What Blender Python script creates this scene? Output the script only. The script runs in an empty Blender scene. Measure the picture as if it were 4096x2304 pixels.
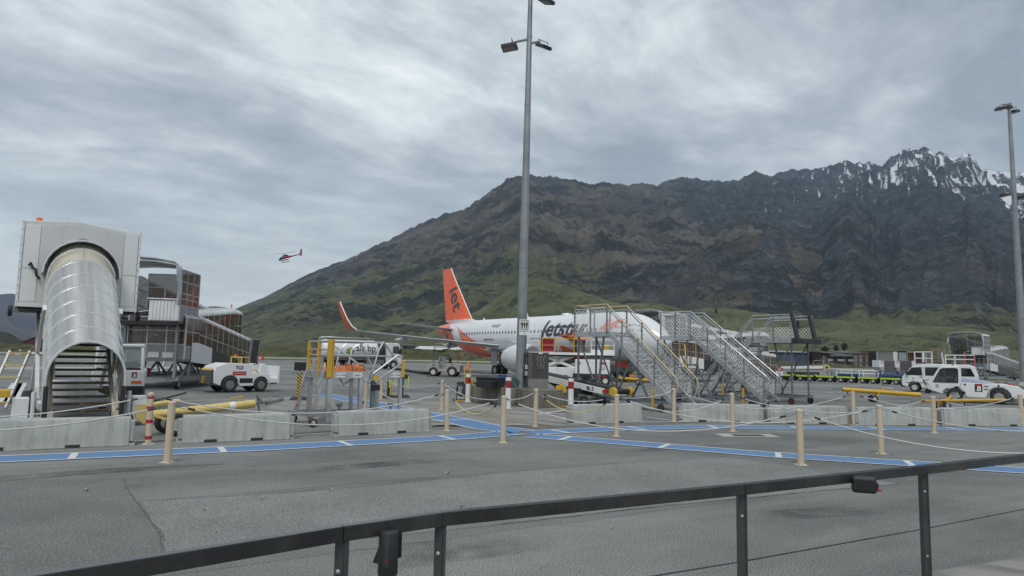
import bpy, bmesh, math, random
import numpy as np
from mathutils import Vector, Matrix, Quaternion
random.seed(7)
sc = bpy.context.scene
R_ = math.radians

# ------------------------------------------------------------------ camera
FPX = 2731.0                      # focal length in photo pixels (24 mm equivalent)
PITCH, ROLL = R_(5.71), R_(1.15)
CAM = Vector((0, 0, 1.9))
CF = Vector((0, math.cos(PITCH), math.sin(PITCH)))
_u0 = Vector((0, -math.sin(PITCH), math.cos(PITCH)))
CR = Vector((1, 0, 0)) * math.cos(ROLL) + _u0 * math.sin(ROLL)
CU = Vector((-1, 0, 0)) * math.sin(ROLL) + _u0 * math.cos(ROLL)
cam_d = bpy.data.cameras.new('camera')
cam_d.sensor_width = 36.0
cam_d.lens = 36.0 * FPX / 4096
cam_d.clip_start = 0.05
cam_d.clip_end = 60000
cam = bpy.data.objects.new('camera', cam_d)
sc.collection.objects.link(cam)
cam.matrix_world = Matrix(((CR.x, CU.x, -CF.x, CAM.x), (CR.y, CU.y, -CF.y, CAM.y), (CR.z, CU.z, -CF.z, CAM.z), (0, 0, 0, 1)))
sc.camera = cam

def ray(u, v): return CF + CR * ((u - 2048) / FPX) + CU * ((1152 - v) / FPX)
def G(u, v, z=0.0):               # survey: photo pixel -> point on the level z
    d = ray(u, v); return CAM + d * ((z - CAM.z) / d.z)
def T(u, v, Y):                   # survey: photo pixel -> point at distance Y
    d = ray(u, v); return CAM + d * (Y / d.y)

# ------------------------------------------------------------------ node helper
class NT:  
    def __init__(s, tree): s.t = tree
    def n(s, typ, ins=None, out=0, **kw):
        nd = s.t.nodes.new('ShaderNode' + typ)
        for k, v in kw.items(): setattr(nd, k, v)
        for k, v in (ins or {}).items():
            sk = nd.inputs[k]
            if isinstance(v, bpy.types.NodeSocket): s.t.links.new(v, sk)
            else: sk.default_value = v
        return nd.outputs[out] if len(nd.outputs) else None
    def math(s, op, a, b=0.0, c=0.0, clamp=False): return s.n('Math', {0: a, 1: b, 2: c}, operation=op, use_clamp=clamp)
    def vmath(s, op, a, b=(0, 0, 0)): return s.n('VectorMath', {0: a, 1: b}, operation=op)
    def mix(s, f, a, b, blend='MIX'):
        nd = s.t.nodes.new('ShaderNodeMix'); nd.data_type = 'RGBA'; nd.blend_type = blend
        for k, v in ((0, f), (6, a), (7, b)):
            if isinstance(v, bpy.types.NodeSocket): s.t.links.new(v, nd.inputs[k])
            else: nd.inputs[k].default_value = v if k == 0 else (*v[:3], 1)
        return nd.outputs[2]
    def ramp(s, f, stops):
        nd = s.t.nodes.new('ShaderNodeValToRGB'); cr = nd.color_ramp
        while len(cr.elements) < len(stops): cr.elements.new(0.5)
        for e, (p, c) in zip(cr.elements, stops):
            e.position = p; e.color = (c, c, c, 1) if isinstance(c, (int, float)) else (*c, 1)
        s.t.links.new(f, nd.inputs[0]); return nd.outputs[0]
    def noise(s, vec, scale, detail=4, rough=0.55, dist=0.0, out=0):
        return s.n('TexNoise', {'Vector': vec, 'Scale': scale, 'Detail': detail, 'Roughness': rough, 'Distortion': dist}, out=out)

# ------------------------------------------------------------------ world: overcast sky
SUN_EL, SUN_AZ = 60.0, 190.0      # degrees; azimuth clockwise from +Y
w = bpy.data.worlds.new('World'); sc.world = w; w.use_nodes = True
w.node_tree.nodes.clear(); nt = NT(w.node_tree)
sky = nt.n('TexSky', sky_type='NISHITA', sun_disc=False, sun_elevation=R_(SUN_EL), sun_rotation=R_(SUN_AZ), air_density=1.2, dust_density=2.0)
dirv = nt.n('TexCoord')
sep = w.node_tree.nodes.new('ShaderNodeSeparateXYZ'); w.node_tree.links.new(dirv, sep.inputs[0])
dx, dy, dz = sep.outputs
zc = nt.math('ADD', nt.math('MAXIMUM', dz, 0.0), 0.16)
P = nt.n('CombineXYZ', {0: nt.math('DIVIDE', dx, zc), 1: nt.math('DIVIDE', dy, zc), 2: 0.0})
# the cloud deck: streets of stratocumulus running obliquely overhead
rot = nt.n('VectorRotate', {'Vector': P, 'Angle': R_(-40)}, rotation_type='Z_AXIS')
wv = nt.n('TexNoise', {'Vector': rot, 'Scale': 0.9, 'Detail': 2.0}, out=1)
rot = nt.vmath('ADD', rot, nt.vmath('MULTIPLY', nt.vmath('SUBTRACT', wv, (0.5, 0.5, 0.5)), (0.5, 0.5, 0)))
st = nt.vmath('MULTIPLY', rot, (0.82, 1.05, 1.0))
big = nt.noise(nt.vmath('ADD', st, (4.6, 1.7, 0)), 0.55, 2, 0.45)
mid = nt.noise(nt.vmath('ADD', st, (8.3, 2.2, 0)), 1.7, 5, 0.52)
fine = nt.noise(nt.vmath('ADD', st, (1.7, 5.1, 0)), 5.6, 9, 0.62)
d1 = nt.math('ADD', nt.math('MULTIPLY', big, 0.42), nt.math('ADD', nt.math('MULTIPLY', mid, 0.38), nt.math('MULTIPLY', fine, 0.25)))
cl = nt.ramp(d1, [(0.37, (8.2, 8.7, 8.8)), (0.44, (6.1, 6.6, 6.8)), (0.49, (4.55, 5.0, 5.3)), (0.54, (3.4, 3.8, 4.2)), (0.605, (2.35, 2.7, 3.15))])
# towards the horizon the deck thins to an even pale veil
hz = nt.ramp(dz, [(0.0, 0.75), (0.10, 0.55), (0.26, 0.12), (0.5, 0.0)])
cl = nt.mix(hz, cl, (6.2, 6.7, 6.7))
# below the horizon: dull ground tone so nothing glows from beneath
skyc = nt.mix(0.96, sky, cl)
bg = nt.n('Background', {'Color': skyc, 'Strength': 0.1})
nt.n('OutputWorld', {'Surface': bg})

sun_d = bpy.data.lights.new('sun', 'SUN'); sun_d.energy = 1.5; sun_d.angle = R_(22); sun_d.color = (1.0, 0.97, 0.92)
sun = bpy.data.objects.new('sun', sun_d); sc.collection.objects.link(sun)
_sd = Vector((math.sin(R_(SUN_AZ)) * math.cos(R_(SUN_EL)), math.cos(R_(SUN_AZ)) * math.cos(R_(SUN_EL)), math.sin(R_(SUN_EL))))
sun.rotation_euler = (-_sd).to_track_quat('-Z', 'Y').to_euler()
sun.location = (0, 0, 60)

vs = sc.view_settings
vs.view_transform = 'Standard'; vs.look = 'None'; vs.gamma = 1.0; vs.exposure = 0.42
sc.cycles.max_bounces = 6; sc.cycles.volume_bounces = 0; sc.cycles.transparent_max_bounces = 16
sc.cycles.use_denoising = True; sc.cycles.denoising_prefilter = 'FAST'
sc.cycles.caustics_reflective = False; sc.cycles.caustics_refractive = False

# ------------------------------------------------------------------ materials
MATS = {}
def S(r, g, b): return tuple(((c / 255 + 0.055) / 1.055) ** 2.4 if c > 10 else c / 255 / 12.92 for c in (r, g, b))
def mat(name, col=(0.5, 0.5, 0.5), rough=0.5, metal=0.0, var=0.12, scale=2.0, bump=0.0, bscale=60.0, dirt=0.0, dcol=(0.12, 0.11, 0.10), streak=False, coat=0.0, alpha=1.0, trans=0.0, emit=None, spec=0.5):
    if name in MATS: return MATS[name]
    m = bpy.data.materials.new(name); m.use_nodes = True; m.node_tree.nodes.clear(); t = NT(m.node_tree)
    co = t.vmath('ADD', t.n('TexCoord', out=3), t.n('CombineXYZ', {0: t.math('MULTIPLY', t.n('ObjectInfo', out=5), 41.0), 1: t.math('MULTIPLY', t.n('ObjectInfo', out=5), 23.0)}))
    n1 = t.noise(co, scale, 5, 0.6)
    f = t.ramp(n1, [(0.3, 0.0), (0.7, 1.0)])
    c = t.mix(f, [x * (1 - var) for x in col], [min(1, x * (1 + var)) for x in col])
    if dirt:
        v2 = t.vmath('MULTIPLY', co, (6, 6, 0.7) if streak else (1, 1, 1))
        n2 = t.noise(v2, scale * 1.7, 6, 0.65)
        c = t.mix(t.math('MULTIPLY', t.ramp(n2, [(0.45, 0.0), (0.75, 1.0)]), dirt), c, dcol)
    rr = t.math('ADD', rough, t.math('MULTIPLY', t.math('SUBTRACT', n1, 0.5), 0.25), clamp=True)
    ins = {'Base Color': c, 'Roughness': rr, 'Metallic': metal, 'Coat Weight': coat, 'Alpha': alpha, 'Transmission Weight': trans, 'Specular IOR Level': spec}
    if emit: ins['Emission Color'] = (*emit[:3], 1); ins['Emission Strength'] = emit[3]
    if bump:
        nb = t.noise(co, bscale, 3, 0.6)
        ins['Normal'] = t.n('Bump', {'Strength': bump, 'Distance': 0.02, 'Height': nb})
    t.n('OutputMaterial', {'Surface': t.n('BsdfPrincipled', ins)})
    MATS[name] = m; return m
def pmat(name, build):            # free-form material
    if name in MATS: return MATS[name]
    m = bpy.data.materials.new(name); m.use_nodes = True; m.node_tree.nodes.clear(); t = NT(m.node_tree)
    ins = build(t); t.n('OutputMaterial', {'Surface': ins if isinstance(ins, bpy.types.NodeSocket) else t.n('BsdfPrincipled', ins)})
    MATS[name] = m; return m

# ------------------------------------------------------------------ mesh helper
def basis(d):
    d = Vector(d).normalized(); up = Vector((0, 0, 1)) if abs(d.z) < 0.95 else Vector((1, 0, 0))
    a = d.cross(up).normalized(); return a, a.cross(d).normalized(), d
class MB:
    def __init__(s): s.v = []; s.f = []
    def add(s, vs_, fs): o = len(s.v); s.v += [tuple(p) for p in vs_]; s.f += [tuple(i + o for i in f) for f in fs]; return s
    def box(s, x0, x1, y0, y1, z0, z1): 
        return s.add([(x0, y0, z0), (x1, y0, z0), (x1, y1, z0), (x0, y1, z0), (x0, y0, z1), (x1, y0, z1), (x1, y1, z1), (x0, y1, z1)],
                     [(0, 3, 2, 1), (4, 5, 6, 7), (0, 1, 5, 4), (1, 2, 6, 5), (2, 3, 7, 6), (3, 0, 4, 7)])
    def hexa(s, b, t): return s.add(list(b) + list(t), [(0, 3, 2, 1), (4, 5, 6, 7), (0, 1, 5, 4), (1, 2, 6, 5), (2, 3, 7, 6), (3, 0, 4, 7)])
    def bar(s, p, q, w, h=None, up=None):
        p, q = Vector(p), Vector(q); h = h or w; a, b, d = basis(q - p)
        if up is not None: b = Vector(up); a = d.cross(b).normalized(); b = a.cross(d).normalized()
        a = a * w / 2; b = b * h / 2
        return s.hexa([p - a - b, p + a - b, p + a + b, p - a + b], [q - a - b, q + a - b, q + a + b, q - a + b])
    def cyl(s, p, q, r, r2=None, n=10, cap=True):
        p, q = Vector(p), Vector(q); r2 = r if r2 is None else r2; a, b, d = basis(q - p); o = []
        for c, rr in ((p, r), (q, r2)):
            for i in range(n): t = 2 * math.pi * i / n; o.append(c + (a * math.cos(t) + b * math.sin(t)) * rr)
        fs = [(i, (i + 1) % n, n + (i + 1) % n, n + i) for i in range(n)]
        if cap: fs += [tuple(range(n))[::-1], tuple(range(n, 2 * n))]
        return s.add(o, fs)
    def path(s, pts, r, n=6, closed=False):
        pts = [Vector(p) for p in pts]; o = []; m = len(pts); pb = None
        for k, p in enumerate(pts):
            if closed: d = pts[(k + 1) % m] - pts[k - 1]
            else: d = pts[min(k + 1, m - 1)] - pts[max(k - 1, 0)]
            a, b, d = basis(d)
            if pb is not None:
                a = (pb - d * pb.dot(d)); a = a.normalized() if a.length > 1e-5 else basis(d)[0]; b = a.cross(d)
            pb = a
            for i in range(n): t = 2 * math.pi * i / n; o.append(p + (a * math.cos(t) + b * math.sin(t)) * r)
        fs = []
        for k in range(m if closed else m - 1):
            A = k * n; B = ((k + 1) % m) * n
            fs += [(A + i, A + (i + 1) % n, B + (i + 1) % n, B + i) for i in range(n)]
        if not closed: fs += [tuple(range(n))[::-1], tuple(range((m - 1) * n, m * n))]
        return s.add(o, fs)
    def prism(s, poly, y0, y1, ax='y'):   # polygon in (x,z) [ax y], (x,y) [ax z] or (y,z) [ax x], extruded
        def mk(a, b, t): return (a, t, b) if ax == 'y' else ((a, b, t) if ax == 'z' else (t, a, b))
        n = len(poly); o = [mk(a, b, y0) for a, b in poly] + [mk(a, b, y1) for a, b in poly]
        return s.add(o, [tuple(range(n)), tuple(range(2 * n - 1, n - 1, -1))] + [(i, n + i, n + (i + 1) % n, (i + 1) % n) for i in range(n)])
    def poly3(s, pts, th, nrm=None):      # flat polygon in space with a thickness
        pts = [Vector(p) for p in pts]
        nv = Vector(nrm) if nrm is not None else (pts[1] - pts[0]).cross(pts[2] - pts[0])
        nv = nv.normalized() * th; n = len(pts)
        return s.add(pts + [p + nv for p in pts], [tuple(range(n))[::-1], tuple(range(n, 2 * n))] + [(i, (i + 1) % n, n + (i + 1) % n, n + i) for i in range(n)])
    def lathe(s, prof, c, axis, n=20):    # prof: (offset along axis, radius)
        c = Vector(c); a, b, d = basis(axis); o = []
        for (h, r) in prof:
            for i in range(n): t = 2 * math.pi * i / n; o.append(c + d * h + (a * math.cos(t) + b * math.sin(t)) * r)
        m = len(prof); fs = []
        for k in range(m - 1): fs += [(k * n + i, k * n + (i + 1) % n, (k + 1) * n + (i + 1) % n, (k + 1) * n + i) for i in range(n)]
        fs += [tuple(range(n))[::-1], tuple(range((m - 1) * n, m * n))]
        return s.add(o, fs)
    def quad(s, a, b, c, d): return s.add([a, b, c, d], [(0, 1, 2, 3)])
    def sphere(s, c, r, n=10, m=7, sc_=(1, 1, 1)):
        o = []; c = Vector(c)
        for j in range(m + 1):
            ph = math.pi * j / m
            for i in range(n): t = 2 * math.pi * i / n; o.append(c + Vector((math.sin(ph) * math.cos(t) * sc_[0], math.sin(ph) * math.sin(t) * sc_[1], math.cos(ph) * sc_[2])) * r)
        return s.add(o, [(j * n + i, (j + 1) * n + i, (j + 1) * n + (i + 1) % n, j * n + (i + 1) % n) for j in range(m) for i in range(n)])
    def xf(s, M): s.v = [tuple(M @ Vector(p)) for p in s.v]; return s
    def build(s, name, m, parent=None, smooth=30, bev=0.0, seg=2, world=False):
        if world and parent is not None: s.xf(inv(parent))
        me = bpy.data.meshes.new(name); me.from_pydata(s.v, [], s.f); 
        bm = bmesh.new(); bm.from_mesh(me); bmesh.ops.recalc_face_normals(bm, faces=bm.faces); bm.to_mesh(me); bm.free()
        return link(name, me, m, parent, smooth, bev, seg)
def link(name, me, m, parent=None, smooth=30, bev=0.0, seg=2):
    if m is not None: me.materials.append(m if not isinstance(m, str) else MATS[m])
    if smooth:
        me.polygons.foreach_set('use_smooth', [True] * len(me.polygons)); me.set_sharp_from_angle(angle=R_(smooth))
    o = bpy.data.objects.new(name, me); sc.collection.objects.link(o)
    if parent is not None: o.parent = parent
    if bev:
        b = o.modifiers.new('bevel', 'BEVEL'); b.width = bev; b.segments = seg; b.limit_method = 'ANGLE'; b.angle_limit = R_(40); b.harden_normals = False
    return o
def inv(o):                              # world -> local of a (possibly nested) thing
    M = o.matrix_basis.copy(); p = o.parent
    while p is not None: M = p.matrix_basis @ M; p = p.parent
    return M.inverted()
def tag(o, label, cat, group=None, kind=None):
    if label: o['label'] = label
    if cat: o['category'] = cat
    if group: o['group'] = group
    if kind: o['kind'] = kind
    return o
def thing(name, label, cat, loc=(0, 0, 0), rz=0.0, group=None, scale=1.0):
    o = bpy.data.objects.new(name, None); sc.collection.objects.link(o); o.empty_display_size = 0.2
    o.location = loc; o.rotation_euler = (0, 0, rz); o.scale = (scale,) * 3
    return tag(o, label, cat, group)
def struct(name, mb, m, parent=None, smooth=0):
    o = mb.build(name, m, parent, smooth)
    if parent is None: o['kind'] = 'structure'
    return o
def clone(root, loc=None, rz=None, label=None, parent=None):
    c = root.copy(); sc.collection.objects.link(c)
    if parent is not None: c.parent = parent
    if loc is not None: c.location = loc
    if rz is not None: c.rotation_euler = (0, 0, rz)
    if label: c['label'] = label
    for ch in list(root.children): clone(ch, parent=c)
    return c
def twin(o, parent=None, loc=None):      # one more alike piece sharing mesh data
    c = o.copy(); sc.collection.objects.link(c)
    if parent is not None: c.parent = parent
    if loc is not None: c.location = loc
    return c
def text_mesh(s, size=1.0, bold=0.0, shear=0.0, align='CENTER', th=0.0, space=1.0):
    cu = bpy.data.curves.new('lettering', 'FONT'); cu.body = s; cu.size = size; cu.offset = bold; cu.shear = shear
    cu.align_x = align; cu.align_y = 'CENTER'; cu.extrude = th; cu.space_character = space; cu.resolution_u = 3
    o = bpy.data.objects.new('lettering', cu); sc.collection.objects.link(o)
    dg = bpy.context.evaluated_depsgraph_get(); dg.update()
    me = bpy.data.meshes.new_from_object(o.evaluated_get(dg)); bpy.data.objects.remove(o); bpy.data.curves.remove(cu); me.materials.clear()
    return me
def text(s, size, M, m, parent, name='lettering', bold=0.0, shear=0.0, align='CENTER', th=0.002, space=1.0):
    me = text_mesh(s, size, bold, shear, align, th, space); me.transform(M)
    return link(name, me, m, parent, 0)
def frame(o, x, y):                      # matrix that lays text with x-direction and y-direction at o
    x = Vector(x).normalized(); y = Vector(y).normalized(); z = x.cross(y).normalized(); y = z.cross(x)
    return Matrix(((x.x, y.x, z.x, o[0]), (x.y, y.y, z.y, o[1]), (x.z, y.z, z.z, o[2]), (0, 0, 0, 1)))
def yaw(v): return math.atan2(v[1], v[0])
# ------------------------------------------------------------------ numpy noise for terrain
_rng = np.random.RandomState(3); _perm = _rng.permutation(512); _perm = np.concatenate([_perm, _perm]); _gr = _rng.rand(512) * 2 * np.pi
def perlin(x, y):
    xi = np.floor(x).astype(int); yi = np.floor(y).astype(int); xf = x - xi; yf = y - yi
    u = xf * xf * xf * (xf * (xf * 6 - 15) + 10); v = yf * yf * yf * (yf * (yf * 6 - 15) + 10)
    def g(ix, iy, dx, dy): h = _gr[_perm[(_perm[ix & 511] + iy) & 511] & 511]; return np.cos(h) * dx + np.sin(h) * dy
    a = g(xi, yi, xf, yf); b = g(xi + 1, yi, xf - 1, yf); c = g(xi, yi + 1, xf, yf - 1); d = g(xi + 1, yi + 1, xf - 1, yf - 1)
    return (a + u * (b - a) + v * (c - a + u * (a - b - c + d))) * 1.5
def fbm(x, y, o=5, g=0.5):
    s = 0; a = 1.0
    for k in range(o): s = s + a * perlin(x * 2 ** k + 17 * k, y * 2 ** k + 31 * k); a *= g
    return s
def ridged(x, y, o=5, g=0.5):
    s = 0; a = 1.0; w = 1.0
    for k in range(o):
        n = 1 - np.abs(perlin(x * 2 ** k + 7 * k, y * 2 ** k + 11 * k)); n = n * n * w; w = np.clip(n * 1.6, 0, 1); s = s + a * n; a *= g
    return s
def skyline(pts):
    az, el = [], []
    for u, v in pts:
        d = ray(u, v); az.append(math.atan2(d.x, d.y)); el.append(d.z / math.hypot(d.x, d.y))
    return np.array(az), np.array(el)
def grid_mesh(name, X, Y, Z, m, attrs=None):
    ny, nx = X.shape; me = bpy.data.meshes.new(name)
    co = np.stack([X, Y, Z], -1).reshape(-1, 3)
    i = np.arange(ny * nx).reshape(ny, nx); q = np.stack([i[:-1, :-1], i[:-1, 1:], i[1:, 1:], i[1:, :-1]], -1).reshape(-1, 4)
    me.vertices.add(len(co)); me.vertices.foreach_set('co', co.ravel()); me.loops.add(q.size); me.loops.foreach_set('vertex_index', q.ravel())
    me.polygons.add(len(q)); me.polygons.foreach_set('loop_start', np.arange(len(q)) * 4); me.update(calc_edges=True)
    if attrs is not None:
        at = me.color_attributes.new('zone', 'FLOAT_COLOR', 'POINT'); at.data.foreach_set('color', np.concatenate([attrs, np.ones(attrs.shape[:2] + (1,))], -1).ravel().astype(np.float32))
    me.polygons.foreach_set('use_smooth', [True] * len(q)); me.materials.append(m)
    o = bpy.data.objects.new(name, me); sc.collection.objects.link(o); o['kind'] = 'structure'; return o
def sstep(a, b, x): t = np.clip((x - a) / (b - a), 0, 1); return t * t * (3 - 2 * t)

def m_mountain(t):
    pos = t.n('NewGeometry'); z_ = t.n('VertexColor', layer_name='zone')
    sp = t.t.nodes.new('ShaderNodeSeparateColor'); t.t.links.new(z_, sp.inputs[0])
    g, dk, sn = sp.outputs
    n1 = t.noise(pos, 0.004, 8, 0.65); n2 = t.noise(t.vmath('MULTIPLY', pos, (1, 1, 0.6)), 0.03, 6, 0.7); n3 = t.noise(pos, 0.011, 6, 0.7, 1.0)
    brown = t.mix(t.ramp(n1, [(0.38, 0.0), (0.62, 1.0)]), (0.036, 0.033, 0.030), (0.150, 0.130, 0.106))
    rock = t.mix(t.ramp(n2, [(0.38, 0.0), (0.62, 1.0)]), (0.017, 0.021, 0.027), (0.078, 0.084, 0.094))
    green = t.mix(t.ramp(n3, [(0.36, 0.0), (0.62, 1.0)]), (0.056, 0.064, 0.036), (0.145, 0.150, 0.080))
    c = t.mix(t.ramp(t.math('ADD', dk, t.math('MULTIPLY', t.math('SUBTRACT', n2, 0.5), 1.1)), [(0.40, 0.0), (0.60, 1.0)]), brown, rock)
    c = t.mix(t.ramp(t.math('ADD', g, t.math('MULTIPLY', t.math('SUBTRACT', n3, 0.5), 1.2)), [(0.38, 0.0), (0.62, 1.0)]), c, green)
    scrub = t.math('ADD', t.math('MULTIPLY', t.noise(t.vmath('MULTIPLY', pos, (1, 1, 1.8)), 0.0042, 4, 0.6, 0.8), 0.55), t.math('MULTIPLY', t.noise(t.vmath('MULTIPLY', pos, (1, 1, 1.6)), 0.028, 8, 0.78, 0.3), 0.45))
    c = t.mix(t.math('MULTIPLY', t.ramp(scrub, [(0.505, 0.0), (0.53, 1.0)]), 0.85), c, (0.019, 0.022, 0.022))
    scr = t.noise(t.vmath('MULTIPLY', pos, (1.0, 1.0, 0.22)), 0.022, 8, 0.7, 0.8)
    c = t.mix(t.math('MULTIPLY', t.ramp(scr, [(0.575, 0.0), (0.62, 1.0)]), 0.55), c, (0.17, 0.155, 0.135))
    nS = t.noise(t.vmath('MULTIPLY', pos, (1, 1, 0.6)), 0.07, 6, 0.75, 0.5)
    c = t.mix(t.ramp(t.math('ADD', sn, t.math('MULTIPLY', t.math('SUBTRACT', nS, 0.5), 3.0)), [(0.54, 0.0), (0.66, 1.0)]), c, (0.78, 0.80, 0.84))
    hgt = t.math('ADD', t.noise(pos, 0.012, 8, 0.7), t.math('MULTIPLY', n2, 0.5))
    return {'Base Color': c, 'Roughness': 0.95, 'Specular IOR Level': 0.1, 'Normal': t.n('Bump', {'Strength': 1.0, 'Distance': 34.0, 'Height': hgt})}
MT = pmat('mountain_ground', m_mountain)

SKY_MAIN = [(-700,1425),(0,1414),(300,1410),(450,1400),(600,1375),(700,1335),(860,1270),(973,1220),(1065,1184),(1157,1134),(1243,1091),(1322,1058),(1402,1032),(1481,992),(1560,956),(1613,926),(1679,893),(1751,867),(1784,850),(1850,840),(1890,814),(1929,788),(1982,751),(2022,718),(2048,706),(2088,702),(2121,695),(2167,703),(2220,704),(2246,715),(2299,716),(2352,735),(2418,729),(2510,740),(2570,728),(2630,740),(2676,721),(2729,704),(2759,714),(2792,709),(2821,723),(2887,719),(2940,724),(2973,711),(3022,681),(3058,696),(3085,699),(3167,675),(3197,678),(3282,671),(3348,652),(3391,638),(3417,652),(3437,643),(3453,655),(3486,645),(3523,661),(3572,625),(3618,592),(3657,596),(3694,581),(3730,599),(3740,612),(3760,600),(3796,622),(3835,629),(3858,607),(3888,622),(3924,671),(3960,681),(4013,685),(4053,693),(4110,688),(4200,700),(4400,760),(4700,800),(5200,840)]
def massif(name, pts, r0, r1f, aspan, NA, NR, amp, seed, zone):
    az, el = skyline(pts); a = np.linspace(R_(aspan[0]), R_(aspan[1]), NA); tt = np.linspace(0, 1, NR) ** 0.85
    E = np.interp(a, az, el); E = E + 0.0024 * fbm(a * 130 + seed, a * 0 + 3.3, 4, 0.6) * sstep(0.05, 0.2, E)
    A, Tt = np.meshgrid(a, tt); r1 = r1f(a); Rg = r0 + (r1 - r0) * Tt; H = E * r1
    X0 = Rg * np.sin(A); Y0 = Rg * np.cos(A)
    Z = H * (Tt ** (1.2 + 0.2 * perlin(a * 8 + seed, a * 0 + 0.7)))
    env = np.clip(Tt, 0, 1) ** 0.8 * np.clip(1 - Tt, 0, 1) ** 0.5
    # spurs leave the crest at a slant and split downhill
    wx = 0.5 * fbm(A * 6 + seed, Tt * 2.0, 3); sl = (Tt - 0.5) * (1.6 + 1.2 * np.sin(A * 7 + seed))
    gul = ridged(A * 8 + wx + sl, Tt * 1.3 + wx, 4, 0.5) - 0.9
    gul2 = ridged(A * 26 + wx * 3 - sl * 1.8, Tt * 4.2 + wx * 2, 4, 0.55) - 0.9
    iso = ridged(X0 / 520 + seed, Y0 / 520, 6, 0.56) - 0.9
    Z = Z + env * H * amp * (0.75 * gul + 0.34 * gul2 + 0.42 * iso) + 7 * fbm(X0 / 55, Y0 / 55, 4) * np.clip(Tt * 4, 0, 1) * np.clip((1 - Tt) * 8, 0.15, 1)
    Z = np.maximum(Z, -2.0); Z = np.minimum(Z, (E * Rg) * 0.985 + 0.015 * H * Tt ** 3)
    at = zone(A, Tt, X0, Y0, Z / 1000.0, gul, gul2, iso)
    bX = (r1 + 700) * np.sin(a); bY = (r1 + 700) * np.cos(a)
    return grid_mesh(name, np.vstack([X0, bX]), np.vstack([Y0, bY]), np.vstack([Z, np.zeros_like(a) - 4]), MT, np.concatenate([at, at[-1:]], 0))
def zone_main(A, Tt, X0, Y0, zr, gul, gul2, iso):
    n = fbm(X0 / 500, Y0 / 500, 4)
    green = sstep(0.46, 0.10, zr + 0.12 * n) * (1 - 0.95 * sstep(R_(4), R_(15), A) * sstep(0.03, 0.16, zr)) * 0.9
    dark = 0.22 + 0.16 * sstep(0.35, 1.0, zr) + 0.52 * sstep(R_(6), R_(24), A) - 0.20 * gul + 0.16 * n - 0.10 * iso
    nz = lambda v: (v - v.mean()) / v.std()
    hrel = Tt ** 1.2; g3 = nz(ridged(A * 150 + 1.2 * fbm(A * 30, Tt * 5, 3) + Tt * 7 * np.sin(A * 14), Tt * 7, 4, 0.6)); right = sstep(R_(15), R_(31), A)
    snow = -0.52 + 0.86 * sstep(0.24, 0.86, hrel) * right + 0.26 * sstep(R_(25), R_(32), A) * sstep(0.28, 0.6, hrel) - 0.36 * g3 - 0.12 * nz(gul2) - 0.08 * nz(iso)
    return np.stack([green, dark, snow * sstep(R_(12), R_(18), A) - 3.0 * (1 - sstep(0.30, 0.46, hrel))], -1)
def zone_spur(A, Tt, X0, Y0, zr, gul, gul2, iso):
    n = fbm(X0 / 300, Y0 / 300, 4); return np.stack([sstep(0.17, 0.03, zr + 0.04 * n) * 0.55, 0.17 - 0.2 * gul + 0.2 * n, zr * 0], -1)
massif('mountain', SKY_MAIN, 900.0, lambda a: 3600 + 2200 * sstep(R_(4), R_(28), a), (-46, 50), 1150, 300, 0.105, 0.0, zone_main)
massif('mountain_spur', [(2100,1420),(2300,1330),(2450,1210),(2600,1090),(2720,1000),(2850,915),(2930,880),(2992,868),(3060,890),(3150,928),(3275,983),(3360,1004),(3453,1030),(3580,1070),(3717,1114),(3900,1180),(4096,1262),(4300,1320),(4700,1400)], 850.0, lambda a: 2500 + 0 * a, (0, 48), 560, 170, 0.16, 4.7, zone_spur)

def m_hill(t):
    pos = t.n('NewGeometry'); n1 = t.noise(pos, 0.010, 6, 0.6, 0.6); n2 = t.math('ADD', t.math('MULTIPLY', t.noise(t.vmath('MULTIPLY', pos, (1, 1, 2)), 0.012, 4, 0.6, 0.6), 0.5), t.math('MULTIPLY', t.noise(t.vmath('MULTIPLY', pos, (1, 1, 2)), 0.075, 8, 0.75), 0.5))
    c = t.mix(t.ramp(n1, [(0.38, 0.0), (0.62, 1.0)]), (0.058, 0.070, 0.034), (0.118, 0.126, 0.064))
    c = t.mix(t.math('MULTIPLY', t.ramp(t.noise(pos, 0.02, 5, 0.6), [(0.5, 0.0), (0.7, 1.0)]), 0.6), c, (0.115, 0.098, 0.052))
    c = t.mix(t.math('MULTIPLY', t.ramp(n2, [(0.535, 0.0), (0.56, 1.0)]), 0.8), c, (0.026, 0.031, 0.022))
    return {'Base Color': c, 'Roughness': 0.95, 'Specular IOR Level': 0.1, 'Normal': t.n('Bump', {'Strength': 0.8, 'Distance': 3.0, 'Height': n2})}
HM = pmat('foothill_grass', m_hill)
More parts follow.
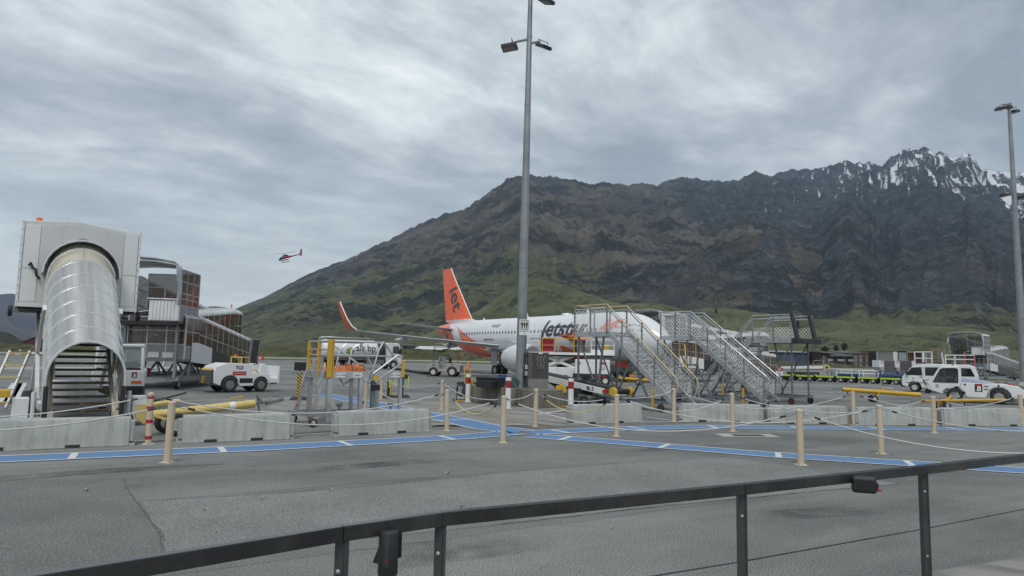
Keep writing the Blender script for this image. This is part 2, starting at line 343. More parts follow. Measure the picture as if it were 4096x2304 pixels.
def foothill():
    az, el = skyline([(-400,1440),(900,1420),(1300,1412),(1500,1385),(1700,1330),(1850,1275),(1960,1205),(2040,1150),(2107,1112),(2180,1110),(2300,1150),(2400,1188),(2446,1205),(2499,1211),(2565,1205),(2640,1210),(2696,1224),(2755,1241),(2821,1222),(2900,1228),(2992,1238),(3100,1255),(3223,1270),(3330,1272),(3453,1287),(3600,1290),(3717,1297),(3914,1310),(4096,1332),(4400,1360),(5200,1400)])
    a = np.linspace(R_(-44), R_(50), 700); tt = np.linspace(0, 1, 110)
    E = np.interp(a, az, el) + 0.0012 * fbm(a * 60, a * 0 + 1.1, 4)
    A, Tt = np.meshgrid(a, tt); r0, r1 = 420.0, 1050.0
    Rg = r0 + (r1 - r0) * Tt; X = Rg * np.sin(A); Y = Rg * np.cos(A); H = np.maximum(E, 0.0) * r1
    Z = H * Tt ** 1.2
    env = Tt ** 0.8 * (1 - Tt) ** 0.5
    Z = Z + env * H * 0.22 * (ridged(A * 22 + 0.5 * fbm(A * 5, Tt * 2, 3) + Tt * 1.2, Tt * 1.5, 4) - 0.9) + 1.2 * fbm(X / 30, Y / 30, 4) * np.clip(Tt * 3, 0, 1) * (1 - Tt)
    Z = np.minimum(Z, E * Rg * 0.985 + 0.015 * H * Tt ** 3)
    Z = np.where(np.broadcast_to(E, Z.shape) < 0.004, np.minimum(Z, 1.0), Z)
    bZ = np.full((1, len(a)), -3.0)
    grid_mesh('foothill', np.vstack([X, 1.12 * X[-1:]]), np.vstack([Y, 1.12 * Y[-1:]]), np.vstack([Z, bZ]), HM)
foothill()
def m_far(t):
    pos = t.n('NewGeometry'); n1 = t.noise(pos, 0.0012, 7, 0.65, 0.5); n2 = t.noise(pos, 0.006, 6, 0.7)
    c = t.mix(t.ramp(n1, [(0.38, 0.0), (0.62, 1.0)]), (0.042, 0.046, 0.062), (0.105, 0.088, 0.078))
    c = t.mix(t.math('MULTIPLY', t.ramp(n2, [(0.5, 0.0), (0.6, 1.0)]), 0.5), c, (0.030, 0.036, 0.045))
    return {'Base Color': c, 'Roughness': 0.95, 'Specular IOR Level': 0.1, 'Normal': t.n('Bump', {'Strength': 0.8, 'Distance': 40.0, 'Height': t.math('ADD', n1, n2)})}
FM = pmat('far_hill_ground', m_far)
def far_hill(name, pts, r0, r1, amp, m, aspan=(-56, 8)):
    az, el = skyline(pts); a = np.linspace(R_(aspan[0]), R_(aspan[1]), 320); tt = np.linspace(0, 1, 70)
    E = np.interp(a, az, el) + 0.0012 * fbm(a * 50, a * 0 + 5.1, 4) * (np.interp(a, az, el) > 0.01); A, Tt = np.meshgrid(a, tt); Rg = r0 + (r1 - r0) * Tt
    X = Rg * np.sin(A); Y = Rg * np.cos(A); H = E * r1
    Z = H * Tt ** 1.3 + Tt ** 0.8 * (1 - Tt) ** 0.5 * H * amp * (ridged(A * 18 + Tt, Tt * 2, 5) - 0.9)
    Z = np.minimum(Z, E * Rg * 0.985 + 0.015 * H * Tt ** 3)
    grid_mesh(name, np.vstack([X, 1.1 * X[-1:]]), np.vstack([Y, 1.1 * Y[-1:]]), np.vstack([Z, np.full((1, len(a)), -4.0)]), m)
far_hill('distant_hill', [(-1500,1080),(-700,1130),(-300,1160),(0,1174),(60,1177),(120,1183),(300,1232),(490,1288),(560,1315),(640,1350),(760,1385),(900,1408),(1100,1415)], 3600, 7200, 0.3, FM)
# dark wooded knoll at the left end of the field
def m_wood(t):
    pos = t.n('NewGeometry'); n2 = t.noise(pos, 0.06, 7, 0.7)
    c = t.mix(t.ramp(n2, [(0.4, 0.0), (0.62, 1.0)]), (0.016, 0.022, 0.014), (0.07, 0.072, 0.040))
    return {'Base Color': c, 'Roughness': 0.95, 'Specular IOR Level': 0.1, 'Normal': t.n('Bump', {'Strength': 1.0, 'Distance': 6.0, 'Height': n2})}
WM = pmat('wooded_ground', m_wood)
far_hill('wooded_knoll', [(-900,1240),(-300,1270),(-60,1300),(0,1318),(40,1330),(80,1352),(130,1370),(220,1390),(420,1405),(500,1400),(545,1375),(590,1352),(620,1335),(700,1345),(800,1375),(1000,1415)], 700, 1100, 0.25, WM)

# ------------------------------------------------------------------ ground
def m_asphalt(t):
    pos = t.n('NewGeometry')
    big = t.noise(t.vmath('MULTIPLY', pos, (0.55, 1.0, 1)), 0.22, 5, 0.6, 0.4); med = t.noise(pos, 1.3, 5, 0.6)
    ag = t.noise(pos, 95, 2, 0.7); ag2 = t.n('TexVoronoi', {'Vector': pos, 'Scale': 130.0})
    c = t.mix(t.ramp(big, [(0.38, 0.0), (0.60, 1.0)]), (0.112, 0.116, 0.112), (0.222, 0.228, 0.218))
    c = t.mix(t.math('MULTIPLY', t.ramp(med, [(0.45, 0.0), (0.7, 1.0)]), 0.35), c, (0.118, 0.122, 0.119))
    # paving lanes, laid side by side with slightly different age, and their joints
    ln = t.n('SeparateXYZ', {0: t.n('VectorRotate', {'Vector': t.vmath('ADD', pos, t.vmath('MULTIPLY', t.n('CombineXYZ', {0: t.noise(pos, 0.8), 1: t.noise(pos, 0.7)}), (0.12, 0.12, 0))), 'Angle': R_(-31)}, rotation_type='Z_AXIS')}, out=1)
    lane = t.math('DIVIDE', ln, 3.3); fl = t.math('FLOOR', lane); fr = t.math('SUBTRACT', lane, fl)
    tone = t.n('TexWhiteNoise', {'W': fl}, noise_dimensions='1D')
    c = t.mix(t.math('MULTIPLY', tone, 0.30), c, (0.105, 0.108, 0.106))
    jt = t.math('LESS_THAN', fr, 0.010)
    c = t.mix(t.math('MULTIPLY', jt, t.math('MULTIPLY', med, 0.8)), c, (0.055, 0.055, 0.053))
    # tyre-polished and dusty drifts
    dr = t.noise(t.vmath('MULTIPLY', t.n('VectorRotate', {'Vector': pos, 'Angle': R_(-31)}, rotation_type='Z_AXIS'), (0.14, 1.0, 1)), 0.9, 5, 0.6)
    c = t.mix(t.math('MULTIPLY', t.ramp(dr, [(0.50, 0.0), (0.72, 1.0)]), 0.45), c, (0.26, 0.262, 0.252))
    # exposed stone chips
    sp = t.ramp(t.noise(pos, 62, 3, 0.8), [(0.34, 0.30), (0.5, 0.95), (0.62, 1.7), (0.70, 2.6)])
    c = t.mix(1.0, c, sp, 'MULTIPLY')
    return {'Base Color': c, 'Roughness': 0.82, 'Specular IOR Level': 0.35, 'Normal': t.n('Bump', {'Strength': 0.45, 'Distance': 0.006, 'Height': t.math('ADD', ag, t.n('TexNoise', {'Vector': pos, 'Scale': 260.0}))})}
AS = pmat('aged_asphalt', m_asphalt)
def sheet(name, pts, z, m, parent=None):
    mb = MB(); mb.add([(p[0], p[1], z) for p in pts], [tuple(range(len(pts)))])
    return struct(name, mb, m, parent)
ground = sheet('ground', [(-9300, -900), (9300, -900), (9300, 9300), (-9300, 9300)], -0.06, pmat('valley_ground', lambda t: {'Base Color': t.mix(t.noise(t.n('NewGeometry'), 0.01, 6), (0.05, 0.06, 0.025), (0.10, 0.10, 0.05)), 'Roughness': 1.0}))
apron = sheet('apron', [(-400, -40), (420, -40), (420, 203), (-400, 118)], 0.0, AS)
def m_grass(t):
    pos = t.n('NewGeometry'); n = t.noise(t.vmath('MULTIPLY', pos, (0.3, 1, 1)), 0.12, 6, 0.65); n2 = t.noise(pos, 1.5, 4, 0.7)
    c = t.mix(t.ramp(n, [(0.35, 0.0), (0.65, 1.0)]), (0.060, 0.088, 0.026), (0.105, 0.125, 0.046))
    return {'Base Color': t.mix(0.3, c, t.mix(n2, (0.05, 0.06, 0.02), (0.13, 0.13, 0.06))), 'Roughness': 1.0, 'Specular IOR Level': 0.1}
GM = pmat('mown_grass', m_grass)
sheet('grass_field', [(-900, 88), (900, 274), (900, 560), (-900, 560)], -0.03, GM)
sheet('runway', [(-900, 105), (900, 291), (900, 327), (-900, 141)], -0.02, mat('runway_surface', (0.30, 0.30, 0.28), 0.9, var=0.08, scale=0.2))
# rough bank of tussock and broom beyond the runway
def bank(name, pts, Y0, depth, m, seed):
    xs = np.linspace(T(pts[0][0], 1400, Y0).x, T(pts[-1][0], 1440, Y0).x, 260); us = []
    pu = [T(u, v, Y0) for u, v in pts]; zz = np.interp(xs, [p.x for p in pu], [p.z for p in pu])
    tt = np.linspace(0, 1, 16); Xg, Tg = np.meshgrid(xs, tt)
    Z = zz * np.sin(np.clip(Tg * 1.0, 0, 1) * np.pi) ** 0.7 * 0.93 + (fbm(Xg / 9 + seed, Tg * 5, 4) * 0.16 + np.abs(fbm(Xg / 3 + seed, Tg * 9, 3)) * 0.10) * zz * np.clip(Tg * 6, 0, 1)
    Yg = Y0 - depth * 0.5 + depth * Tg + 0.1 * Xg * 0
    Z[0] = -0.3; Z[-1] = -0.3
    return grid_mesh(name, Xg, Yg, Z, m)
def m_scrub(t):
    pos = t.n('NewGeometry'); n = t.noise(t.vmath('MULTIPLY', pos, (1, 0.4, 1.6)), 0.30, 8, 0.72, 0.5)
    c = t.mix(t.ramp(n, [(0.38, 0.0), (0.60, 1.0)]), (0.030, 0.034, 0.018), (0.125, 0.112, 0.062))
    c = t.mix(t.math('MULTIPLY', t.ramp(t.noise(pos, 0.06, 3), [(0.45, 0.0), (0.6, 1.0)]), 0.6), c, (0.050, 0.062, 0.026))
    return {'Base Color': c, 'Roughness': 1.0, 'Specular IOR Level': 0.1, 'Normal': t.n('Bump', {'Strength': 1.0, 'Distance': 0.8, 'Height': n})}
SM = pmat('tussock_scrub', m_scrub)
bank('embankment', [(-500,1362),(0,1372),(90,1376),(200,1384),(500,1388),(700,1390),(1000,1392),(1250,1392),(1300,1398),(1640,1396),(1800,1398),(2000,1400),(2300,1405)], 300, 30, SM, 1.0)
bank('embankment', [(2500,1440),(2800,1430),(3000,1432),(3085,1445),(3150,1446),(3200,1462),(3300,1452),(3420,1462),(3560,1470),(3700,1472),(4200,1488),(4600,1490)], 292, 26, SM, 9.0)

# ------------------------------------------------------------------ haze: clear mountain air, faintly blue over kilometres
hm_ = bpy.data.materials.new('haze'); hm_.use_nodes = True; hm_.node_tree.nodes.clear(); _t = NT(hm_.node_tree)
_t.n('OutputMaterial', {'Volume': _t.n('VolumePrincipled', {'Color': (0.55, 0.76, 1.0, 1), 'Density': 5.6e-5, 'Anisotropy': 0.0})})
q = MB(); q.box(-9500, 9500, -1000, 9500, -5.2, 2100); hz_o = q.build('haze', hm_, None, 0); hz_o['kind'] = 'stuff'
# ------------------------------------------------------------------ shared materials
galv = mat('galvanised_steel', (0.30, 0.315, 0.325), 0.42, 0.75, 0.22, 1.6, dirt=0.25, dcol=(0.16, 0.16, 0.15), streak=True)
alu = mat('bare_aluminium', (0.56, 0.57, 0.58), 0.34, 0.8, 0.12, 3.0, dirt=0.2, dcol=(0.3, 0.3, 0.29))
alud = mat('dull_steel', (0.22, 0.235, 0.24), 0.5, 0.55, 0.2, 3.0, dirt=0.3)
white = mat('white_paint', (0.70, 0.715, 0.72), 0.38, 0, 0.05, 1.5, dirt=0.35, dcol=(0.42, 0.42, 0.40), streak=True)
whiteclean = mat('clean_white_paint', (0.74, 0.75, 0.755), 0.32, 0, 0.03, 1.2, dirt=0.12, dcol=(0.5, 0.5, 0.48))
lightgrey = mat('light_grey_panel', (0.62, 0.63, 0.635), 0.42, 0, 0.05, 0.9, dirt=0.25, dcol=(0.36, 0.36, 0.35), streak=True)
cream = mat('cream_paint', (0.56, 0.465, 0.345), 0.42, 0, 0.06, 2.5, dirt=0.25, dcol=(0.38, 0.32, 0.25), streak=True)
black = mat('black_paint', (0.018, 0.019, 0.021), 0.45, 0, 0.2, 4)
rubber = mat('black_rubber', (0.022, 0.022, 0.023), 0.75, 0, 0.25, 5, dirt=0.35, dcol=(0.07, 0.068, 0.065))
dark = mat('dark_grime', (0.035, 0.036, 0.038), 0.7, 0.1, 0.4, 6)
yellow = mat('yellow_paint', (0.62, 0.40, 0.035), 0.45, 0, 0.08, 2.5, dirt=0.45, dcol=(0.28, 0.19, 0.05))
amber = mat('amber_yellow_paint', (0.60, 0.36, 0.025), 0.45, 0, 0.1, 3.0, dirt=0.4, dcol=(0.3, 0.2, 0.05))
paleyellow = mat('pale_yellow_paint', (0.64, 0.49, 0.17), 0.42, 0, 0.08, 2.0, dirt=0.4, dcol=(0.36, 0.28, 0.12))
red = mat('red_paint', (0.36, 0.022, 0.028), 0.45, 0, 0.1, 3)
orange = mat('orange_paint', (0.80, 0.125, 0.035), 0.38, 0, 0.06, 1.0)
hivis = mat('orange_hi_vis', (0.85, 0.19, 0.03), 0.6, 0, 0.1, 5)
lime = mat('lime_hi_vis', (0.46, 0.68, 0.05), 0.6, 0, 0.08, 3)
charcoal = mat('charcoal_lettering', (0.045, 0.047, 0.05), 0.4, 0, 0.05)
inkblack = mat('black_lettering', (0.012, 0.012, 0.013), 0.5, 0, 0.0)
inkwhite = mat('white_lettering', (0.75, 0.75, 0.75), 0.5, 0, 0.0)
inkred = mat('red_lettering', (0.45, 0.03, 0.03), 0.5, 0, 0.0)
navy = mat('blue_paint', (0.05, 0.10, 0.24), 0.45, 0, 0.15, 3)
glassd = mat('dark_vehicle_glass', (0.020, 0.024, 0.026), 0.06, 0, 0.1, 2, spec=0.8)
smoke = mat('smoked_acrylic', (0.110, 0.078, 0.056), 0.07, 0, 0.35, 1.2, alpha=0.60, spec=0.7)
polyc = mat('clear_polycarbonate', (0.62, 0.63, 0.62), 0.16, 0, 0.12, 0.8, alpha=0.62, spec=0.7)
fabric = mat('white_vinyl_fabric', (0.60, 0.615, 0.63), 0.4, 0, 0.1, 1.5, bump=0.5, bscale=4)
lens_red = mat('red_lamp_lens', (0.5, 0.02, 0.02), 0.2, 0, 0.1)
lens_amb = mat('orange_lamp_lens', (0.75, 0.16, 0.03), 0.25, 0, 0.1)
rimw = mat('pale_wheel_rim', (0.52, 0.52, 0.50), 0.45, 0.1, 0.2, 6, dirt=0.4, dcol=(0.15, 0.13, 0.11))
skin = mat('skin', (0.42, 0.25, 0.18), 0.5, 0, 0.08)
def m_conc(t):
    pos = t.vmath('ADD', t.n('TexCoord', out=3), t.n('CombineXYZ', {0: t.math('MULTIPLY', t.n('ObjectInfo', out=5), 41.0), 2: t.math('MULTIPLY', t.n('ObjectInfo', out=5), 9.0)})); n = t.noise(pos, 1.4, 6, 0.65); st = t.noise(t.vmath('MULTIPLY', pos, (5, 5, 0.6)), 1.6, 6, 0.7); pit = t.noise(pos, 24, 4, 0.7)
    c = t.mix(t.ramp(n, [(0.3, 0.0), (0.7, 1.0)]), (0.305, 0.325, 0.31), (0.43, 0.45, 0.43))
    c = t.mix(t.math('MULTIPLY', t.ramp(st, [(0.46, 0.0), (0.72, 1.0)]), 0.55), c, (0.17, 0.175, 0.15))
    c = t.mix(t.math('MULTIPLY', t.ramp(pit, [(0.62, 0.0), (0.72, 1.0)]), 0.5), c, (0.14, 0.14, 0.13))
    return {'Base Color': c, 'Roughness': 0.88, 'Normal': t.n('Bump', {'Strength': 0.35, 'Distance': 0.01, 'Height': pit})}
concrete = pmat('cast_concrete', m_conc)
def m_stained(t):
    pos = t.n('TexCoord', out=3); n = t.noise(pos, 1.0, 6, 0.65); st = t.noise(t.vmath('MULTIPLY', pos, (7, 7, 0.35)), 1.5, 6, 0.7)
    c = t.mix(t.ramp(n, [(0.3, 0.0), (0.7, 1.0)]), (0.17, 0.155, 0.13), (0.27, 0.25, 0.215))
    c = t.mix(t.math('MULTIPLY', t.ramp(st, [(0.42, 0.0), (0.66, 1.0)]), 0.75), c, (0.055, 0.05, 0.042))
    return {'Base Color': c, 'Roughness': 0.9, 'Normal': t.n('Bump', {'Strength': 0.3, 'Distance': 0.01, 'Height': n})}
stainc = pmat('streaked_concrete', m_stained)
def m_slab(t):
    pos = t.n('NewGeometry'); n = t.noise(pos, 0.9, 6, 0.65); st = t.noise(t.vmath('MULTIPLY', t.n('VectorRotate', {'Vector': pos, 'Angle': R_(42)}, rotation_type='Z_AXIS'), (0.35, 2.4, 1)), 0.9, 6, 0.62, 0.5)
    c = t.mix(t.ramp(n, [(0.3, 0.0), (0.7, 1.0)]), (0.20, 0.20, 0.18), (0.30, 0.295, 0.27))
    c = t.mix(t.math('MULTIPLY', t.ramp(st, [(0.44, 0.0), (0.66, 1.0)]), 0.72), c, (0.085, 0.078, 0.066))
    return {'Base Color': c, 'Roughness': 0.85}
slabm = pmat('stained_slab', m_slab)
def m_mark(col, wear):
    def f(t):
        pos = t.n('NewGeometry'); n = t.noise(pos, 7.0, 6, 0.7); n2 = t.noise(t.vmath('MULTIPLY', pos, (1, 0.5, 1)), 0.8, 4); a2 = t.noise(pos, 90, 2, 0.7)
        k = t.math('ADD', t.math('MULTIPLY', n, 0.7), t.math('ADD', t.math('MULTIPLY', n2, 0.3), t.math('MULTIPLY', t.math('SUBTRACT', a2, 0.5), 0.35)))
        c = t.mix(t.ramp(k, [(wear, 0.0), (wear + 0.14, 1.0)]), col, (0.15, 0.155, 0.155))
        c = t.mix(1.0, c, t.ramp(a2, [(0.34, 0.75), (0.5, 1.0), (0.66, 1.2)]), 'MULTIPLY')
        return {'Base Color': c, 'Roughness': 0.75}
    return f
bluem = pmat('blue_floor_paint', m_mark((0.098, 0.205, 0.39), 0.545)); whitem = pmat('white_line_paint', m_mark((0.56, 0.58, 0.58), 0.565)); redm = pmat('red_line_paint', m_mark((0.30, 0.10, 0.10), 0.5)); yelm = pmat('yellow_line_paint', m_mark((0.42, 0.30, 0.08), 0.45))

# ------------------------------------------------------------------ slabs and painted markings
sheet('concrete_slab', [G(1560, 1590), G(1800, 1612), G(2290, 1632), G(2300, 1650), G(2280, 1702), G(1960, 1708), G(1735, 1712), G(1640, 1650), G(1500, 1612)], 0.004, slabm, ground)
sheet('concrete_slab', [G(1090, 1620), G(1140, 1588), G(1330, 1592), G(1345, 1640), G(1240, 1690), G(1000, 1660)], 0.004, slabm, ground)
sheet('concrete_slab', [G(3500, 2320), G(4200, 2215), G(4400, 2420), G(3400, 2420)], 0.004, slabm, ground)
def pl(*uv): return [G(u, v) for u, v in uv]
def lerp(a, b, t): return a + (b - a) * t
def line(A, B, w, m, z=0.012, name='painted_line', parent=None):
    A, B = Vector(A), Vector(B); n = Vector((-(B - A).y, (B - A).x, 0)).normalized() * w / 2
    return sheet(name, [A - n, B - n, B + n, A + n], z, m, parent or ground)
walk_l = pl((-1800, 1915), (-500, 1862), (0, 1838), (1024, 1794), (1860, 1748), (2060, 1731)); 
walk_r = pl((2120, 1744), (2400, 1764), (3072, 1819), (3640, 1855), (4096, 1884), (4500, 1908), (5600, 1975))
walk_u = pl((2110, 1733), (2320, 1722), (2560, 1713), (2790, 1707), (3072, 1711), (4096, 1719), (4600, 1724), (5600, 1735))
walk_c = pl((1285, 1578), (1500, 1617), (1800, 1678), (1960, 1712), (2090, 1728))
def walkway(pts, w, ticks, first=0.0):
    L = []; Rr = []
    for k, p in enumerate(pts):
        d = (pts[min(k + 1, len(pts) - 1)] - pts[max(k - 1, 0)]).normalized(); n = Vector((-d.y, d.x, 0)); L.append(p + n * w / 2); Rr.append(p - n * w / 2)
    mb = MB(); k = len(pts); mb.add([(p.x, p.y, 0.008) for p in L + Rr], [(i, i + 1, k + i + 1, k + i) for i in range(k - 1)])
    wk = struct('walkway', mb, bluem, ground)
    for side in (L, Rr):
        for a, b in zip(side, side[1:]): line(a, b, 0.075, whitem)
    tot = sum((b - a).length for a, b in zip(pts, pts[1:])); s = first
    while s < tot:
        acc = 0
        for a, b in zip(pts, pts[1:]):
            l = (b - a).length
            if acc + l > s:
                c = lerp(a, b, (s - acc) / l); d = (b - a).normalized(); n = Vector((-d.y, d.x, 0)); line(c - n * (w / 2 - 0.04), c + n * (w / 2 - 0.04), 0.12, whitem); break
            acc += l
        s += ticks
W_ = 0.78
walkway(walk_l, W_, 2.42, 2.62 + (G(-1800, 1915) - G(-500, 1862)).length % 2.42); walkway(walk_r, W_, 2.35, 0.9); walkway(walk_u, W_ * 1.05, 2.5, 1.0); walkway(walk_c, W_ * 1.35, 4.2, 4.6)
for a, b, w in (((0, 1510), (1060, 1512), 0.10), ((330, 1612), (1200, 1594), 0.10), ((1220, 1594), (1890, 1594), 0.10), ((2050, 1650), (2560, 1668), 0.12), ((2560, 1690), (2760, 1688), 0.12), ((2590, 1670), (2690, 1684), 0.1), ((2860, 1560), (4096, 1588), 0.10), ((3100, 1580), (3420, 1568), 0.1), ((300, 1490), (1180, 1476), 0.15), ((2140, 1660), (2270, 1640), 0.14), ((2250, 1680), (2330, 1640), 0.1)):
    line(G(*a), G(*b), w, whitem)
for a, b in (((1150, 1459), (1190, 1461)), ((1160, 1464), (1300, 1478))): line(G(*a), G(*b), 0.3, whitem)
for du, m_, w_ in ((0, whitem, 0.32), (17, redm, 0.28), (32, whitem, 0.3), (12, redm, 0.2)): line(G(6 + du * 1.15, 1616), G(62 + du, 1533), w_, m_)
line(G(62, 1533), G(140, 1532), 0.12, whitem)
line(G(1720, 1620), G(2180, 1700), 0.07, yelm); line(G(1790, 1636), G(2060, 1688), 0.06, yelm)
# pale tyre-swept edge of the old concrete apron further out
sheet('concrete_strip', [G(-600, 1482), G(700, 1474), G(700, 1466), G(-600, 1470)], 0.004, mat('pale_strip', (0.30, 0.30, 0.285), 0.9, var=0.1, scale=0.3), ground)
# slot drain under the row of barriers
DA, DB = G(-60, 1808) + Vector((0.1, 0.3, 0)), G(1745, 1704)
dr = (DB - DA).normalized(); dn = Vector((-dr.y, dr.x, 0))
sheet('drain_channel', [DA - dn * 0.24, DB - dn * 0.24, DB + dn * 0.24, DA + dn * 0.24], 0.004, concrete, ground)
sheet('drain_slot', [DA - dn * 0.13, DB - dn * 0.13, DB + dn * 0.13, DA + dn * 0.13], 0.007, black, ground)
gb = MB(); k = 0.0
while k < (DB - DA).length: p = DA + dr * k; gb.bar(p - dn * 0.13 + Vector((0, 0, 0.014)), p + dn * 0.13 + Vector((0, 0, 0.014)), 0.022, 0.012); k += 0.06
tag(gb.build('drain_grate', alud, ground, 0), None, None, kind='stuff')
DC = G(4400, 1716); d2 = (DC - DB).normalized(); n2 = Vector((-d2.y, d2.x, 0))
sheet('drain_channel', [DB - n2 * 0.2, DC - n2 * 0.2, DC + n2 * 0.2, DB + n2 * 0.2], 0.004, mat('drain_concrete', (0.14, 0.14, 0.135), 0.9, var=0.2), ground)
gp = G(2990, 1742); sheet('pit_surround', [gp + Vector(v) for v in ((-0.75, -0.42, 0), (0.75, -0.3, 0), (0.75, 0.42, 0), (-0.75, 0.3, 0))], 0.004, concrete, ground)
sheet('pit_cover', [gp + Vector(v) for v in ((-0.4, -0.22, 0), (0.42, -0.16, 0), (0.42, 0.22, 0), (-0.4, 0.16, 0))], 0.008, mat('rusty_iron', (0.10, 0.055, 0.035), 0.8, 0.3, 0.3, 9), ground)

# resurfaced areas of asphalt with a tone of their own, and old stains
def m_patch(k):
    def f(t):
        pos = t.n('NewGeometry'); n = t.noise(pos, 0.7, 5, 0.6); sp = t.ramp(t.noise(pos, 62, 3, 0.8), [(0.34, 0.30), (0.5, 0.95), (0.62, 1.7), (0.70, 2.6)])
        c = t.mix(t.ramp(n, [(0.36, 0.0), (0.64, 1.0)]), tuple(0.78 * v for v in k), k); return {'Base Color': t.mix(1.0, c, sp, 'MULTIPLY'), 'Roughness': 0.85, 'Specular IOR Level': 0.3}
    return f
pd = pmat('dark_resurfaced_asphalt', m_patch((0.160, 0.166, 0.160))); plt_ = pmat('pale_resurfaced_asphalt', m_patch((0.205, 0.211, 0.203)))
def ragged(P_):
    o = []
    for a, b in zip(P_, P_[1:] + P_[:1]):
        n = max(1, int((b - a).length / 0.15)); o += [a.lerp(b, k / n) + Vector((random.uniform(-0.02, 0.02), random.uniform(-0.02, 0.02), 0)) for k in range(n)]
    return o
sheet('asphalt_patch', ragged([G(-700, 1990), G(0, 1928), G(485, 1912), G(530, 1985), G(590, 2070), G(640, 2140), G(655, 2230), G(660, 2420), G(-900, 2420)]), 0.002, pd, ground)
sheet('asphalt_patch', ragged([G(566, 2008), G(1010, 1980), G(1500, 1945), G(2048, 1888), G(2500, 1852), G(2900, 1828), G(3600, 1935), G(2900, 2000), G(2400, 2052), G(2000, 2098), G(1300, 2170), G(670, 2230), G(654, 2140), G(602, 2070)]), 0.003, plt_, ground)
def m_stain(t):
    uv = t.n('TexCoord', out=0); d = t.n('VectorMath', {0: t.vmath('MULTIPLY', t.vmath('SUBTRACT', uv, (0.5, 0.5, 0)), (2, 2, 0))}, operation='LENGTH', out=1)
    a = t.math('MULTIPLY', t.ramp(d, [(0.15, 1.0), (1.0, 0.0)]), t.ramp(t.noise(t.n('NewGeometry'), 1.6, 6, 0.65), [(0.38, 0.0), (0.68, 1.0)])); return {'Base Color': (0.045, 0.045, 0.043, 1), 'Roughness': 0.75, 'Alpha': t.math('MULTIPLY', a, 0.55)}
stn = pmat('old_stain', m_stain)
for u, v, L, w_, a_ in ((420, 1885, 5.0, 0.5, 0.62), (1500, 1860, 4.5, 0.5, 0.6), (2700, 1795, 4.0, 0.5, 0.5), (1800, 2200, 2.0, 0.8, 0.5), (3300, 2050, 2.2, 0.5, 0.3), (2300, 1650, 3.0, 1.6, 0.3), (850, 1560, 5.0, 2.0, 0.5), (2700, 1640, 3.5, 1.4, 0.6), (3900, 1620, 5.0, 1.6, 0.2), (3150, 1620, 3.0, 1.4, 0.2), (1750, 1508, 6.0, 3.0, 0.1), (620, 1545, 6.0, 3.0, 0.9), (2350, 1540, 6.0, 3.0, 0.1)):
    c = G(u, v); d = Vector((math.cos(a_), math.sin(a_), 0)); n = Vector((-d.y, d.x, 0)); sheet('stain', [c - d * L / 2 - n * w_ / 2, c + d * L / 2 - n * w_ / 2, c + d * L / 2 + n * w_ / 2, c - d * L / 2 + n * w_ / 2], 0.006, stn, ground)
# sealed paving joints and cracks
tar = mat('joint_sealant', (0.085, 0.087, 0.085), 0.8, 0, 0.3, 6)
def joint(uvs, w, seed):
    P_ = [G(*p) for p in uvs]; L, Rr = [], []
    dense = []
    for a, b in zip(P_, P_[1:]):
        n = max(2, int((b - a).length / 0.18)); dense += [a.lerp(b, k / n) for k in range(n)]
    dense.append(P_[-1])
    for k, p in enumerate(dense):
        d = (dense[min(k + 1, len(dense) - 1)] - dense[max(k - 1, 0)]).normalized(); n = Vector((-d.y, d.x, 0)); o = n * (0.012 * math.sin(k * 0.4 + seed) + random.uniform(-0.008, 0.008)); ww = w * random.uniform(0.15, 0.7); L.append(p + o + n * ww / 2); Rr.append(p + o - n * ww / 2)
    mb = MB(); k = len(dense); mb.add([(p.x, p.y, 0.0065) for p in L + Rr], [(i, i + 1, k + i + 1, k + i) for i in range(k - 1)]); struct('paving_joint', mb, tar, ground)
joint([(560, 2008), (1010, 1980), (1500, 1945), (2048, 1888), (2500, 1852), (2900, 1828)], 0.03, 1); joint([(485, 1912), (530, 1985), (590, 2070), (640, 2140), (655, 2230)], 0.035, 2); joint([(2000, 2098), (2400, 2052), (2900, 2000), (3600, 1935)], 0.028, 3); joint([(0, 1925), (420, 1890), (560, 1872), (900, 1856)], 0.05, 4); joint([(640, 1880), (1000, 1868), (1700, 1815), (2040, 1790)], 0.02, 5); joint([(2500, 1758), (2900, 1742), (3300, 1738)], 0.025, 6); joint([(3300, 1850), (3700, 1800), (4096, 1770)], 0.02, 7)
# ------------------------------------------------------------------ concrete barriers
def barrier(A, B, label, h=0.555):
    A, B = Vector(A), Vector(B); L = (B - A).length; t = thing('concrete_barrier', label, 'barrier', A, yaw(B - A), 'concrete barriers along the apron edge')
    # section (y away from viewer): slight batter, rounded top
    s0 = [(0.0, 0.0), (0.03, 0.13), (0.055, h - 0.06), (0.075, h - 0.018), (0.11, h), (0.31, h), (0.345, h - 0.018), (0.365, h - 0.06), (0.39, 0.13), (0.42, 0.0)]
    mb = MB(); mb.prism(s0, 0.10, L - 0.10, 'x'); mb.prism([(0.06, 0.08), (0.075, h - 0.07), (0.345, h - 0.07), (0.36, 0.08)], 0.02, 0.12, 'x'); mb.prism([(0.06, 0.08), (0.075, h - 0.07), (0.345, h - 0.07), (0.36, 0.08)], L - 0.12, L - 0.02, 'x')
    body = mb.build('body', concrete, t, 30, 0.012)
    for fx in (0.27, 0.66):          # drainage notches seen as dark slots, with the lifting recess
        n = MB(); n.box(L * fx - 0.12, L * fx + 0.12, -0.004, 0.2, 0.0, 0.062); n.build('drain_notch', dark, t, 0)
    for fx in (0.1, L - 0.1):
        n = MB(); n.box(fx - 0.10, fx + 0.10, 0.02, 0.40, -0.001, 0.05); n.build('end_foot', concrete, t, 0)
    return t
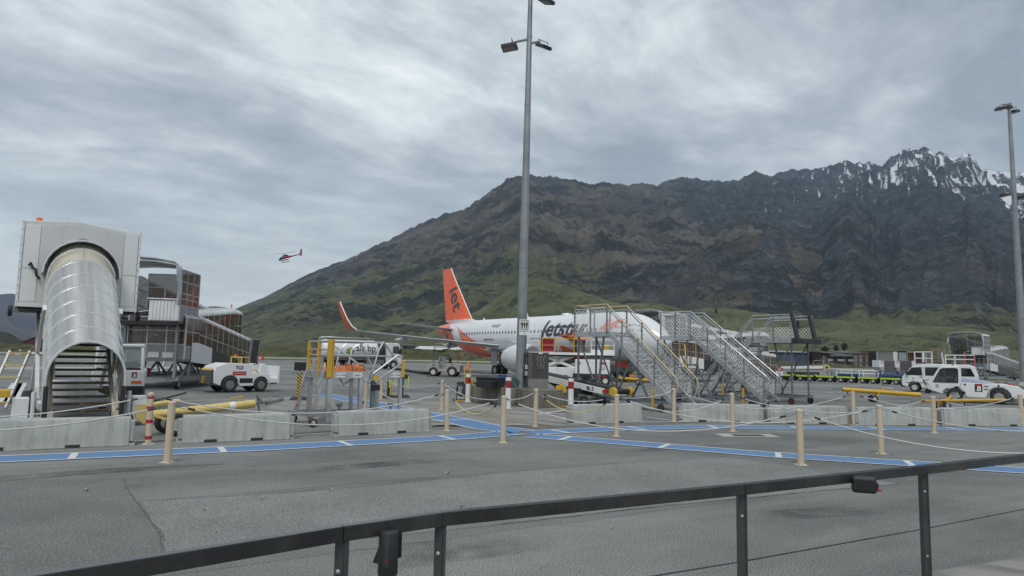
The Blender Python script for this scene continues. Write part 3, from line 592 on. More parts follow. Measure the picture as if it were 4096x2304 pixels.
BAR = [((0, 1804), (538, 1783), 'concrete barrier below the arched metal boarding stair, leftmost of the row', -0.9), ((706, 1775), (1180, 1757), 'concrete barrier in front of the pale yellow towbar', 0), ((1340, 1747), (1733, 1727), 'concrete barrier in front of the aluminium maintenance platform', 0),
       ((2287, 1700), (2576, 1689), 'short looking concrete barrier below the belt loader with yellow wheels', 0), ((2717, 1687), (3060, 1693), 'concrete barrier at the foot of the cream railed passenger stairs', 0), ((3072, 1694), (3405, 1699), 'concrete barrier right of the silver railed passenger stairs', 0),
       ((3425, 1703), (3760, 1704), 'concrete barrier in front of the thick yellow towbar on the right', 0), ((3772, 1704), (4110, 1706), 'concrete barrier in front of the white pushback tractor, rightmost of the row', 0.8)]
for a, b, lab, ext in BAR:
    A, B = G(*a), G(*b); d = (B - A).normalized()
    if ext < 0: A = A + d * ext
    if ext > 0: B = B + d * ext
    barrier(A, B, lab)

# ------------------------------------------------------------------ bollards and ropes
BP = {}
def bollard(key, uv, top, label, banded=False, lean=True, h=1.02):
    b = G(*uv); t = thing('bollard', label, 'bollard', b, random.uniform(-0.3, 0.3), 'cream rope bollards')
    t.rotation_euler.x = random.uniform(-0.014, 0.014); t.rotation_euler.y = random.uniform(-0.016, 0.016)
    r = 0.062
    pst = MB(); pst.lathe([(0.012, r), (h - 0.05, r)], (0, 0, 0), (0, 0, 1), 18); pst.build('post', cream, t)
    cp = MB(); cp.lathe([(h - 0.05, r + 0.003), (h - 0.012, r + 0.004), (h, r * 0.86), (h + 0.008, r * 0.4)], (0, 0, 0), (0, 0, 1), 18); cp.build('cap', cream, t)
    bp = MB(); bp.box(-0.1, 0.1, -0.1, 0.1, 0.0, 0.012); bp.build('base_plate', mat('cream_plate', (0.6, 0.56, 0.47), 0.5), t, 0)
    for k, (sx, sy) in enumerate(((-1, -1), (1, -1), (1, 1), (-1, 1))):
        q = MB(); q.cyl((sx * 0.083, sy * 0.083, 0.012), (sx * 0.083, sy * 0.083, 0.035), 0.011, n=6); q.build('bolt', alud, t, 0)
    if banded:
        for z0, z1, m in ((h - 0.115, h - 0.065, red), (h - 0.34, h - 0.265, red), (h - 0.60, h - 0.53, red), (h - 0.92, h - 0.85, red)):
            q = MB(); q.lathe([(z0, r + 0.002), (z1, r + 0.002)], (0, 0, 0), (0, 0, 1), 18); q.build('red_band', m, t)
    BP[key] = Vector((b.x, b.y, h - 0.075)); return t
bollard('b1', (669, 1850), 0, 'cream bollard nearest the camera on the left, by the blue walkway')
bollard('b2', (592, 1777), 0, 'cream bollard with red bands beside the pale yellow towbar', True)
bollard('b3', (2012, 1770), 0, 'cream bollard on the blue walkway junction, in front of the light pole')
bollard('b4', (1787, 1722), 0, 'cream bollard with a yellow rope, right end of the barrier by the platform')
bollard('b5', (1766, 1639), 0, 'cream bollard just behind another, left of the concrete plinth')
bollard('b6', (2141, 1706), 0, 'cream bollard right below the steel electrical cabinet')
bollard('b7', (2466, 1745), 0, 'cream bollard in front of the yellow wheels of the belt loader')
bollard('b8', (2696, 1688), 0, 'cream bollard at the foot of the cream railed stairs')
bollard('b9', (2931, 1725), 0, 'cream bollard below the silver railed stairs, near the drain cover')
bollard('b10', (3204, 1860), 0, 'cream bollard largest on the right, standing on the lower blue walkway')
bollard('b11', (3525, 1815), 0, 'cream bollard above the black rail box, second largest on the right')
bollard('b12', (3416, 1701), 0, 'cream bollard behind the barriers, left of the thick yellow towbar wheels')
bollard('b13', (3736, 1732), 0, 'cream bollard in front of the thin yellow towbar')
bollard('b14', (4088, 1705), 0, 'cream bollard at the right edge of the picture')
bollard('b15', (1460, 1636), 0, 'cream bollard seen through the legs of the aluminium platform')
bollard('b16', (1524, 1598), 0, 'cream bollard behind the platform, next to the black sign stands')
ropem = pmat('white_rope', lambda t: {'Base Color': t.mix(t.n('TexWave', {'Vector': t.n('TexCoord', out=3), 'Scale': 18.0, 'Distortion': 1.0}, out=0), (0.40, 0.41, 0.40), (0.66, 0.66, 0.64)), 'Roughness': 0.9})
yrope = mat('pale_yellow_rope', (0.62, 0.52, 0.24), 0.85, 0, 0.1, 8)
def rope(A, B, sag, label, m=None, r=0.0125):
    A, B = Vector(A), Vector(B); d = Vector(((B - A).x, (B - A).y, 0)).normalized(); A = A + d * 0.07; B = B - d * 0.07
    t = thing('rope', label, 'rope', A, 0, 'ropes between the bollards'); pts = []
    n = 30
    for k in range(n + 1): q = k / n; p = A.lerp(B, q); p.z -= 4 * sag * q * (1 - q); pts.append(p)
    L = (B - A).length; c = max(1, int(n * 0.28 / L))
    mb = MB(); mb.path(pts[c:n - c + 1], r, 7); mb.build('strand', m or ropem, t, 60, world=True)
    for e, f_ in ((pts[0], pts[c]), (pts[-1], pts[n - c])):
        hk = MB(); mid = e.lerp(f_, 0.5); ax = (f_ - e); a_, b_, _ = basis(ax); ring = [mid + ax * 0.5 * math.cos(q) + b_ * 0.022 * math.sin(q) for q in np.linspace(0, 2 * math.pi, 14)[:-1]]
        hk.path(ring, 0.006, 5, True); hk.build('snap_hook', galv, t, 60, world=True)
        fe = MB(); fe.cyl(f_ - ax.normalized() * 0.02, f_ + ax.normalized() * 0.09, r * 1.55, n=8); fe.build('ferrule', black, t, world=True)
    return t
def off(u, v, z=0.93, d=None): p = G(u, v); p.z = z; return p
rope(Vector((-12.5, 11.2, 0.93)), BP['b2'], 0.35, 'white rope rising to the red banded bollard from the left edge')
rope(Vector((-11.0, 9.2, 0.93)), BP['b1'], 0.35, 'white rope rising to the nearest bollard from the left edge over a barrier')
rope(BP['b2'], BP['b4'], 0.42, 'white rope from the red banded bollard past the maintenance platform')
rope(BP['b1'], BP['b3'], 0.44, 'long white rope across the front of the barrier before the platform')
rope(G(1251, 1660) + Vector((0, 0.9, 1.15)), BP['b15'], 0.22, 'white rope hanging behind the ladder of the platform')
rope(BP['b16'], BP['b5'], 0.32, 'white rope in front of the two black sign stands')
rope(BP['b15'], BP['b4'], 0.45, 'slack white rope from the platform legs to the yellow rope bollard')
rope(BP['b5'], BP['b3'], 0.20, 'white rope slanting down in front of the red and white post by the plinth')
rope(BP['b4'], BP['b3'], 0.42, 'pale yellow rope hanging deep left of the concrete plinth', yrope)
rope(BP['b3'], BP['b6'], 0.08, 'short taut white rope in front of the plinth')
rope(BP['b3'], BP['b10'], 0.50, 'longest white rope, crossing in front of the middle barriers')
rope(BP['b6'], BP['b7'], 0.18, 'white rope in front of the yellow stand')
rope(BP['b6'], BP['b7'], 0.46, 'pale yellow rope hanging over the short barrier', yrope)
rope(BP['b7'], BP['b8'], 0.10, 'white rope rising to the foot of the cream railed stairs')
rope(BP['b7'], BP['b9'], 0.38, 'white rope sagging to the bollard below the silver railed stairs')
rope(BP['b7'], BP['b11'], 0.45, 'white rope from the belt loader bollard to the second largest bollard on the right')
rope(BP['b8'], BP['b12'], 0.50, 'white rope running just above the barriers right of the stairs')
rope(BP['b9'], BP['b13'], 0.42, 'white rope sagging in front of the barriers on the right')
rope(BP['b12'], BP['b14'], 0.42, 'white rope hanging behind the barriers under the pushback tractor')
rope(BP['b13'], Vector((20.5, 21.8, 0.93)), 0.5, 'white rope leaving the picture at the right over the rightmost barrier')
rope(BP['b11'], Vector((16.0, 16.8, 0.93)), 0.5, 'white rope from the second largest right bollard out of the picture')
rope(BP['b10'], Vector((11.2, 11.0, 0.93)), 0.52, 'white rope sagging low from the largest bollard to behind the black railing')

# ------------------------------------------------------------------ black railing in the foreground
railm = mat('black_railing_paint', (0.026, 0.027, 0.028), 0.24, 0.0, 0.3, 2.5, dirt=0.5, dcol=(0.085, 0.085, 0.08), coat=0.3)
railg = mat('grey_post_paint', (0.075, 0.078, 0.08), 0.42, 0.4, 0.2, 3, dirt=0.2)
RH = 1.05
def ontop(u, v): return G(u, v, RH)
rp = [ontop(-420, 2385), ontop(1368, 2101), ontop(1763, 2046), ontop(2970, 1934), ontop(3697, 1860), ontop(4300, 1792)]
_e = (rp[-1] - rp[-2]).normalized(); rp.append(rp[-1] + _e * 7.0); _s = (rp[0] - rp[1]).normalized(); rp.insert(0, rp[0] + _s * 3.0)
rail = thing('railing', 'black steel railing across the foreground', 'railing', (rp[3].x, rp[3].y, 0))
for k, (a, b) in enumerate(zip(rp, rp[1:])):
    d = (b - a).normalized(); up = Vector((0, 0, 1)); q = MB()
    q.bar(a + d * 0.002 - up * 0.0375, b - d * 0.002 - up * 0.0375, 0.05, 0.075, up); q.build('top_rail', railm, rail, 0, 0.004, world=True)
posts = [(1368, 2101), (1763, 2046), (2970, 1934), (3697, 1860)]
for p in [ontop(u, v) for u, v in posts] + [rp[-2] + _e * k for k in (0.6, 2.6, 4.6, 6.6)]:
    p = p.copy(); p.z = 0; q = MB(); q.box(p.x - 0.03, p.x + 0.03, p.y - 0.004, p.y + 0.052, 0, RH - 0.078); po = q.build('post', railg, rail, 0, 0.003, world=True)
    q = MB(); q.box(p.x + 0.012, p.x + 0.018, p.y - 0.006, p.y - 0.004, 0, RH - 0.08); q.build('seam', railm, po, 0, world=True)
    for z in (0.83, 0.30): 
        q = MB(); q.lathe([(0, 0.011), (0.006, 0.011), (0.009, 0.005)], (p.x - 0.008, p.y - 0.004, z), (0, -1, 0), 10); q.build('screw', alu, po, 30, world=True)
c = [ontop(1368, 2101), ontop(2970, 1934), ontop(3697, 1860), ontop(4300, 1792)]
q = MB(); q.path([Vector((p.x, p.y + 0.02, 0.52)) for p in [rp[2], rp[3], rp[4], rp[5], rp[6], rp[7]]], 0.005, 6); q.build('tension_wire', railm, rail, 60, world=True)
# belt-barrier cassettes clipped under the rail
bp1 = ontop(1568, 2076); t = thing('belt_cassette', 'black cylindrical belt cassette hanging on the railing', 'belt cassette', (bp1.x, bp1.y - 0.075, RH - 0.05))
q = MB(); q.lathe([(-0.205, 0.047), (-0.2, 0.05), (0.0, 0.05), (0.008, 0.046), (0.01, 0.03)], (0, 0, 0), (0, 0, 1), 24); q.build('housing', black, t)
q = MB(); q.prism([(-0.085, -0.16), (-0.04, -0.03), (0.06, 0.0), (0.06, -0.13), (-0.06, -0.165)], 0.04, 0.046, 'y'); q.build('wall_bracket', black, t, 0)
q = MB(); q.box(-0.012, 0.016, -0.056, -0.046, -0.16, -0.02); q.build('belt_clip', dark, t, 0, 0.003)
q = MB(); q.box(-0.006, 0.004, -0.0575, -0.0555, -0.125, -0.12); q.build('latch_mark', red, t, 0)
bp2 = ontop(3430, 1888); t = thing('belt_cassette', 'black rectangular belt cassette with red latch on the railing', 'belt cassette', (bp2.x, bp2.y - 0.09, RH - 0.02), -0.35)
q = MB(); q.box(-0.085, 0.085, -0.05, 0.05, -0.12, 0.0); q.build('housing', black, t, 0, 0.02, 3)
q = MB(); q.box(0.083, 0.10, -0.03, 0.03, -0.1, -0.04); q.build('belt_end', black, t, 0, 0.004)
q = MB(); q.prism([(0.0865, -0.05), (0.1015, -0.085), (0.115, -0.08), (0.112, -0.095), (0.086, -0.095)], -0.055, -0.045, 'y'); q.build('latch', red, t, 0)
# dry leaves blown onto the asphalt
leafm = mat('dry_leaf', (0.36, 0.34, 0.29), 0.8, 0, 0.3, 20)
for k, (u, v) in enumerate(((1790, 1895), (1052, 1998), (1325, 1963), (1847, 2030), (2449, 2116), (2574, 1903), (345, 1963), (820, 2042))):
    p = G(u, v, 0.004); L = random.uniform(0.03, 0.055); t = MB(); a0 = random.random() * 6; o = []
    for j in range(10): rr = L * (1.0 if j % 2 == 0 else 0.45); o.append((p.x + rr * math.cos(a0 + j * 0.628), p.y + rr * 0.7 * math.sin(a0 + j * 0.628), 0.01 + 0.018 * ((j * 7) % 3)))
    o.append((p.x, p.y, 0.012)); t.add(o, [(10, j, (j + 1) % 10) for j in range(10)])
    where = ('just below the blue walkway in the centre', 'lower left of the centre', 'near the middle of the foreground', 'beside the black top rail', 'below the railing to the right of centre', 'right of centre below the walkway', 'at the left by the asphalt joint', 'at the left of the foreground asphalt')[k]
    tag(t.build('dry_leaf', leafm, None, 0), 'small dry leaf lying on asphalt ' + where, 'leaf', 'dry leaves on the asphalt')
# ------------------------------------------------------------------ airliner
def wheel(parent, x, y, z, r, w, rim=0.56, rimm=None, name='wheel', axis=(0, 1, 0), n=22, world=False):
    q = MB(); h = w / 2; a = Vector(axis).normalized()
    q.lathe([(-h * 0.80, r * rim), (-h, r * (rim + 0.12)), (-h, r * 0.86), (-h * 0.72, r * 0.97), (-h * 0.3, r), (h * 0.3, r), (h * 0.72, r * 0.97), (h, r * 0.86), (h, r * (rim + 0.12)), (h * 0.80, r * rim)], (x, y, z), a, n)
    o = q.build(name, rubber, parent, 50, world=world)
    q = MB(); q.lathe([(-h * 0.86, r * rim * 0.98), (-h * 0.60, r * rim * 0.80), (-h * 0.55, r * rim * 0.4), (-h * 0.8, r * rim * 0.34), (-h * 0.82, 0.01), (h * 0.82, 0.01), (h * 0.8, r * rim * 0.34), (h * 0.55, r * rim * 0.4), (h * 0.60, r * rim * 0.80), (h * 0.86, r * rim * 0.98)], (x, y, z), a, n)
    ri = q.build('rim', rimm or rimw, o, 40, world=world)
    return o
NOSE = Vector((12.25, 52.8, 0)); AFT = Vector((-0.57, 0.8216, 0)); 
# local axes: x aft from the nose, y to starboard (the side the camera sees), z up
plane = thing('airliner', 'white airliner with orange tail fin parked behind the passenger stairs', 'airliner', NOSE, yaw(AFT))
SEC = [(0.0, 0.06, 3.20), (0.12, 0.34, 3.21), (0.35, 0.60, 3.23), (0.8, 0.96, 3.30), (1.4, 1.27, 3.40), (2.2, 1.56, 3.53), (3.0, 1.75, 3.63), (4.0, 1.88, 3.70), (5.2, 1.955, 3.74), (6.2, 1.975, 3.75), (12, 1.975, 3.75), (18, 1.975, 3.75), (24.5, 1.975, 3.75), (26.5, 1.93, 3.80), (28.5, 1.80, 3.93), (30.5, 1.56, 4.14), (32.5, 1.22, 4.42), (34.5, 0.84, 4.70), (36, 0.55, 4.87), (37.1, 0.32, 4.97), (37.57, 0.12, 5.0)]
_sx = [s[0] for s in SEC]
def fr(x): return float(np.interp(x, _sx, [s[1] for s in SEC]))
def fz(x): return float(np.interp(x, _sx, [s[2] for s in SEC]))
def fside(x, z, o=0.0, side=1):        # point on the flank at station x, height z
    r = fr(x); k = max(-0.98, min(0.98, (z - fz(x)) / (r * 1.045))); return (x, side * (r * math.sqrt(1 - k * k) + o), z)
def m_fus(t):
    co = t.n('TexCoord', out=3); s_ = t.t.nodes.new('ShaderNodeSeparateXYZ'); t.t.links.new(co, s_.inputs[0]); x, y, z = s_.outputs
    zz = t.math('SUBTRACT', z, 2.0)
    edge = t.math('SUBTRACT', x, t.math('ADD', 22.0, t.math('MULTIPLY', t.math('POWER', t.math('MAXIMUM', zz, 0.0), 1.15), 2.25)))   # >0 : orange
    swo = t.math('SUBTRACT', x, t.math('ADD', 28.6, t.math('MULTIPLY', t.math('POWER', t.math('ABSOLUTE', t.math('SUBTRACT', z, 3.6)), 1.6), 0.9)))
    m1 = t.math('GREATER_THAN', edge, 0.0)
    sil = t.math('MULTIPLY', t.math('MULTIPLY', t.math('GREATER_THAN', swo, 0.0), t.math('LESS_THAN', swo, 2.0)), t.math('GREATER_THAN', z, 3.4))
    thin = t.math('LESS_THAN', t.math('ABSOLUTE', t.math('SUBTRACT', edge, 1.2)), 0.07)
    c = t.mix(t.ramp(t.noise(co, 0.5, 4), [(0.3, 0.0), (0.7, 1.0)]), (0.62, 0.64, 0.66), (0.70, 0.715, 0.73))
    fl_ = t.math('GREATER_THAN', t.math('SUBTRACT', t.math('MULTIPLY', t.math('SUBTRACT', x, 8.7), 0.27), t.math('SUBTRACT', z, 2.35)), 0.0)
    fl_ = t.math('MULTIPLY', fl_, t.math('MULTIPLY', t.math('GREATER_THAN', x, 8.7), t.math('LESS_THAN', x, 11.2)))
    c = t.mix(t.math('MAXIMUM', m1, fl_), c, (0.80, 0.125, 0.035))
    c = t.mix(t.math('MAXIMUM', sil, thin), c, (0.62, 0.64, 0.66))
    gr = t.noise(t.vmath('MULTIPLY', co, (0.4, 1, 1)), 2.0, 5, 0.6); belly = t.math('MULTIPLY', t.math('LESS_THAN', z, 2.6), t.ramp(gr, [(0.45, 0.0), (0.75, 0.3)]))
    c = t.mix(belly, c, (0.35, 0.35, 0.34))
    return {'Base Color': c, 'Roughness': 0.26, 'Coat Weight': 0.3}
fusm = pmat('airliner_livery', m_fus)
q = MB(); NS = 40; vs_ = []; fs = []
xs = sorted(set(_sx + [8, 10, 14, 16, 20, 22, 25.5, 27.5, 29.5, 31.5, 33.5]))
for x in xs:
    r, z = fr(x), fz(x)
    for i in range(NS): a = 2 * math.pi * i / NS; vs_.append((x, r * math.cos(a), z + r * 1.045 * math.sin(a)))
for k in range(len(xs) - 1): fs += [(k * NS + i, k * NS + (i + 1) % NS, (k + 1) * NS + (i + 1) % NS, (k + 1) * NS + i) for i in range(NS)]
fs += [tuple(range(NS)), tuple(range((len(xs) - 1) * NS, len(xs) * NS))]
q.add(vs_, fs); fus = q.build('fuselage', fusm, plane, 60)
q = MB()                                  # wing-to-body fairing
bel = [(11.2, 0.25, 1.9), (12.2, 1.5, 1.95), (14, 2.15, 2.0), (18, 2.2, 2.0), (20.5, 1.7, 2.0), (22.5, 0.3, 1.95)]; vs_ = []
for x, hw, z in bel:
    for i in range(16): a = 2 * math.pi * i / 16; vs_.append((x, hw * math.cos(a), z + 0.62 * min(1, hw) * math.sin(a)))
q.add(vs_, [(k * 16 + i, k * 16 + (i + 1) % 16, (k + 1) * 16 + (i + 1) % 16, (k + 1) * 16 + i) for k in range(5) for i in range(16)]); 
pgrey = mat('wing_grey', (0.50, 0.52, 0.54), 0.32, 0.1, 0.06, 0.8, dirt=0.15, dcol=(0.33, 0.33, 0.33)); q.build('belly_fairing', pgrey, plane, 60)
def foil(LE, ch, z, y, th, n=7):          # airfoil section loop (x,z) at span y
    o = []; 
    for i in range(n + 1): s = i / n; o.append((LE + ch * s, y, z + th * ch * (1.35 * math.sqrt(s) - 1.35 * s) * 0.75))
    for i in range(n - 1, 0, -1): s = i / n; o.append((LE + ch * s, y, z - th * ch * (1.2 * math.sqrt(s) - 1.2 * s) * 0.55))
    return o
def loft(secs, name, m, parent, caps=True):
    q = MB(); n = len(secs[0]); vv = [p for s in secs for p in s]; ff = [(k * n + i, k * n + (i + 1) % n, (k + 1) * n + (i + 1) % n, (k + 1) * n + i) for k in range(len(secs) - 1) for i in range(n)]
    if caps: ff += [tuple(range(n)), tuple(range((len(secs) - 1) * n, len(secs) * n))]
    q.add(vv, ff); return q.build(name, m, parent, 50)
for sd in (-1, 1):
    W = [(1.5, 12.0, 6.9, 2.45, 0.15), (3.4, 13.2, 5.7, 2.62, 0.14), (6.4, 15.1, 4.0, 2.88, 0.12), (11.5, 18.0, 2.75, 3.36, 0.11), (16.2, 20.65, 1.7, 3.82, 0.10), (16.9, 21.1, 1.55, 3.95, 0.10)]
    wing = loft([foil(le, c, z, sd * y, th) for y, le, c, z, th in W], 'wing', pgrey, plane)
    def foilv(y, le, c, z, w): return [(le + c * s, sd * (y + w * f), z) for s, f in ((0, 0), (0.1, 0.5), (0.4, 0.7), (0.8, 0.3), (1, 0), (0.8, -0.3), (0.4, -0.7), (0.1, -0.5))]
    wl = loft([foilv(16.92, 21.05, 1.6, 3.95, 0.11), foilv(17.25, 21.35, 1.42, 4.25, 0.08), foilv(17.5, 21.75, 1.2, 4.8, 0.06), foilv(17.72, 22.25, 0.95, 5.6, 0.05), foilv(17.9, 22.85, 0.55, 6.45, 0.03)], 'winglet', orange, plane)
    q = MB(); q.path([(21.02, sd * 16.92, 3.95), (21.32, sd * 17.25, 4.25), (21.72, sd * 17.5, 4.8), (22.22, sd * 17.72, 5.6), (22.82, sd * 17.9, 6.47)], 0.055, 6); q.build('leading_edge', whiteclean, wl, 60)
    for y, x0, z in ((4.4, 16.8, 2.35), (8.3, 18.1, 2.75), (12.4, 20.0, 3.15)):   # flap track fairings
        q = MB(); q.lathe([(0, 0.03), (0.5, 0.17), (1.3, 0.22), (2.2, 0.14), (2.9, 0.02)], (x0, sd * y, z), (1, 0, 0.03), 10); q.build('flap_fairing', pgrey, wing, 60)
    # engine
    eg = MB(); ex, ey, ez = 9.9, sd * 5.75, 1.72
    eg.lathe([(0.25, 0.88), (0.05, 0.98), (0.0, 1.06), (0.06, 1.14), (0.4, 1.24), (1.2, 1.29), (2.2, 1.24), (3.2, 1.02), (3.45, 0.94), (3.40, 0.86), (2.6, 0.8)], (ex, ey, ez), (1, 0, 0), 32); en = eg.build('engine', whiteclean if False else mat('nacelle_grey', (0.60, 0.62, 0.635), 0.3, 0, 0.04, 1.0, dirt=0.1, dcol=(0.4, 0.4, 0.4)), plane, 40)
    q = MB(); q.lathe([(0.0, 0.99), (-0.02, 1.06), (0.06, 1.15), (0.16, 1.185), (0.17, 1.17)], (ex, ey, ez), (1, 0, 0), 32); q.build('intake_lip', alu, en, 60)
    q = MB(); q.lathe([(0.3, 0.9), (0.32, 0.01)], (ex, ey, ez), (1, 0, 0), 24); q.build('fan', dark, en)
    q = MB(); q.lathe([(0.02, 0.01), (0.3, 0.3)], (ex, ey, ez), (1, 0, 0), 14); q.build('spinner', mat('spinner_grey', (0.12, 0.12, 0.12), 0.4), en, 60)
    q = MB(); q.lathe([(3.2, 0.62), (4.2, 0.42), (4.25, 0.3)], (ex, ey, ez + 0.05), (1, 0, 0), 20); q.build('exhaust_cone', alud, en)
    q = MB(); q.add(*[[(ex + 1.0, ey - 0.2, ez + 1.1), (ex + 1.0, ey + 0.2, ez + 1.1), (ex + 5.6, ey - 0.12, ez + 0.75), (ex + 5.6, ey + 0.12, ez + 0.75), (ex + 3.2, ey - 0.2, ez + 1.55), (ex + 3.2, ey + 0.2, ez + 1.55), (ex + 6.5, ey - 0.1, ez + 1.1), (ex + 6.5, ey + 0.1, ez + 1.1)], [(0, 1, 5, 4), (4, 5, 7, 6), (2, 6, 7, 3), (0, 2, 3, 1), (0, 4, 6, 2), (1, 3, 7, 5)]]); q.build('pylon', pgrey, plane, 50)
    q = MB(); q.poly3([(ex + 0.9, ey - sd * 0.75, ez + 1.0), (ex + 1.9, ey - sd * 0.9, ez + 0.95), (ex + 1.5, ey - sd * 1.15, ez + 1.2)], 0.03); q.build('strake', pgrey, en, 0)
    # horizontal stabiliser
    loft([foil(30.6, 3.9, 4.75, sd * 0.6, 0.10), foil(32.4, 2.6, 5.1, sd * 3.4, 0.09), foil(34.1, 1.4, 5.42, sd * 6.2, 0.08)], 'stabiliser', pgrey, plane)
    # main gear
    for yy in (3.45, 4.25): wheel(plane, 17.71, sd * yy, 0.58, 0.58, 0.42, 0.5, name='main_wheel')
    q = MB(); q.cyl((17.71, sd * 3.85, 0.58), (17.71, sd * 3.75, 2.3), 0.13, n=10); q.cyl((17.71, sd * 3.3, 0.58), (17.71, sd * 4.4, 0.58), 0.09, n=8); q.cyl((17.6, sd * 3.8, 1.3), (17.5, sd * 2.2, 2.1), 0.08, n=8); q.build('main_gear_leg', alud, plane)
    q = MB(); q.box(17.2, 18.2, sd * 4.5 - 0.03, sd * 4.5 + 0.03, 1.0, 2.4); q.build('gear_door', pgrey, plane, 0)
# fin
finsec = [(27.2, 8.0, 5.62, 0.05), (29.3, 6.0, 6.0, 0.10), (30.4, 5.05, 7.3, 0.10), (32.0, 3.85, 9.25, 0.10), (33.6, 2.65, 11.2, 0.09), (34.3, 2.0, 12.2, 0.05)]
def vfoil(le, c, z, th): return [(le + c * s, th * c * f, z) for s, f in ((0, 0), (0.06, 0.28), (0.25, 0.5), (0.6, 0.38), (1, 0.03), (1, -0.03), (0.6, -0.38), (0.25, -0.5), (0.06, -0.28))]
fin = loft([vfoil(*s) for s in finsec[1:]], 'tail_fin', mat('fin_orange', (0.80, 0.135, 0.045), 0.3, 0, 0.08, 0.6), plane)
q = MB(); q.path([(29.28, 0, 6.0), (30.38, 0, 7.3), (31.98, 0, 9.25), (33.58, 0, 11.2), (34.28, 0, 12.2)], 0.06, 6); q.build('leading_edge', whiteclean, fin, 60)
loft([vfoil(26.0, 8.4, 5.55, 0.03), vfoil(28.5, 6.6, 5.85, 0.09), vfoil(29.3, 6.0, 6.02, 0.10)], 'dorsal_fillet', mat('fillet_white', (0.64, 0.655, 0.67), 0.3), fin)
# fin lettering (both flanks follow the fin's slope and thickness)
def fin_y(x, z):
    le = np.interp(z, [s[2] for s in finsec], [s[0] for s in finsec]); c = np.interp(z, [s[2] for s in finsec], [s[1] for s in finsec]); th = np.interp(z, [s[2] for s in finsec], [s[3] for s in finsec])
    s = (x - le) / c; return float(np.interp(s, [0, 0.06, 0.25, 0.6, 1], [0, 0.28, 0.5, 0.38, 0.03]) * th * c) + 0.015
me = text_mesh('let', 3.0, 0.05, 0.15, 'CENTER', 0.0, 1.0)
bm = bmesh.new(); bm.from_mesh(me)
for k in range(-8, 9):
    for nrm in ((1, 0, 0), (0, 1, 0)): bmesh.ops.bisect_plane(bm, geom=bm.verts[:] + bm.edges[:] + bm.faces[:], plane_co=(k * 0.4 * nrm[0], k * 0.4 * nrm[1], 0), plane_no=nrm)
ca, sa = math.cos(R_(64)), math.sin(R_(64))
for v in bm.verts:                        # starboard flank: text x runs forward (towards the nose) and down
    tx, ty = v.co.x, v.co.y; f_ = tx * ca + ty * sa; u_ = -tx * sa + ty * ca
    x = 32.9 - f_; z = 8.6 + u_; v.co = (x, fin_y(x, z), z)
for v in [v for v in bm.verts if not (6.15 < v.co.z < 12.1 and np.interp(v.co.z, [s[2] for s in finsec], [s[0] for s in finsec]) + 0.05 < v.co.x < np.interp(v.co.z, [s[2] for s in finsec], [s[0] + s[1] for s in finsec]) - 0.03)]: bm.verts.remove(v)
bm.to_mesh(me); bm.free(); link('fin_lettering', me, charcoal, fin, 0)
# flank lettering
def flank_text(s, size, x0, z0, m, bold=0.0, shear=0.0, name='lettering', sx=1.0, dy=0.012, cut=0.12):
    me = text_mesh(s, size, bold, shear, 'LEFT'); bm = bmesh.new(); bm.from_mesh(me)
    ys = [v.co.y for v in bm.verts]; k = min(ys)
    while k < max(ys): bmesh.ops.bisect_plane(bm, geom=bm.verts[:] + bm.edges[:] + bm.faces[:], plane_co=(0, k, 0), plane_no=(0, 1, 0)); k += cut
    for v in bm.verts:
        x = x0 - v.co.x * sx; v.co = fside(x, z0 + v.co.y, dy)
    bm.to_mesh(me); bm.free(); return link(name, me, m, plane, 0)
flank_text('Jetstar', 2.05, 13.9, 4.42, charcoal, 0.055, 0.22, 'airline_lettering', 1.15)
flank_text('VH-A5F', 0.45, 22.7, 4.95, charcoal, 0.006, 0.15, 'registration', 1.0)
flank_text('AIRBUS A320neo', 0.26, 23.6, 3.55, charcoal, 0.004, 0.0, 'type_lettering', 1.0)
star = [(6.0, 4.25), (5.55, 4.6), (5.3, 5.25), (4.85, 4.75), (4.2, 5.05), (3.55, 5.1), (4.2, 4.62), (3.6, 4.42), (4.5, 4.3), (4.55, 3.45), (5.05, 4.15)]
bm = bmesh.new(); vv = [bm.verts.new((x, z, 0)) for x, z in star]; bm.faces.new(vv); bmesh.ops.triangulate(bm, faces=bm.faces[:])
for k in range(14):
    bmesh.ops.bisect_plane(bm, geom=bm.verts[:] + bm.edges[:] + bm.faces[:], plane_co=(0, 3.5 + k * 0.13, 0), plane_no=(0, 1, 0)); bmesh.ops.bisect_plane(bm, geom=bm.verts[:] + bm.edges[:] + bm.faces[:], plane_co=(3.4 + k * 0.2, 0, 0), plane_no=(1, 0, 0))
for v in bm.verts: v.co = fside(v.co.x, v.co.y, 0.02)
me = bpy.data.meshes.new('star'); bm.to_mesh(me); bm.free(); link('star_emblem', me, orange, plane, 0)
# cabin windows, exits, doors, cockpit
wmat = mat('cabin_window_glass', (0.05, 0.06, 0.07), 0.2, 0, 0.1); wrim = mat('window_surround', (0.34, 0.36, 0.38), 0.4)
wp = []
for i in range(14): a = 2 * math.pi * i / 14; wp.append((0.115 * math.copysign(abs(math.cos(a)) ** 0.7, math.cos(a)), 0.165 * math.copysign(abs(math.sin(a)) ** 0.7, math.sin(a))))
q = MB(); pts = [fside(10 + a, 4.25 + b, 0.006) for a, b in wp]; q.add([(p[0] - 10, p[1], p[2]) for p in pts], [tuple(range(14))]); w0 = q.build('cabin_window', wrim, plane, 0); w0.location = (6.35, 0, 0)
q = MB(); pts = [fside(10 + a * 0.75, 4.25 + b * 0.78, 0.011) for a, b in wp]; q.add([(p[0] - 10, p[1], p[2]) for p in pts], [tuple(range(14))]); p0 = q.build('pane', wmat, w0, 0)
k = 0
for i in range(1, 43):
    c = twin(w0, plane, (6.35 + i * 0.533, 0, 0)); twin(p0, c)
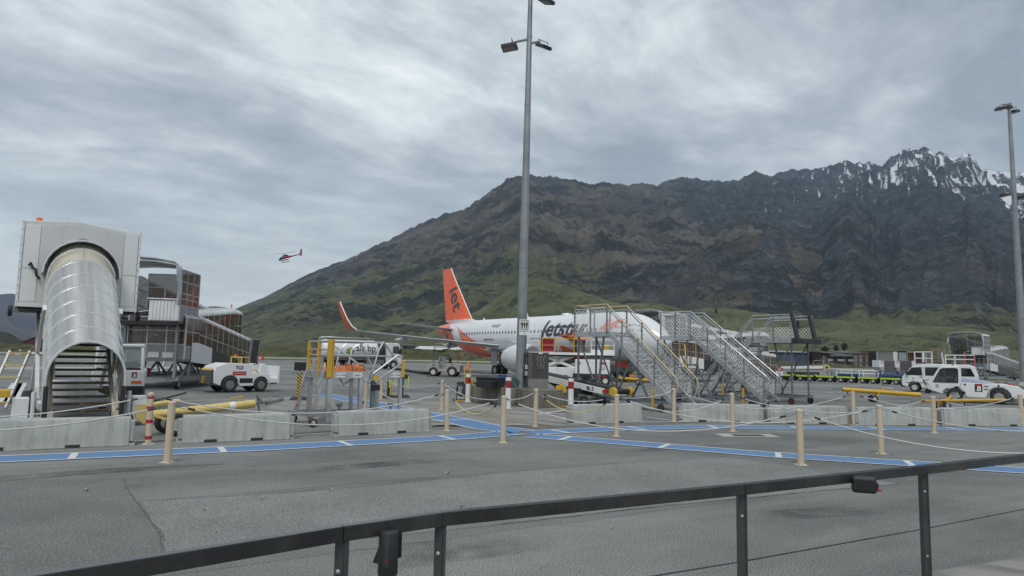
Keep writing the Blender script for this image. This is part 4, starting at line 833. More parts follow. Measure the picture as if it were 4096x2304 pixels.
def outline(x0, x1, z0, z1, name, m, r=0.022):
    rr = 0.16; pts = []
    for cx, cz, a0 in ((x1 - rr, z1 - rr, 0), (x0 + rr, z1 - rr, 90), (x0 + rr, z0 + rr, 180), (x1 - rr, z0 + rr, 270)):
        for j in range(5): a = R_(a0 + j * 22.5); pts.append((cx + rr * math.cos(a), cz + rr * math.sin(a)))
    dense = []
    for a, b in zip(pts, pts[1:] + pts[:1]):
        nn = max(1, int(math.hypot(b[0] - a[0], b[1] - a[1]) / 0.15)); dense += [(a[0] + (b[0] - a[0]) * j / nn, a[1] + (b[1] - a[1]) * j / nn) for j in range(nn)]
    q = MB(); q.path([fside(x, z, 0.004) for x, z in dense], r, 5, True); return q.build(name, m, plane, 60)
outline(14.7, 15.35, 3.9, 4.95, 'exit_outline', inkwhite); outline(13.75, 14.4, 3.9, 4.95, 'exit_outline', inkwhite); outline(2.75, 3.6, 3.15, 4.95, 'door_outline', inkwhite); outline(33.0 - 3.6, 33.8 - 3.6, 3.4, 5.1, 'door_outline', inkwhite)
outline(7.9, 9.8, 2.15, 3.3, 'cargo_door_outline', wrim, 0.015)
def patch(poly, m, name, o=0.008, parent=None):
    q = MB(); q.add([fside(x, z, o) for x, z in poly], [tuple(range(len(poly)))]); return q.build(name, m, parent or plane, 0)
fw = mat('cockpit_window_frame', (0.05, 0.055, 0.06), 0.35)
for poly in ([(2.55, 4.12), (3.05, 4.15), (2.98, 4.62), (2.72, 4.62)], [(1.95, 4.08), (2.48, 4.12), (2.66, 4.62), (2.28, 4.58)]): patch(poly, glassd, 'cockpit_window')
for sd in (-1, 1):
    q = MB(); q.add([fside(1.88, 4.08, 0.012, sd), fside(1.30, 4.05, 0.012, sd), (1.12, sd * 0.06, 4.09), (1.62, sd * 0.06, 4.62), fside(2.18, 4.58, 0.012, sd)], [(0, 1, 2, 3, 4)]); q.build('windscreen', glassd, plane, 0)
for x, h in ((9.3, 0.42), (18.5, 0.5), (26.5, 0.22)):
    q = MB(); zt = fz(x) + fr(x) * 1.045; q.prism([(x, zt - 0.03), (x + 0.38, zt - 0.03), (x + 0.42, zt + h), (x + 0.28, zt + h)], -0.02, 0.02); q.build('blade_antenna', whiteclean, plane, 0)
q = MB(); q.lathe([(0, 0.5), (0.15, 0.45), (0.2, 0.1)], (12.5, 0, fz(12) + 2.03), (0, 0, 1), 14); q.build('satcom_dome', whiteclean, plane, 60)
for yy in (-0.25, 0.25): wheel(plane, 5.07, yy, 0.38, 0.38, 0.24, 0.55, name='nose_wheel')
q = MB(); q.cyl((5.07, 0, 0.38), (5.0, 0, 1.9), 0.085, n=10); q.cyl((5.07, -0.25, 0.38), (5.07, 0.25, 0.38), 0.06, n=8); q.cyl((5.05, 0, 0.9), (4.2, 0, 1.75), 0.05, n=8); q.build('nose_gear_leg', alud, plane)
for sd in (-1, 1): q = MB(); q.box(4.2, 5.6, sd * 0.42 - 0.015, sd * 0.42 + 0.015, 1.15, 1.72); q.build('nose_gear_door', whiteclean if sd < 0 else mat('gear_door_red', (0.5, 0.06, 0.04), 0.5), plane, 0)
# orange cargo door flap standing open above the loader
q = MB(); a, b = fside(8.0, 3.35, 0.02), fside(9.7, 3.35, 0.02); q.hexa([a, b, (b[0], b[1] + 1.15, 3.75), (a[0], a[1] + 1.15, 3.75)], [(a[0], a[1], 3.42), (b[0], b[1], 3.42), (b[0], b[1] + 1.15, 3.82), (a[0], a[1] + 1.15, 3.82)]); q.build('open_cargo_door', orange, plane, 0)
# ------------------------------------------------------------------ plinth with light pole and its clutter
pA, pB, pC = G(1885, 1608), G(2150, 1634), G(2277, 1629); pD = pA + (pC - pB) * 1.15; PH = 0.67
plinth = thing('concrete_plinth', 'streaked concrete plinth carrying the tall light pole', 'plinth', pB)
q = MB(); q.hexa([pA, pB, pC, pD], [p + Vector((0, 0, PH)) for p in (pA, pB, pC, pD)]); q.build('block', stainc, plinth, 0, 0.02, world=True)
_b = T(2082, 1540, 26.9); pc = Vector((_b.x, _b.y, 0)); z1 = T(2110, 188, 26.9).z - PH + 0.15; z2 = T(2190, -12, 26.7).z - PH
def light_pole(loc, h, r0, r1, tilt, label, heads, plinth_h=0.0, bands=(4.5, 8.3)):
    t = thing('light_pole', label, 'light pole', loc); top = Vector((tilt, 0, h)); n = 14
    q = MB(); q.cyl((0, 0, 0), top, r0, r1, n); q.build('mast', galv, t, 40)
    for z in bands:
        q = MB(); s = z / h; c = top * s; rr = r0 + (r1 - r0) * s + 0.006; q.lathe([(-0.02, rr), (0.03, rr), (0.05, rr - 0.004)], c, top, n); q.build('mast_joint', galv, t, 40)
    q = MB(); q.lathe([(0, r0 + 0.17), (0.03, r0 + 0.17), (0.03, r0 + 0.01)], (0, 0, 0), (0, 0, 1), n); q.build('flange', galv, t)
    for z, dx, dy, yw, tl, sz in heads:
        s = z / h; c = top * s; e = c + Vector((dx, dy, 0.0)); q = MB(); q.bar(c, e, 0.07, 0.07); q.build('cross_arm', alud, t, 0)
        M = Matrix.Translation(e + Vector((0, 0, -0.18))) @ Matrix.Rotation(yw, 4, 'Z') @ Matrix.Rotation(tl, 4, 'Y'); q = MB(); q.box(-0.06 * sz, 0.62 * sz, -0.30 * sz, 0.30 * sz, -0.07, 0.07); q.xf(M); lm = q.build('floodlight', mat('floodlight_body', (0.06, 0.062, 0.065), 0.4, 0.3), t, 0, 0.02)
        q = MB(); q.box(0.02, 0.56 * sz, -0.26 * sz, 0.26 * sz, -0.075, -0.07); q.xf(M); q.build('lamp_glass', mat('lamp_glass', (0.25, 0.26, 0.27), 0.12), lm, 0)
        q = MB(); q.path([M @ Vector((0.1, -0.33 * sz, 0)), M @ Vector((0.1, -0.33 * sz, 0.2)), M @ Vector((0.1, 0.33 * sz, 0.2)), M @ Vector((0.1, 0.33 * sz, 0))], 0.018, 5); q.build('bracket', alud, lm, 40)
    return t
light_pole((pc.x, pc.y, PH), 17.2, 0.215, 0.085, 0.12, 'tall galvanised light pole standing on the concrete plinth in the centre', [(z1, 0.45, -0.2, R_(-50), R_(28), 0.8), (z1 + 0.18, -0.55, 0.25, R_(170), R_(8), 0.95), (z2, 0.5, -0.2, R_(-40), R_(20), 0.8)], bands=(4.6, 7.8, 11.4, 14.3))
lp2 = T(4098, 1500, 37.0); p2 = Vector((lp2.x, 37.0, 0))
pl2 = thing('concrete_plinth', 'concrete plinth under the light pole at the right edge', 'plinth', p2); q = MB(); q.box(-1.3, 1.7, -0.9, 0.9, 0, 1.0); q.build('block', stainc, pl2, 0, 0.02)
H2 = T(4046, 425, 37.0).z - 0.85; H3 = T(4060, 771, 37.0).z - 1.0
light_pole((p2.x, p2.y, 1.0), H2, 0.21, 0.085, -0.05, 'galvanised light pole at the right edge in front of the snowy peaks', [(H2 - 0.02, -0.2, 0.2, R_(170), R_(6), 0.6), (H2 - 0.12, -0.1, -0.2, R_(200), R_(4), 0.5), (H2 - 0.25, 0.2, 0.1, R_(15), R_(-8), 0.65), (H3, 0.5, 0.2, R_(10), R_(5), 0.8), (H3, -0.5, -0.2, R_(190), R_(5), 0.6)], bands=(3.6, 7.2, 8.3))
# steel cabinet
cb = G(2150, 1556, PH); cab = thing('electrical_cabinet', 'stainless steel electrical cabinet with graffiti on the plinth', 'cabinet', (cb.x, cb.y + 0.25, PH), yaw(pC - pB) - 0.55)
inox = mat('brushed_steel', (0.16, 0.155, 0.145), 0.36, 0.8, 0.12, 2.0)
q = MB(); q.box(-0.39, 0.39, -0.22, 0.22, 0, 0.40); q.build('base', mat('cabinet_base_grey', (0.24, 0.235, 0.225), 0.5, 0.3), cab, 0, 0.006)
q = MB(); q.box(-0.40, 0.40, -0.235, 0.225, 0.402, 1.40); bx = q.build('housing', inox, cab, 0, 0.008)
q = MB(); q.box(-0.25, 0.385, -0.243, -0.236, 0.43, 1.385); q.build('door', mat('cabinet_door_steel', (0.105, 0.10, 0.095), 0.32, 0.8, 0.15, 1.5), cab, 0, 0.003)
q = MB(); q.box(-0.245, -0.225, -0.27, -0.243, 0.85, 1.0); q.build('handle', alud, cab, 0)
q = MB(); q.box(0.0, 0.16, -0.248, -0.243, 1.34, 1.39); q.build('label_plate', inkwhite, cab, 0)
for k, x0 in enumerate((-0.03, 0.09, 0.2)):
    q = MB(); q.path([(x0 + 0.03 * math.sin(j * 0.62 + k), -0.246, 0.78 + 0.5 * j / 22) for j in range(23)], 0.004, 4); q.build('chalk_scribble', inkwhite, cab, 60)
for z in (0.50, 0.74):
    q = MB(); q.box(-0.50, -0.40, -0.12, 0.06, z, z + 0.17); sb = q.build('socket_box', mat('socket_grey', (0.50, 0.49, 0.46), 0.5), cab, 0, 0.01); q = MB(); q.cyl((-0.50, -0.03, z + 0.085), (-0.535, -0.03, z + 0.085), 0.045, n=12); q.build('socket', dark, sb)
q = MB(); q.path([(-0.53, -0.05, 0.56), (-0.58, -0.08, 0.45), (-0.5, -0.2, 0.25), (-0.36, -0.42, 0.02)], 0.008, 5); q.build('power_cable', black, cab, 60)
# sign on the pole
sg = T(2098, 1309, 25.4); sign = thing('assembly_point_sign', 'white assembly point sign with three standing figures on the pole', 'sign', sg, -0.12)
q = MB(); q.box(-0.19, 0.19, -0.012, 0.0, -0.29, 0.29); q.build('board', mat('sign_white', (0.72, 0.73, 0.74), 0.45, 0, 0.03), sign, 0, 0.004)
for a in ((-0.145, 0.145, 0.245, 0.26), (-0.145, 0.145, -0.085, -0.07), (-0.145, -0.13, -0.07, 0.245), (0.13, 0.145, -0.07, 0.245)):
    q = MB(); q.box(a[0], a[1], -0.016, -0.0125, a[2], a[3]); q.build('border', inkblack, sign, 0)
for x in (-0.085, 0.0, 0.085):
    q = MB(); q.lathe([(0, 0.022), (0.003, 0.022)], (x, -0.0125, 0.19), (0, -1, 0), 12); q.prism([(x - 0.034, 0.16), (x + 0.034, 0.16), (x + 0.034, 0.06), (x + 0.022, 0.06), (x + 0.02, -0.05), (x + 0.004, -0.05), (x, 0.04), (x - 0.004, -0.05), (x - 0.02, -0.05), (x - 0.022, 0.06), (x - 0.034, 0.06)], -0.016, -0.0125); q.build('figure', inkblack, sign, 0)
text('Assembly Point', 0.055, frame((0, -0.014, -0.14), (1, 0, 0), (0, 0, 1)), inkblack, sign, bold=0.001); text('5', 0.085, frame((0, -0.014, -0.225), (1, 0, 0), (0, 0, 1)), inkblack, sign, bold=0.002)
q = MB(); q.box(0.075, 0.125, -0.002, 0.0, -1.13, -1.03); tag(q.build('pole_tag', inkblack, None, 0), 'small black number tag stuck on the pole near its base', 'tag').location = sg + Vector((0.02, 0.04, 0))
# red and white posts
def rw_post(uv, label, h=1.1, r=0.105):
    b = G(*uv); t = thing('protection_post', label, 'post', b, 0, 'red and white protection posts')
    q = MB(); q.lathe([(0, r), (h - 0.01, r), (h, r * 0.9)], (0, 0, 0), (0, 0, 1), 20); q.build('post', whiteclean, t, 30); q = MB(); q.lathe([(h - 0.37, r + 0.002), (h - 0.11, r + 0.002)], (0, 0, 0), (0, 0, 1), 20); q.build('red_band', mat('post_red', (0.27, 0.025, 0.035), 0.5), t)
    q = MB(); q.box(-0.14, 0.14, -0.14, 0.14, 0, 0.012); q.build('base_plate', white, t, 0)
rw_post((1871, 1608), 'white post with red band at the left corner of the plinth', 1.12); rw_post((2032, 1634), 'white post with red band and rusty top in front of the plinth', 1.12); rw_post((2283, 1637), 'white post with red band at the right of the plinth beside the belt loader', 1.12)
# yellow chock stand
ys = G(2243, 1629); st = thing('chock_stand', 'yellow steel stand with two hanging flaps by the plinth', 'stand', ys + Vector((0, 0.0, 0)))
q = MB(); q.box(-0.035, 0.035, -0.035, 0.035, 0.05, 0.98); q.build('post', yellow, st, 0, 0.004); q = MB(); q.box(-0.22, 0.2, -0.18, 0.18, 0.03, 0.06); q.build('base', yellow, st, 0, 0.004)
for x0, x1, dy in ((-0.2, 0.0, -0.03), (0.015, 0.20, -0.05)): q = MB(); q.hexa([(x0, dy - 0.05, 0.55), (x1, dy - 0.05, 0.55), (x1, dy, 0.55), (x0, dy, 0.55)], [(x0, dy - 0.05, 0.82), (x1, dy - 0.05, 0.82), (x1, dy, 0.82), (x0, dy, 0.82)]); q.build('flap', amber, st, 0, 0.006)
wheel(st, 0.24, -0.05, 0.06, 0.06, 0.04, axis=(0, 1, 0)); wheel(st, 0.24, 0.12, 0.06, 0.06, 0.04)
# boxes, reel and tool trolley on and behind the plinth
pt = T(1972, 1528, 27.3); t = thing('storage_box', 'long black plastic storage box on the plinth', 'box', (pt.x - 0.1, 27.35, PH), R_(-28)); q = MB(); q.box(-0.52, 0.52, -0.25, 0.25, 0, 0.34); q.build('tub', black, t, 0, 0.02); q = MB(); q.box(-0.54, 0.54, -0.27, 0.27, 0.34, 0.39); q.build('lid', dark, t, 0, 0.015)
for x in (-0.4, -0.2, 0.0, 0.2, 0.4): q = MB(); q.box(x - 0.02, x + 0.02, -0.262, -0.25, 0.02, 0.33); q.build('rib', black, t, 0)
pt = T(1946, 1535, 26.7); t = thing('storage_box', 'small black plastic box in front of the long one on the plinth', 'box', (pt.x, 26.85, PH), R_(-28)); q = MB(); q.box(-0.33, 0.33, -0.16, 0.16, 0, 0.22); q.build('tub', black, t, 0, 0.015); q = MB(); q.box(-0.34, 0.34, -0.17, 0.17, 0.22, 0.25); q.build('lid', black, t, 0, 0.01)
pt = T(2056, 1516, 25.9); t = thing('cable_reel', 'dark green cable reel leaning by the light pole', 'cable reel', (pt.x, 25.95, PH), R_(-15))
for y in (-0.06, 0.06): q = MB(); q.lathe([(-0.012, 0.02), (-0.012, 0.19), (0.012, 0.2), (0.012, 0.02)], (0, y, 0.24), (0, 1, 0), 24); q.build('flange', mat('dark_green_plastic', (0.03, 0.075, 0.072), 0.4), t)
q = MB(); q.cyl((0, -0.06, 0.24), (0, 0.06, 0.24), 0.1, n=16); q.build('cable_drum', black, t); q = MB(); q.path([(-0.02, 0.08, 0.24), (-0.04, 0.1, 0.5), (0.02, 0.0, 0.52), (0.0, -0.09, 0.24), (0.16, -0.1, 0.02), (0.2, 0.1, 0.02), (-0.02, 0.08, 0.24)], 0.013, 6); q.build('stand_frame', alud, t, 60)
pt = T(2030, 1505, 29.2); t = thing('equipment_box', 'grey steel ground box with blue cloth behind the plinth', 'equipment box', (pt.x, 29.4, 0), R_(-12)); q = MB(); q.prism([(-0.75, 0.35), (-0.75, 1.0), (-0.6, 1.12), (0.95, 1.12), (0.95, 0.35)], -0.45, 0.45); q.build('housing', mat('slate_paint', (0.13, 0.14, 0.155), 0.5), t, 0, 0.02); q = MB(); q.box(-0.3, 0.05, -0.47, -0.45, 0.78, 1.125); q.build('blue_cloth', mat('blue_cloth', (0.03, 0.06, 0.2), 0.8), t, 0)
for x in (-0.5, 0.6): wheel(t, x, -0.4, 0.18, 0.18, 0.12); wheel(t, x, 0.4, 0.18, 0.18, 0.12)
pt = T(1930, 1485, 33.0); t = thing('pallet_dolly', 'low dark pallet dolly with rollers behind the plinth', 'dolly', (pt.x + 0.1, 33.5, 0), R_(-8))
q = MB(); q.box(-1.3, 1.25, -0.75, 0.75, 0.42, 0.52); q.build('deck', alud, t, 0, 0.01)
for k in range(9): q = MB(); q.cyl((-1.2 + k * 0.29, -0.72, 0.56), (-1.2 + k * 0.29, 0.72, 0.56), 0.045, n=8); q.build('roller', dark, t)
for x in (-0.8, 0.8): wheel(t, x, -0.62, 0.2, 0.2, 0.14); wheel(t, x, 0.62, 0.2, 0.2, 0.14)
pt = G(1845, 1607); t = thing('hose_trolley', 'small hose trolley with coiled blue hose and yellow handle left of the plinth', 'hose trolley', pt, 0.2)
q = MB(); q.path([(0.15, 0.05, 0.15), (0.12, 0.08, 1.05), (0.1, 0.08, 1.32), (0.22, 0.08, 1.4), (0.36, 0.08, 1.32), (0.32, 0.08, 1.0)], 0.022, 6); q.path([(0.16, 0.08, 1.12), (0.36, 0.08, 1.14)], 0.02, 6); q.build('handle', yellow, t, 60)
hm = mat('blue_hose', (0.03, 0.07, 0.16), 0.4)
for k in range(5): q = MB(); q.path([(-0.06 + 0.02 * k + (0.15 + 0.02 * k) * math.cos(a), -0.08 + 0.035 * k, 0.48 + (0.2 + 0.015 * k) * math.sin(a)) for a in np.linspace(0, 6.2, 18)], 0.017, 5, True); q.build('hose_coil', hm if k % 2 else black, t, 60)
q = MB(); q.path([(-0.22, 0, 0.06), (-0.12, 0.1, 0.8), (0.14, 0.1, 0.8), (0.2, 0, 0.06)], 0.02, 6); q.path([(-0.2, 0, 0.08), (0.2, 0, 0.08)], 0.02, 6); q.build('frame', black, t, 60); q = MB(); q.box(-0.26, 0.14, -0.16, 0.02, 0.02, 0.06); q.build('foot', yellow, t, 0); wheel(t, 0.22, -0.1, 0.1, 0.1, 0.05)
q = MB(); q.cyl((0.26, 0.12, 1.3), (0.26, 0.12, 1.62), 0.09, 0.03, 12); q.build('cone_top', lens_amb, t); q = MB(); q.box(0.36, 0.5, 0.1, 0.24, 0.1, 0.95); q.build('yellow_bottle', yellow, t, 0, 0.03)

# ------------------------------------------------------------------ passenger stairs
def diamond(mb, P0, ex, ey, L, H, pitch, w, skew=0.0):
    """diamond wire between the corners P0, P0+ex*L, P0+ey*H (ex may slope)"""
    ex, ey = Vector(ex), Vector(ey); P0 = Vector(P0); k = -H
    nrm = ex.cross(ey).normalized()
    while k < L:
        for s in (1, -1):
            a0, a1 = (k, 0.0), (k + H, H)
            if s < 0: a0, a1 = (k, H), (k + H, 0.0)
            pts = []
            for (x, y), (x2, y2) in ((a0, a1),):
                t0 = max(0, (0 - x) / (x2 - x)); t1 = min(1, (L - x) / (x2 - x))
                if t1 <= t0: continue
                pa = P0 + ex * (x + (x2 - x) * t0) + ey * (y + (y2 - y) * t0); pb = P0 + ex * (x + (x2 - x) * t1) + ey * (y + (y2 - y) * t1)
                if (pb - pa).length > 0.02: mb.bar(pa, pb, w, w * 0.55, nrm)
        k += pitch
    return mb
meshm = mat('mesh_wire', (0.80, 0.81, 0.81), 0.45, 0.0, 0.05)
creamrail = mat('cream_rail', (0.55, 0.42, 0.24), 0.5, 0, 0.1, 3)
darktread = mat('tread_steel', (0.10, 0.10, 0.10), 0.6, 0.4, 0.3, 5)
def stairs(name, label, base, rz, H, run, width, plat, n, railm_, steel, endrail=True, pitch=0.165, meshh=0.86, railh=1.02, bumper=False, legs=True, halfmesh=False):
    t = thing(name, label, 'stairs', base, rz, 'mobile passenger stairs'); s = run / H; L = math.hypot(run, H); ex = Vector((run, 0, H)) / L; up = Vector((0, 0, 1)); z0 = 0.22; hw = width / 2
    P = lambda x, y, z: Vector((x, y, z))
    for sd in (-1, 1):
        q = MB(); a = P(-0.05, sd * hw, z0); b = a + ex * (L + 0.1); q.bar(a, b, 0.06, 0.20, up); q.build('stringer', alu, t, 0, 0.006)
        for k in range(5):          # uprights
            f = k / 4; p = P(0.08 + (run - 0.08) * f, sd * (hw + 0.02), z0 + H * f); q = MB(); q.bar(p, p + up * (railh + 0.06), 0.045, 0.045); q.build('upright', galv, t, 0)
        q = MB(); h0 = P(0.0, sd * (hw + 0.02), z0 + railh + 0.08); h1 = P(run, sd * (hw + 0.02), z0 + H + railh + 0.08); q.path([P(-0.02, sd * (hw + 0.02), z0 + 0.35), P(-0.18, sd * (hw + 0.02), z0 + railh * 0.75), P(-0.12, sd * (hw + 0.02), z0 + railh - 0.02), h0, h1, P(run + plat, sd * (hw + 0.02), z0 + H + railh + 0.08)], 0.026, 7); q.build('handrail', railm_, t, 60)
        q = MB(); q.bar(h0 - up * 0.14, h1 - up * 0.14, 0.03, 0.05, up); q.bar(P(run, sd * (hw + 0.02), z0 + H + railh - 0.07), P(run + plat, sd * (hw + 0.02), z0 + H + railh - 0.07), 0.03, 0.05, up); q.build('mid_rail', alu, t, 0)
        q = MB(); mh = (meshh if not halfmesh else 0.5); m0 = P(0.05, sd * (hw + 0.015), z0 + 0.12); diamond(q, m0, ex, up, L - 0.05, mh - 0.1, pitch, 0.0115); diamond(q, P(run + 0.02, sd * (hw + 0.015), z0 + H + 0.04), Vector((1, 0, 0)), up, plat - 0.04, mh, pitch, 0.0115)
        tag(q.build('mesh_panel', meshm, t, 0), None, None, kind='stuff')
        for x in (run, run + plat * 0.5, run + plat): q = MB(); p = P(x, sd * (hw + 0.02), z0 + H - 0.1); q.bar(p, p + up * (railh + 0.18), 0.05, 0.05); q.build('deck_post', galv, t, 0)
        q = MB(); q.bar(P(run - 0.1, sd * hw, z0 + H - 0.08), P(run + plat + 0.05, sd * hw, z0 + H - 0.08), 0.06, 0.20, up); q.build('deck_beam', alu, t, 0, 0.005)
    tr = None
    for k in range(n):
        f = (k + 0.6) / n; p = P(run * f, 0, z0 + H * f)
        if tr is None:
            q = MB(); q.box(-0.12, 0.12, -hw + 0.035, hw - 0.035, -0.03, 0.0); tr = q.build('tread', darktread, t, 0); tr.location = p; q = MB(); q.box(-0.125, -0.10, -hw + 0.036, hw - 0.036, -0.035, 0.004); nz = q.build('nosing', alu, tr, 0)
        else: c = twin(tr, t, p); twin(nz, c)
    q = MB(); q.box(run, run + plat, -hw + 0.032, hw - 0.032, z0 + H - 0.06, z0 + H); q.build('deck', alud, t, 0)
    if endrail:
        q = MB(); x = run + plat; diamond(q, P(x, -hw, z0 + H + 0.04), Vector((0, 1, 0)), up, width, meshh, pitch, 0.0115); tag(q.build('mesh_panel', meshm, t, 0), None, None, kind='stuff')
        q = MB(); q.path([P(x, -hw, z0 + H + railh + 0.08), P(x, hw, z0 + H + railh + 0.08)], 0.026, 7); q.build('end_rail', railm_, t, 60)
    if bumper:
        bm_ = mat('black_foam_bumper', (0.028, 0.030, 0.032), 0.6, 0, 0.2, 3)
        for sd in (-1, 1):
            q = MB(); x = run + plat; q.cyl(P(x + 0.12, sd * (hw + 0.02), z0 + H + 0.02), P(x - 0.12, sd * (hw + 0.02), z0 + H + railh + 0.12), 0.10, n=12); q.build('bumper', bm_, t)
        q = MB(); q.box(run + plat - 0.04, run + plat + 0.28, -hw - 0.28, hw + 0.28, z0 + H - 0.20, z0 + H + 0.02); q.build('front_bumper', bm_, t, 0, 0.02)
    if legs:
        for sd in (-1, 1):
            for (xa, za, xb, zb, w) in ((run + plat * 0.12, z0 + H - 0.15, run + plat * 0.3, 0.35, 0.065), (run + plat * 0.9, z0 + H - 0.15, run + plat * 0.9, 0.35, 0.065), (run + plat * 0.9, z0 + H - 0.2, run + plat * 0.25, 0.38, 0.05), (run * 0.62, z0 + H * 0.60, run * 0.35, 0.3, 0.07), (run * 0.62, z0 + H * 0.60, run * 0.9, 0.3, 0.06)):
                q = MB(); q.bar(P(xa, sd * (hw - 0.04), za), P(xb, sd * (hw - 0.04), zb), w); q.build('leg', alud, t, 0)
            q = MB(); q.bar(P(0.25, sd * hw * 0.95, 0.34), P(run + plat, sd * hw * 0.95, 0.34), 0.08, 0.1, up); q.build('chassis_rail', mat('chassis_blue_grey', (0.17, 0.20, 0.24), 0.5, 0.4, 0.2), t, 0)
            for x in (0.55, run + plat - 0.2):
                wheel(t, x, sd * (hw + 0.08), 0.15, 0.15, 0.07, 0.6, mat('rusty_rim', (0.10, 0.03, 0.025), 0.6), 'caster'); q = MB(); q.box(x - 0.03, x + 0.03, sd * (hw + 0.02) - 0.02, sd * (hw + 0.02) + 0.02, 0.15, 0.36); q.build('caster_fork', alud, t, 0)
            q = MB(); q.box(0.9, 0.98, sd * (hw + 0.06) - 0.035, sd * (hw + 0.06) + 0.035, 0.06, 0.78); q.build('jack', amber, t, 0, 0.006)
        for x in (0.3, run * 0.5, run, run + plat): q = MB(); q.bar(P(x, -hw * 0.93, 0.33), P(x, hw * 0.93, 0.33), 0.07, 0.08, up); q.build('cross_member', alud, t, 0)
    return t
d1 = Vector((-0.62, 0.785, 0)); 
b1 = Vector((6.3, 24.9, 0))
stairs('passenger_stairs', 'mesh sided passenger stairs with cream handrails in front of the airliner nose', b1, yaw(d1), 2.72, 3.3, 1.12, 1.85, 14, creamrail, galv)
b2 = Vector((10.75, 28.3, 0))
stairs('passenger_stairs', 'mesh sided passenger stairs with bare silver handrails, second from left', b2, yaw(Vector((-0.72, 0.69, 0))), 2.72, 3.35, 1.15, 1.5, 14, alu, galv)
b3 = Vector((10.45, 34.9, 0))
stairs('passenger_stairs', 'passenger stairs with black foam bumpers facing right', b3, yaw(Vector((0.62, -0.785, 0))), 2.72, 2.6, 1.5, 2.1, 12, alu, galv, endrail=False, bumper=True, pitch=0.17, halfmesh=True)
# danger notice on the bumper stairs
sg2 = T(3117, 1486, 31.0); t = thing('danger_sign', 'red and white danger sign hanging under the bumper stairs', 'sign', sg2, 0.1)
q = MB(); q.box(-0.17, 0.17, -0.01, 0.0, -0.17, 0.17); q.build('board', whiteclean, t, 0); q = MB(); q.box(-0.165, 0.165, -0.014, -0.0105, 0.03, 0.165); q.build('header', inkblack, t, 0); q = MB(); q.lathe([(0, 0.05), (0.002, 0.05)], (0, -0.0145, 0.1), (0, -1, 0), 20); ov = q.build('oval', inkred, t, 0); ov.scale = (2.6, 1, 1)
text('DANGER', 0.055, frame((0, -0.019, 0.1), (1, 0, 0), (0, 0, 1)), inkwhite, t, bold=0.0015)
for z, s_ in ((-0.02, 'DO NOT'), (-0.07, 'OPERATE'), (-0.12, 'THIS UNIT')): text(s_, 0.045, frame((0, -0.0125, z), (1, 0, 0), (0, 0, 1)), inkblack, t)
# yellow railed step ladder
def step_ladder():
    b = G(2845, 1622); t = thing('step_ladder', 'aluminium step ladder with yellow guard rails between the passenger stairs', 'step ladder', b + Vector((0, 0.4, 0)), yaw(Vector((-0.50, 0.86, 0)))); H, run, hw, n = 1.72, 1.05, 0.36, 8; up = Vector((0, 0, 1))
    for sd in (-1, 1):
        q = MB(); q.bar((0, sd * hw, 0.06), (run, sd * hw, H), 0.035, 0.10, up); q.build('stile', alu, t, 0)
        q = MB(); q.bar((run + 0.75, sd * (hw + 0.1), 0.06), (run + 0.55, sd * hw, H), 0.05); q.build('rear_leg', alud, t, 0)
        q = MB(); q.path([(run - 0.12, sd * hw, H - 0.15), (run - 0.02, sd * hw, H + 0.86), (run + 0.28, sd * hw, H + 0.9), (run + 0.33, sd * hw, H)], 0.028, 6); q.build('guard_loop', amber, t, 60)
        for x in (0.42, 0.56, 0.70): q = MB(); q.bar((run + x, sd * hw, H), (run + x, sd * hw, H + 0.88), 0.022); q.build('guard_bar', alud, t, 0)
        q = MB(); q.bar((run + 0.33, sd * hw, H + 0.9), (run + 0.75, sd * hw, H + 0.9), 0.035); q.build('guard_top', amber, t, 0)
    for k in range(n): f = (k + 0.7) / n; q = MB(); q.box(run * f - 0.09, run * f + 0.09, -hw + 0.02, hw - 0.02, 0.06 + (H - 0.06) * f - 0.03, 0.06 + (H - 0.06) * f); q.build('step', alud, t, 0)
    q = MB(); q.box(run, run + 0.75, -hw, hw, H - 0.05, H); q.build('platform', alud, t, 0)
step_ladder()
# ------------------------------------------------------------------ logo plate helper: black plate with red top and a white B
def b_plate(parent, M, w, h):
    q = MB(); q.box(-w / 2, w / 2, -h / 2, h * 0.2, 0, 0.003); q.xf(M); o = q.build('logo_plate', inkblack, parent, 0)
    q = MB(); q.box(-w / 2, w / 2, h * 0.2, h / 2, 0, 0.003); q.xf(M); q.build('logo_top', mat('logo_red', (0.36, 0.03, 0.03), 0.5), o, 0)
    me = text_mesh('B', h * 0.80, h * 0.035, 0.15, 'CENTER', 0.001); me.transform(Matrix.Translation((0, -h * 0.14, 0.004))); me.transform(M); link('logo_letter', me, inkwhite, o, 0); return o
# ------------------------------------------------------------------ arched metal boarding stair on the left
uB = T(330, 1690, 16.4); dS = Vector((-0.60, 0.80, 0)); L0 = thing('covered_boarding_stair', 'covered boarding stair with arched metal tunnel and white cabin', 'boarding stair', (uB.x, uB.y, 0), yaw(dS))
# local: x up the stair (away), y left, z up
RUN, RISE, z0 = 3.75, 3.0, 0.22
def archpts(hw, hs, ht, n=14):          # half width, side height, total height
    pts = [(-hw, 0.0), (-hw * 1.0, hs * 0.6)]
    for i in range(n + 1): a = math.pi - math.pi * i / n; pts.append((hw * math.cos(a), hs + (ht - hs) * math.sin(a)))
    return pts + [(hw, hs * 0.6), (hw, 0.0)]
AP = archpts(0.80, 0.95, 1.80)
def sect(x, base): return [(x, y, base + z) for y, z in AP]
def m_sil(t):
    co = t.n('TexCoord', out=3); n = t.noise(t.vmath('MULTIPLY', co, (0.25, 5, 0.25)), 1.2, 2, 0.5)
    return {'Base Color': t.mix(t.ramp(n, [(0.3, 0.0), (0.7, 1.0)]), (0.42, 0.42, 0.41), (0.66, 0.65, 0.62)), 'Metallic': 0.6, 'Roughness': t.math('ADD', 0.13, t.math('MULTIPLY', n, 0.2))}
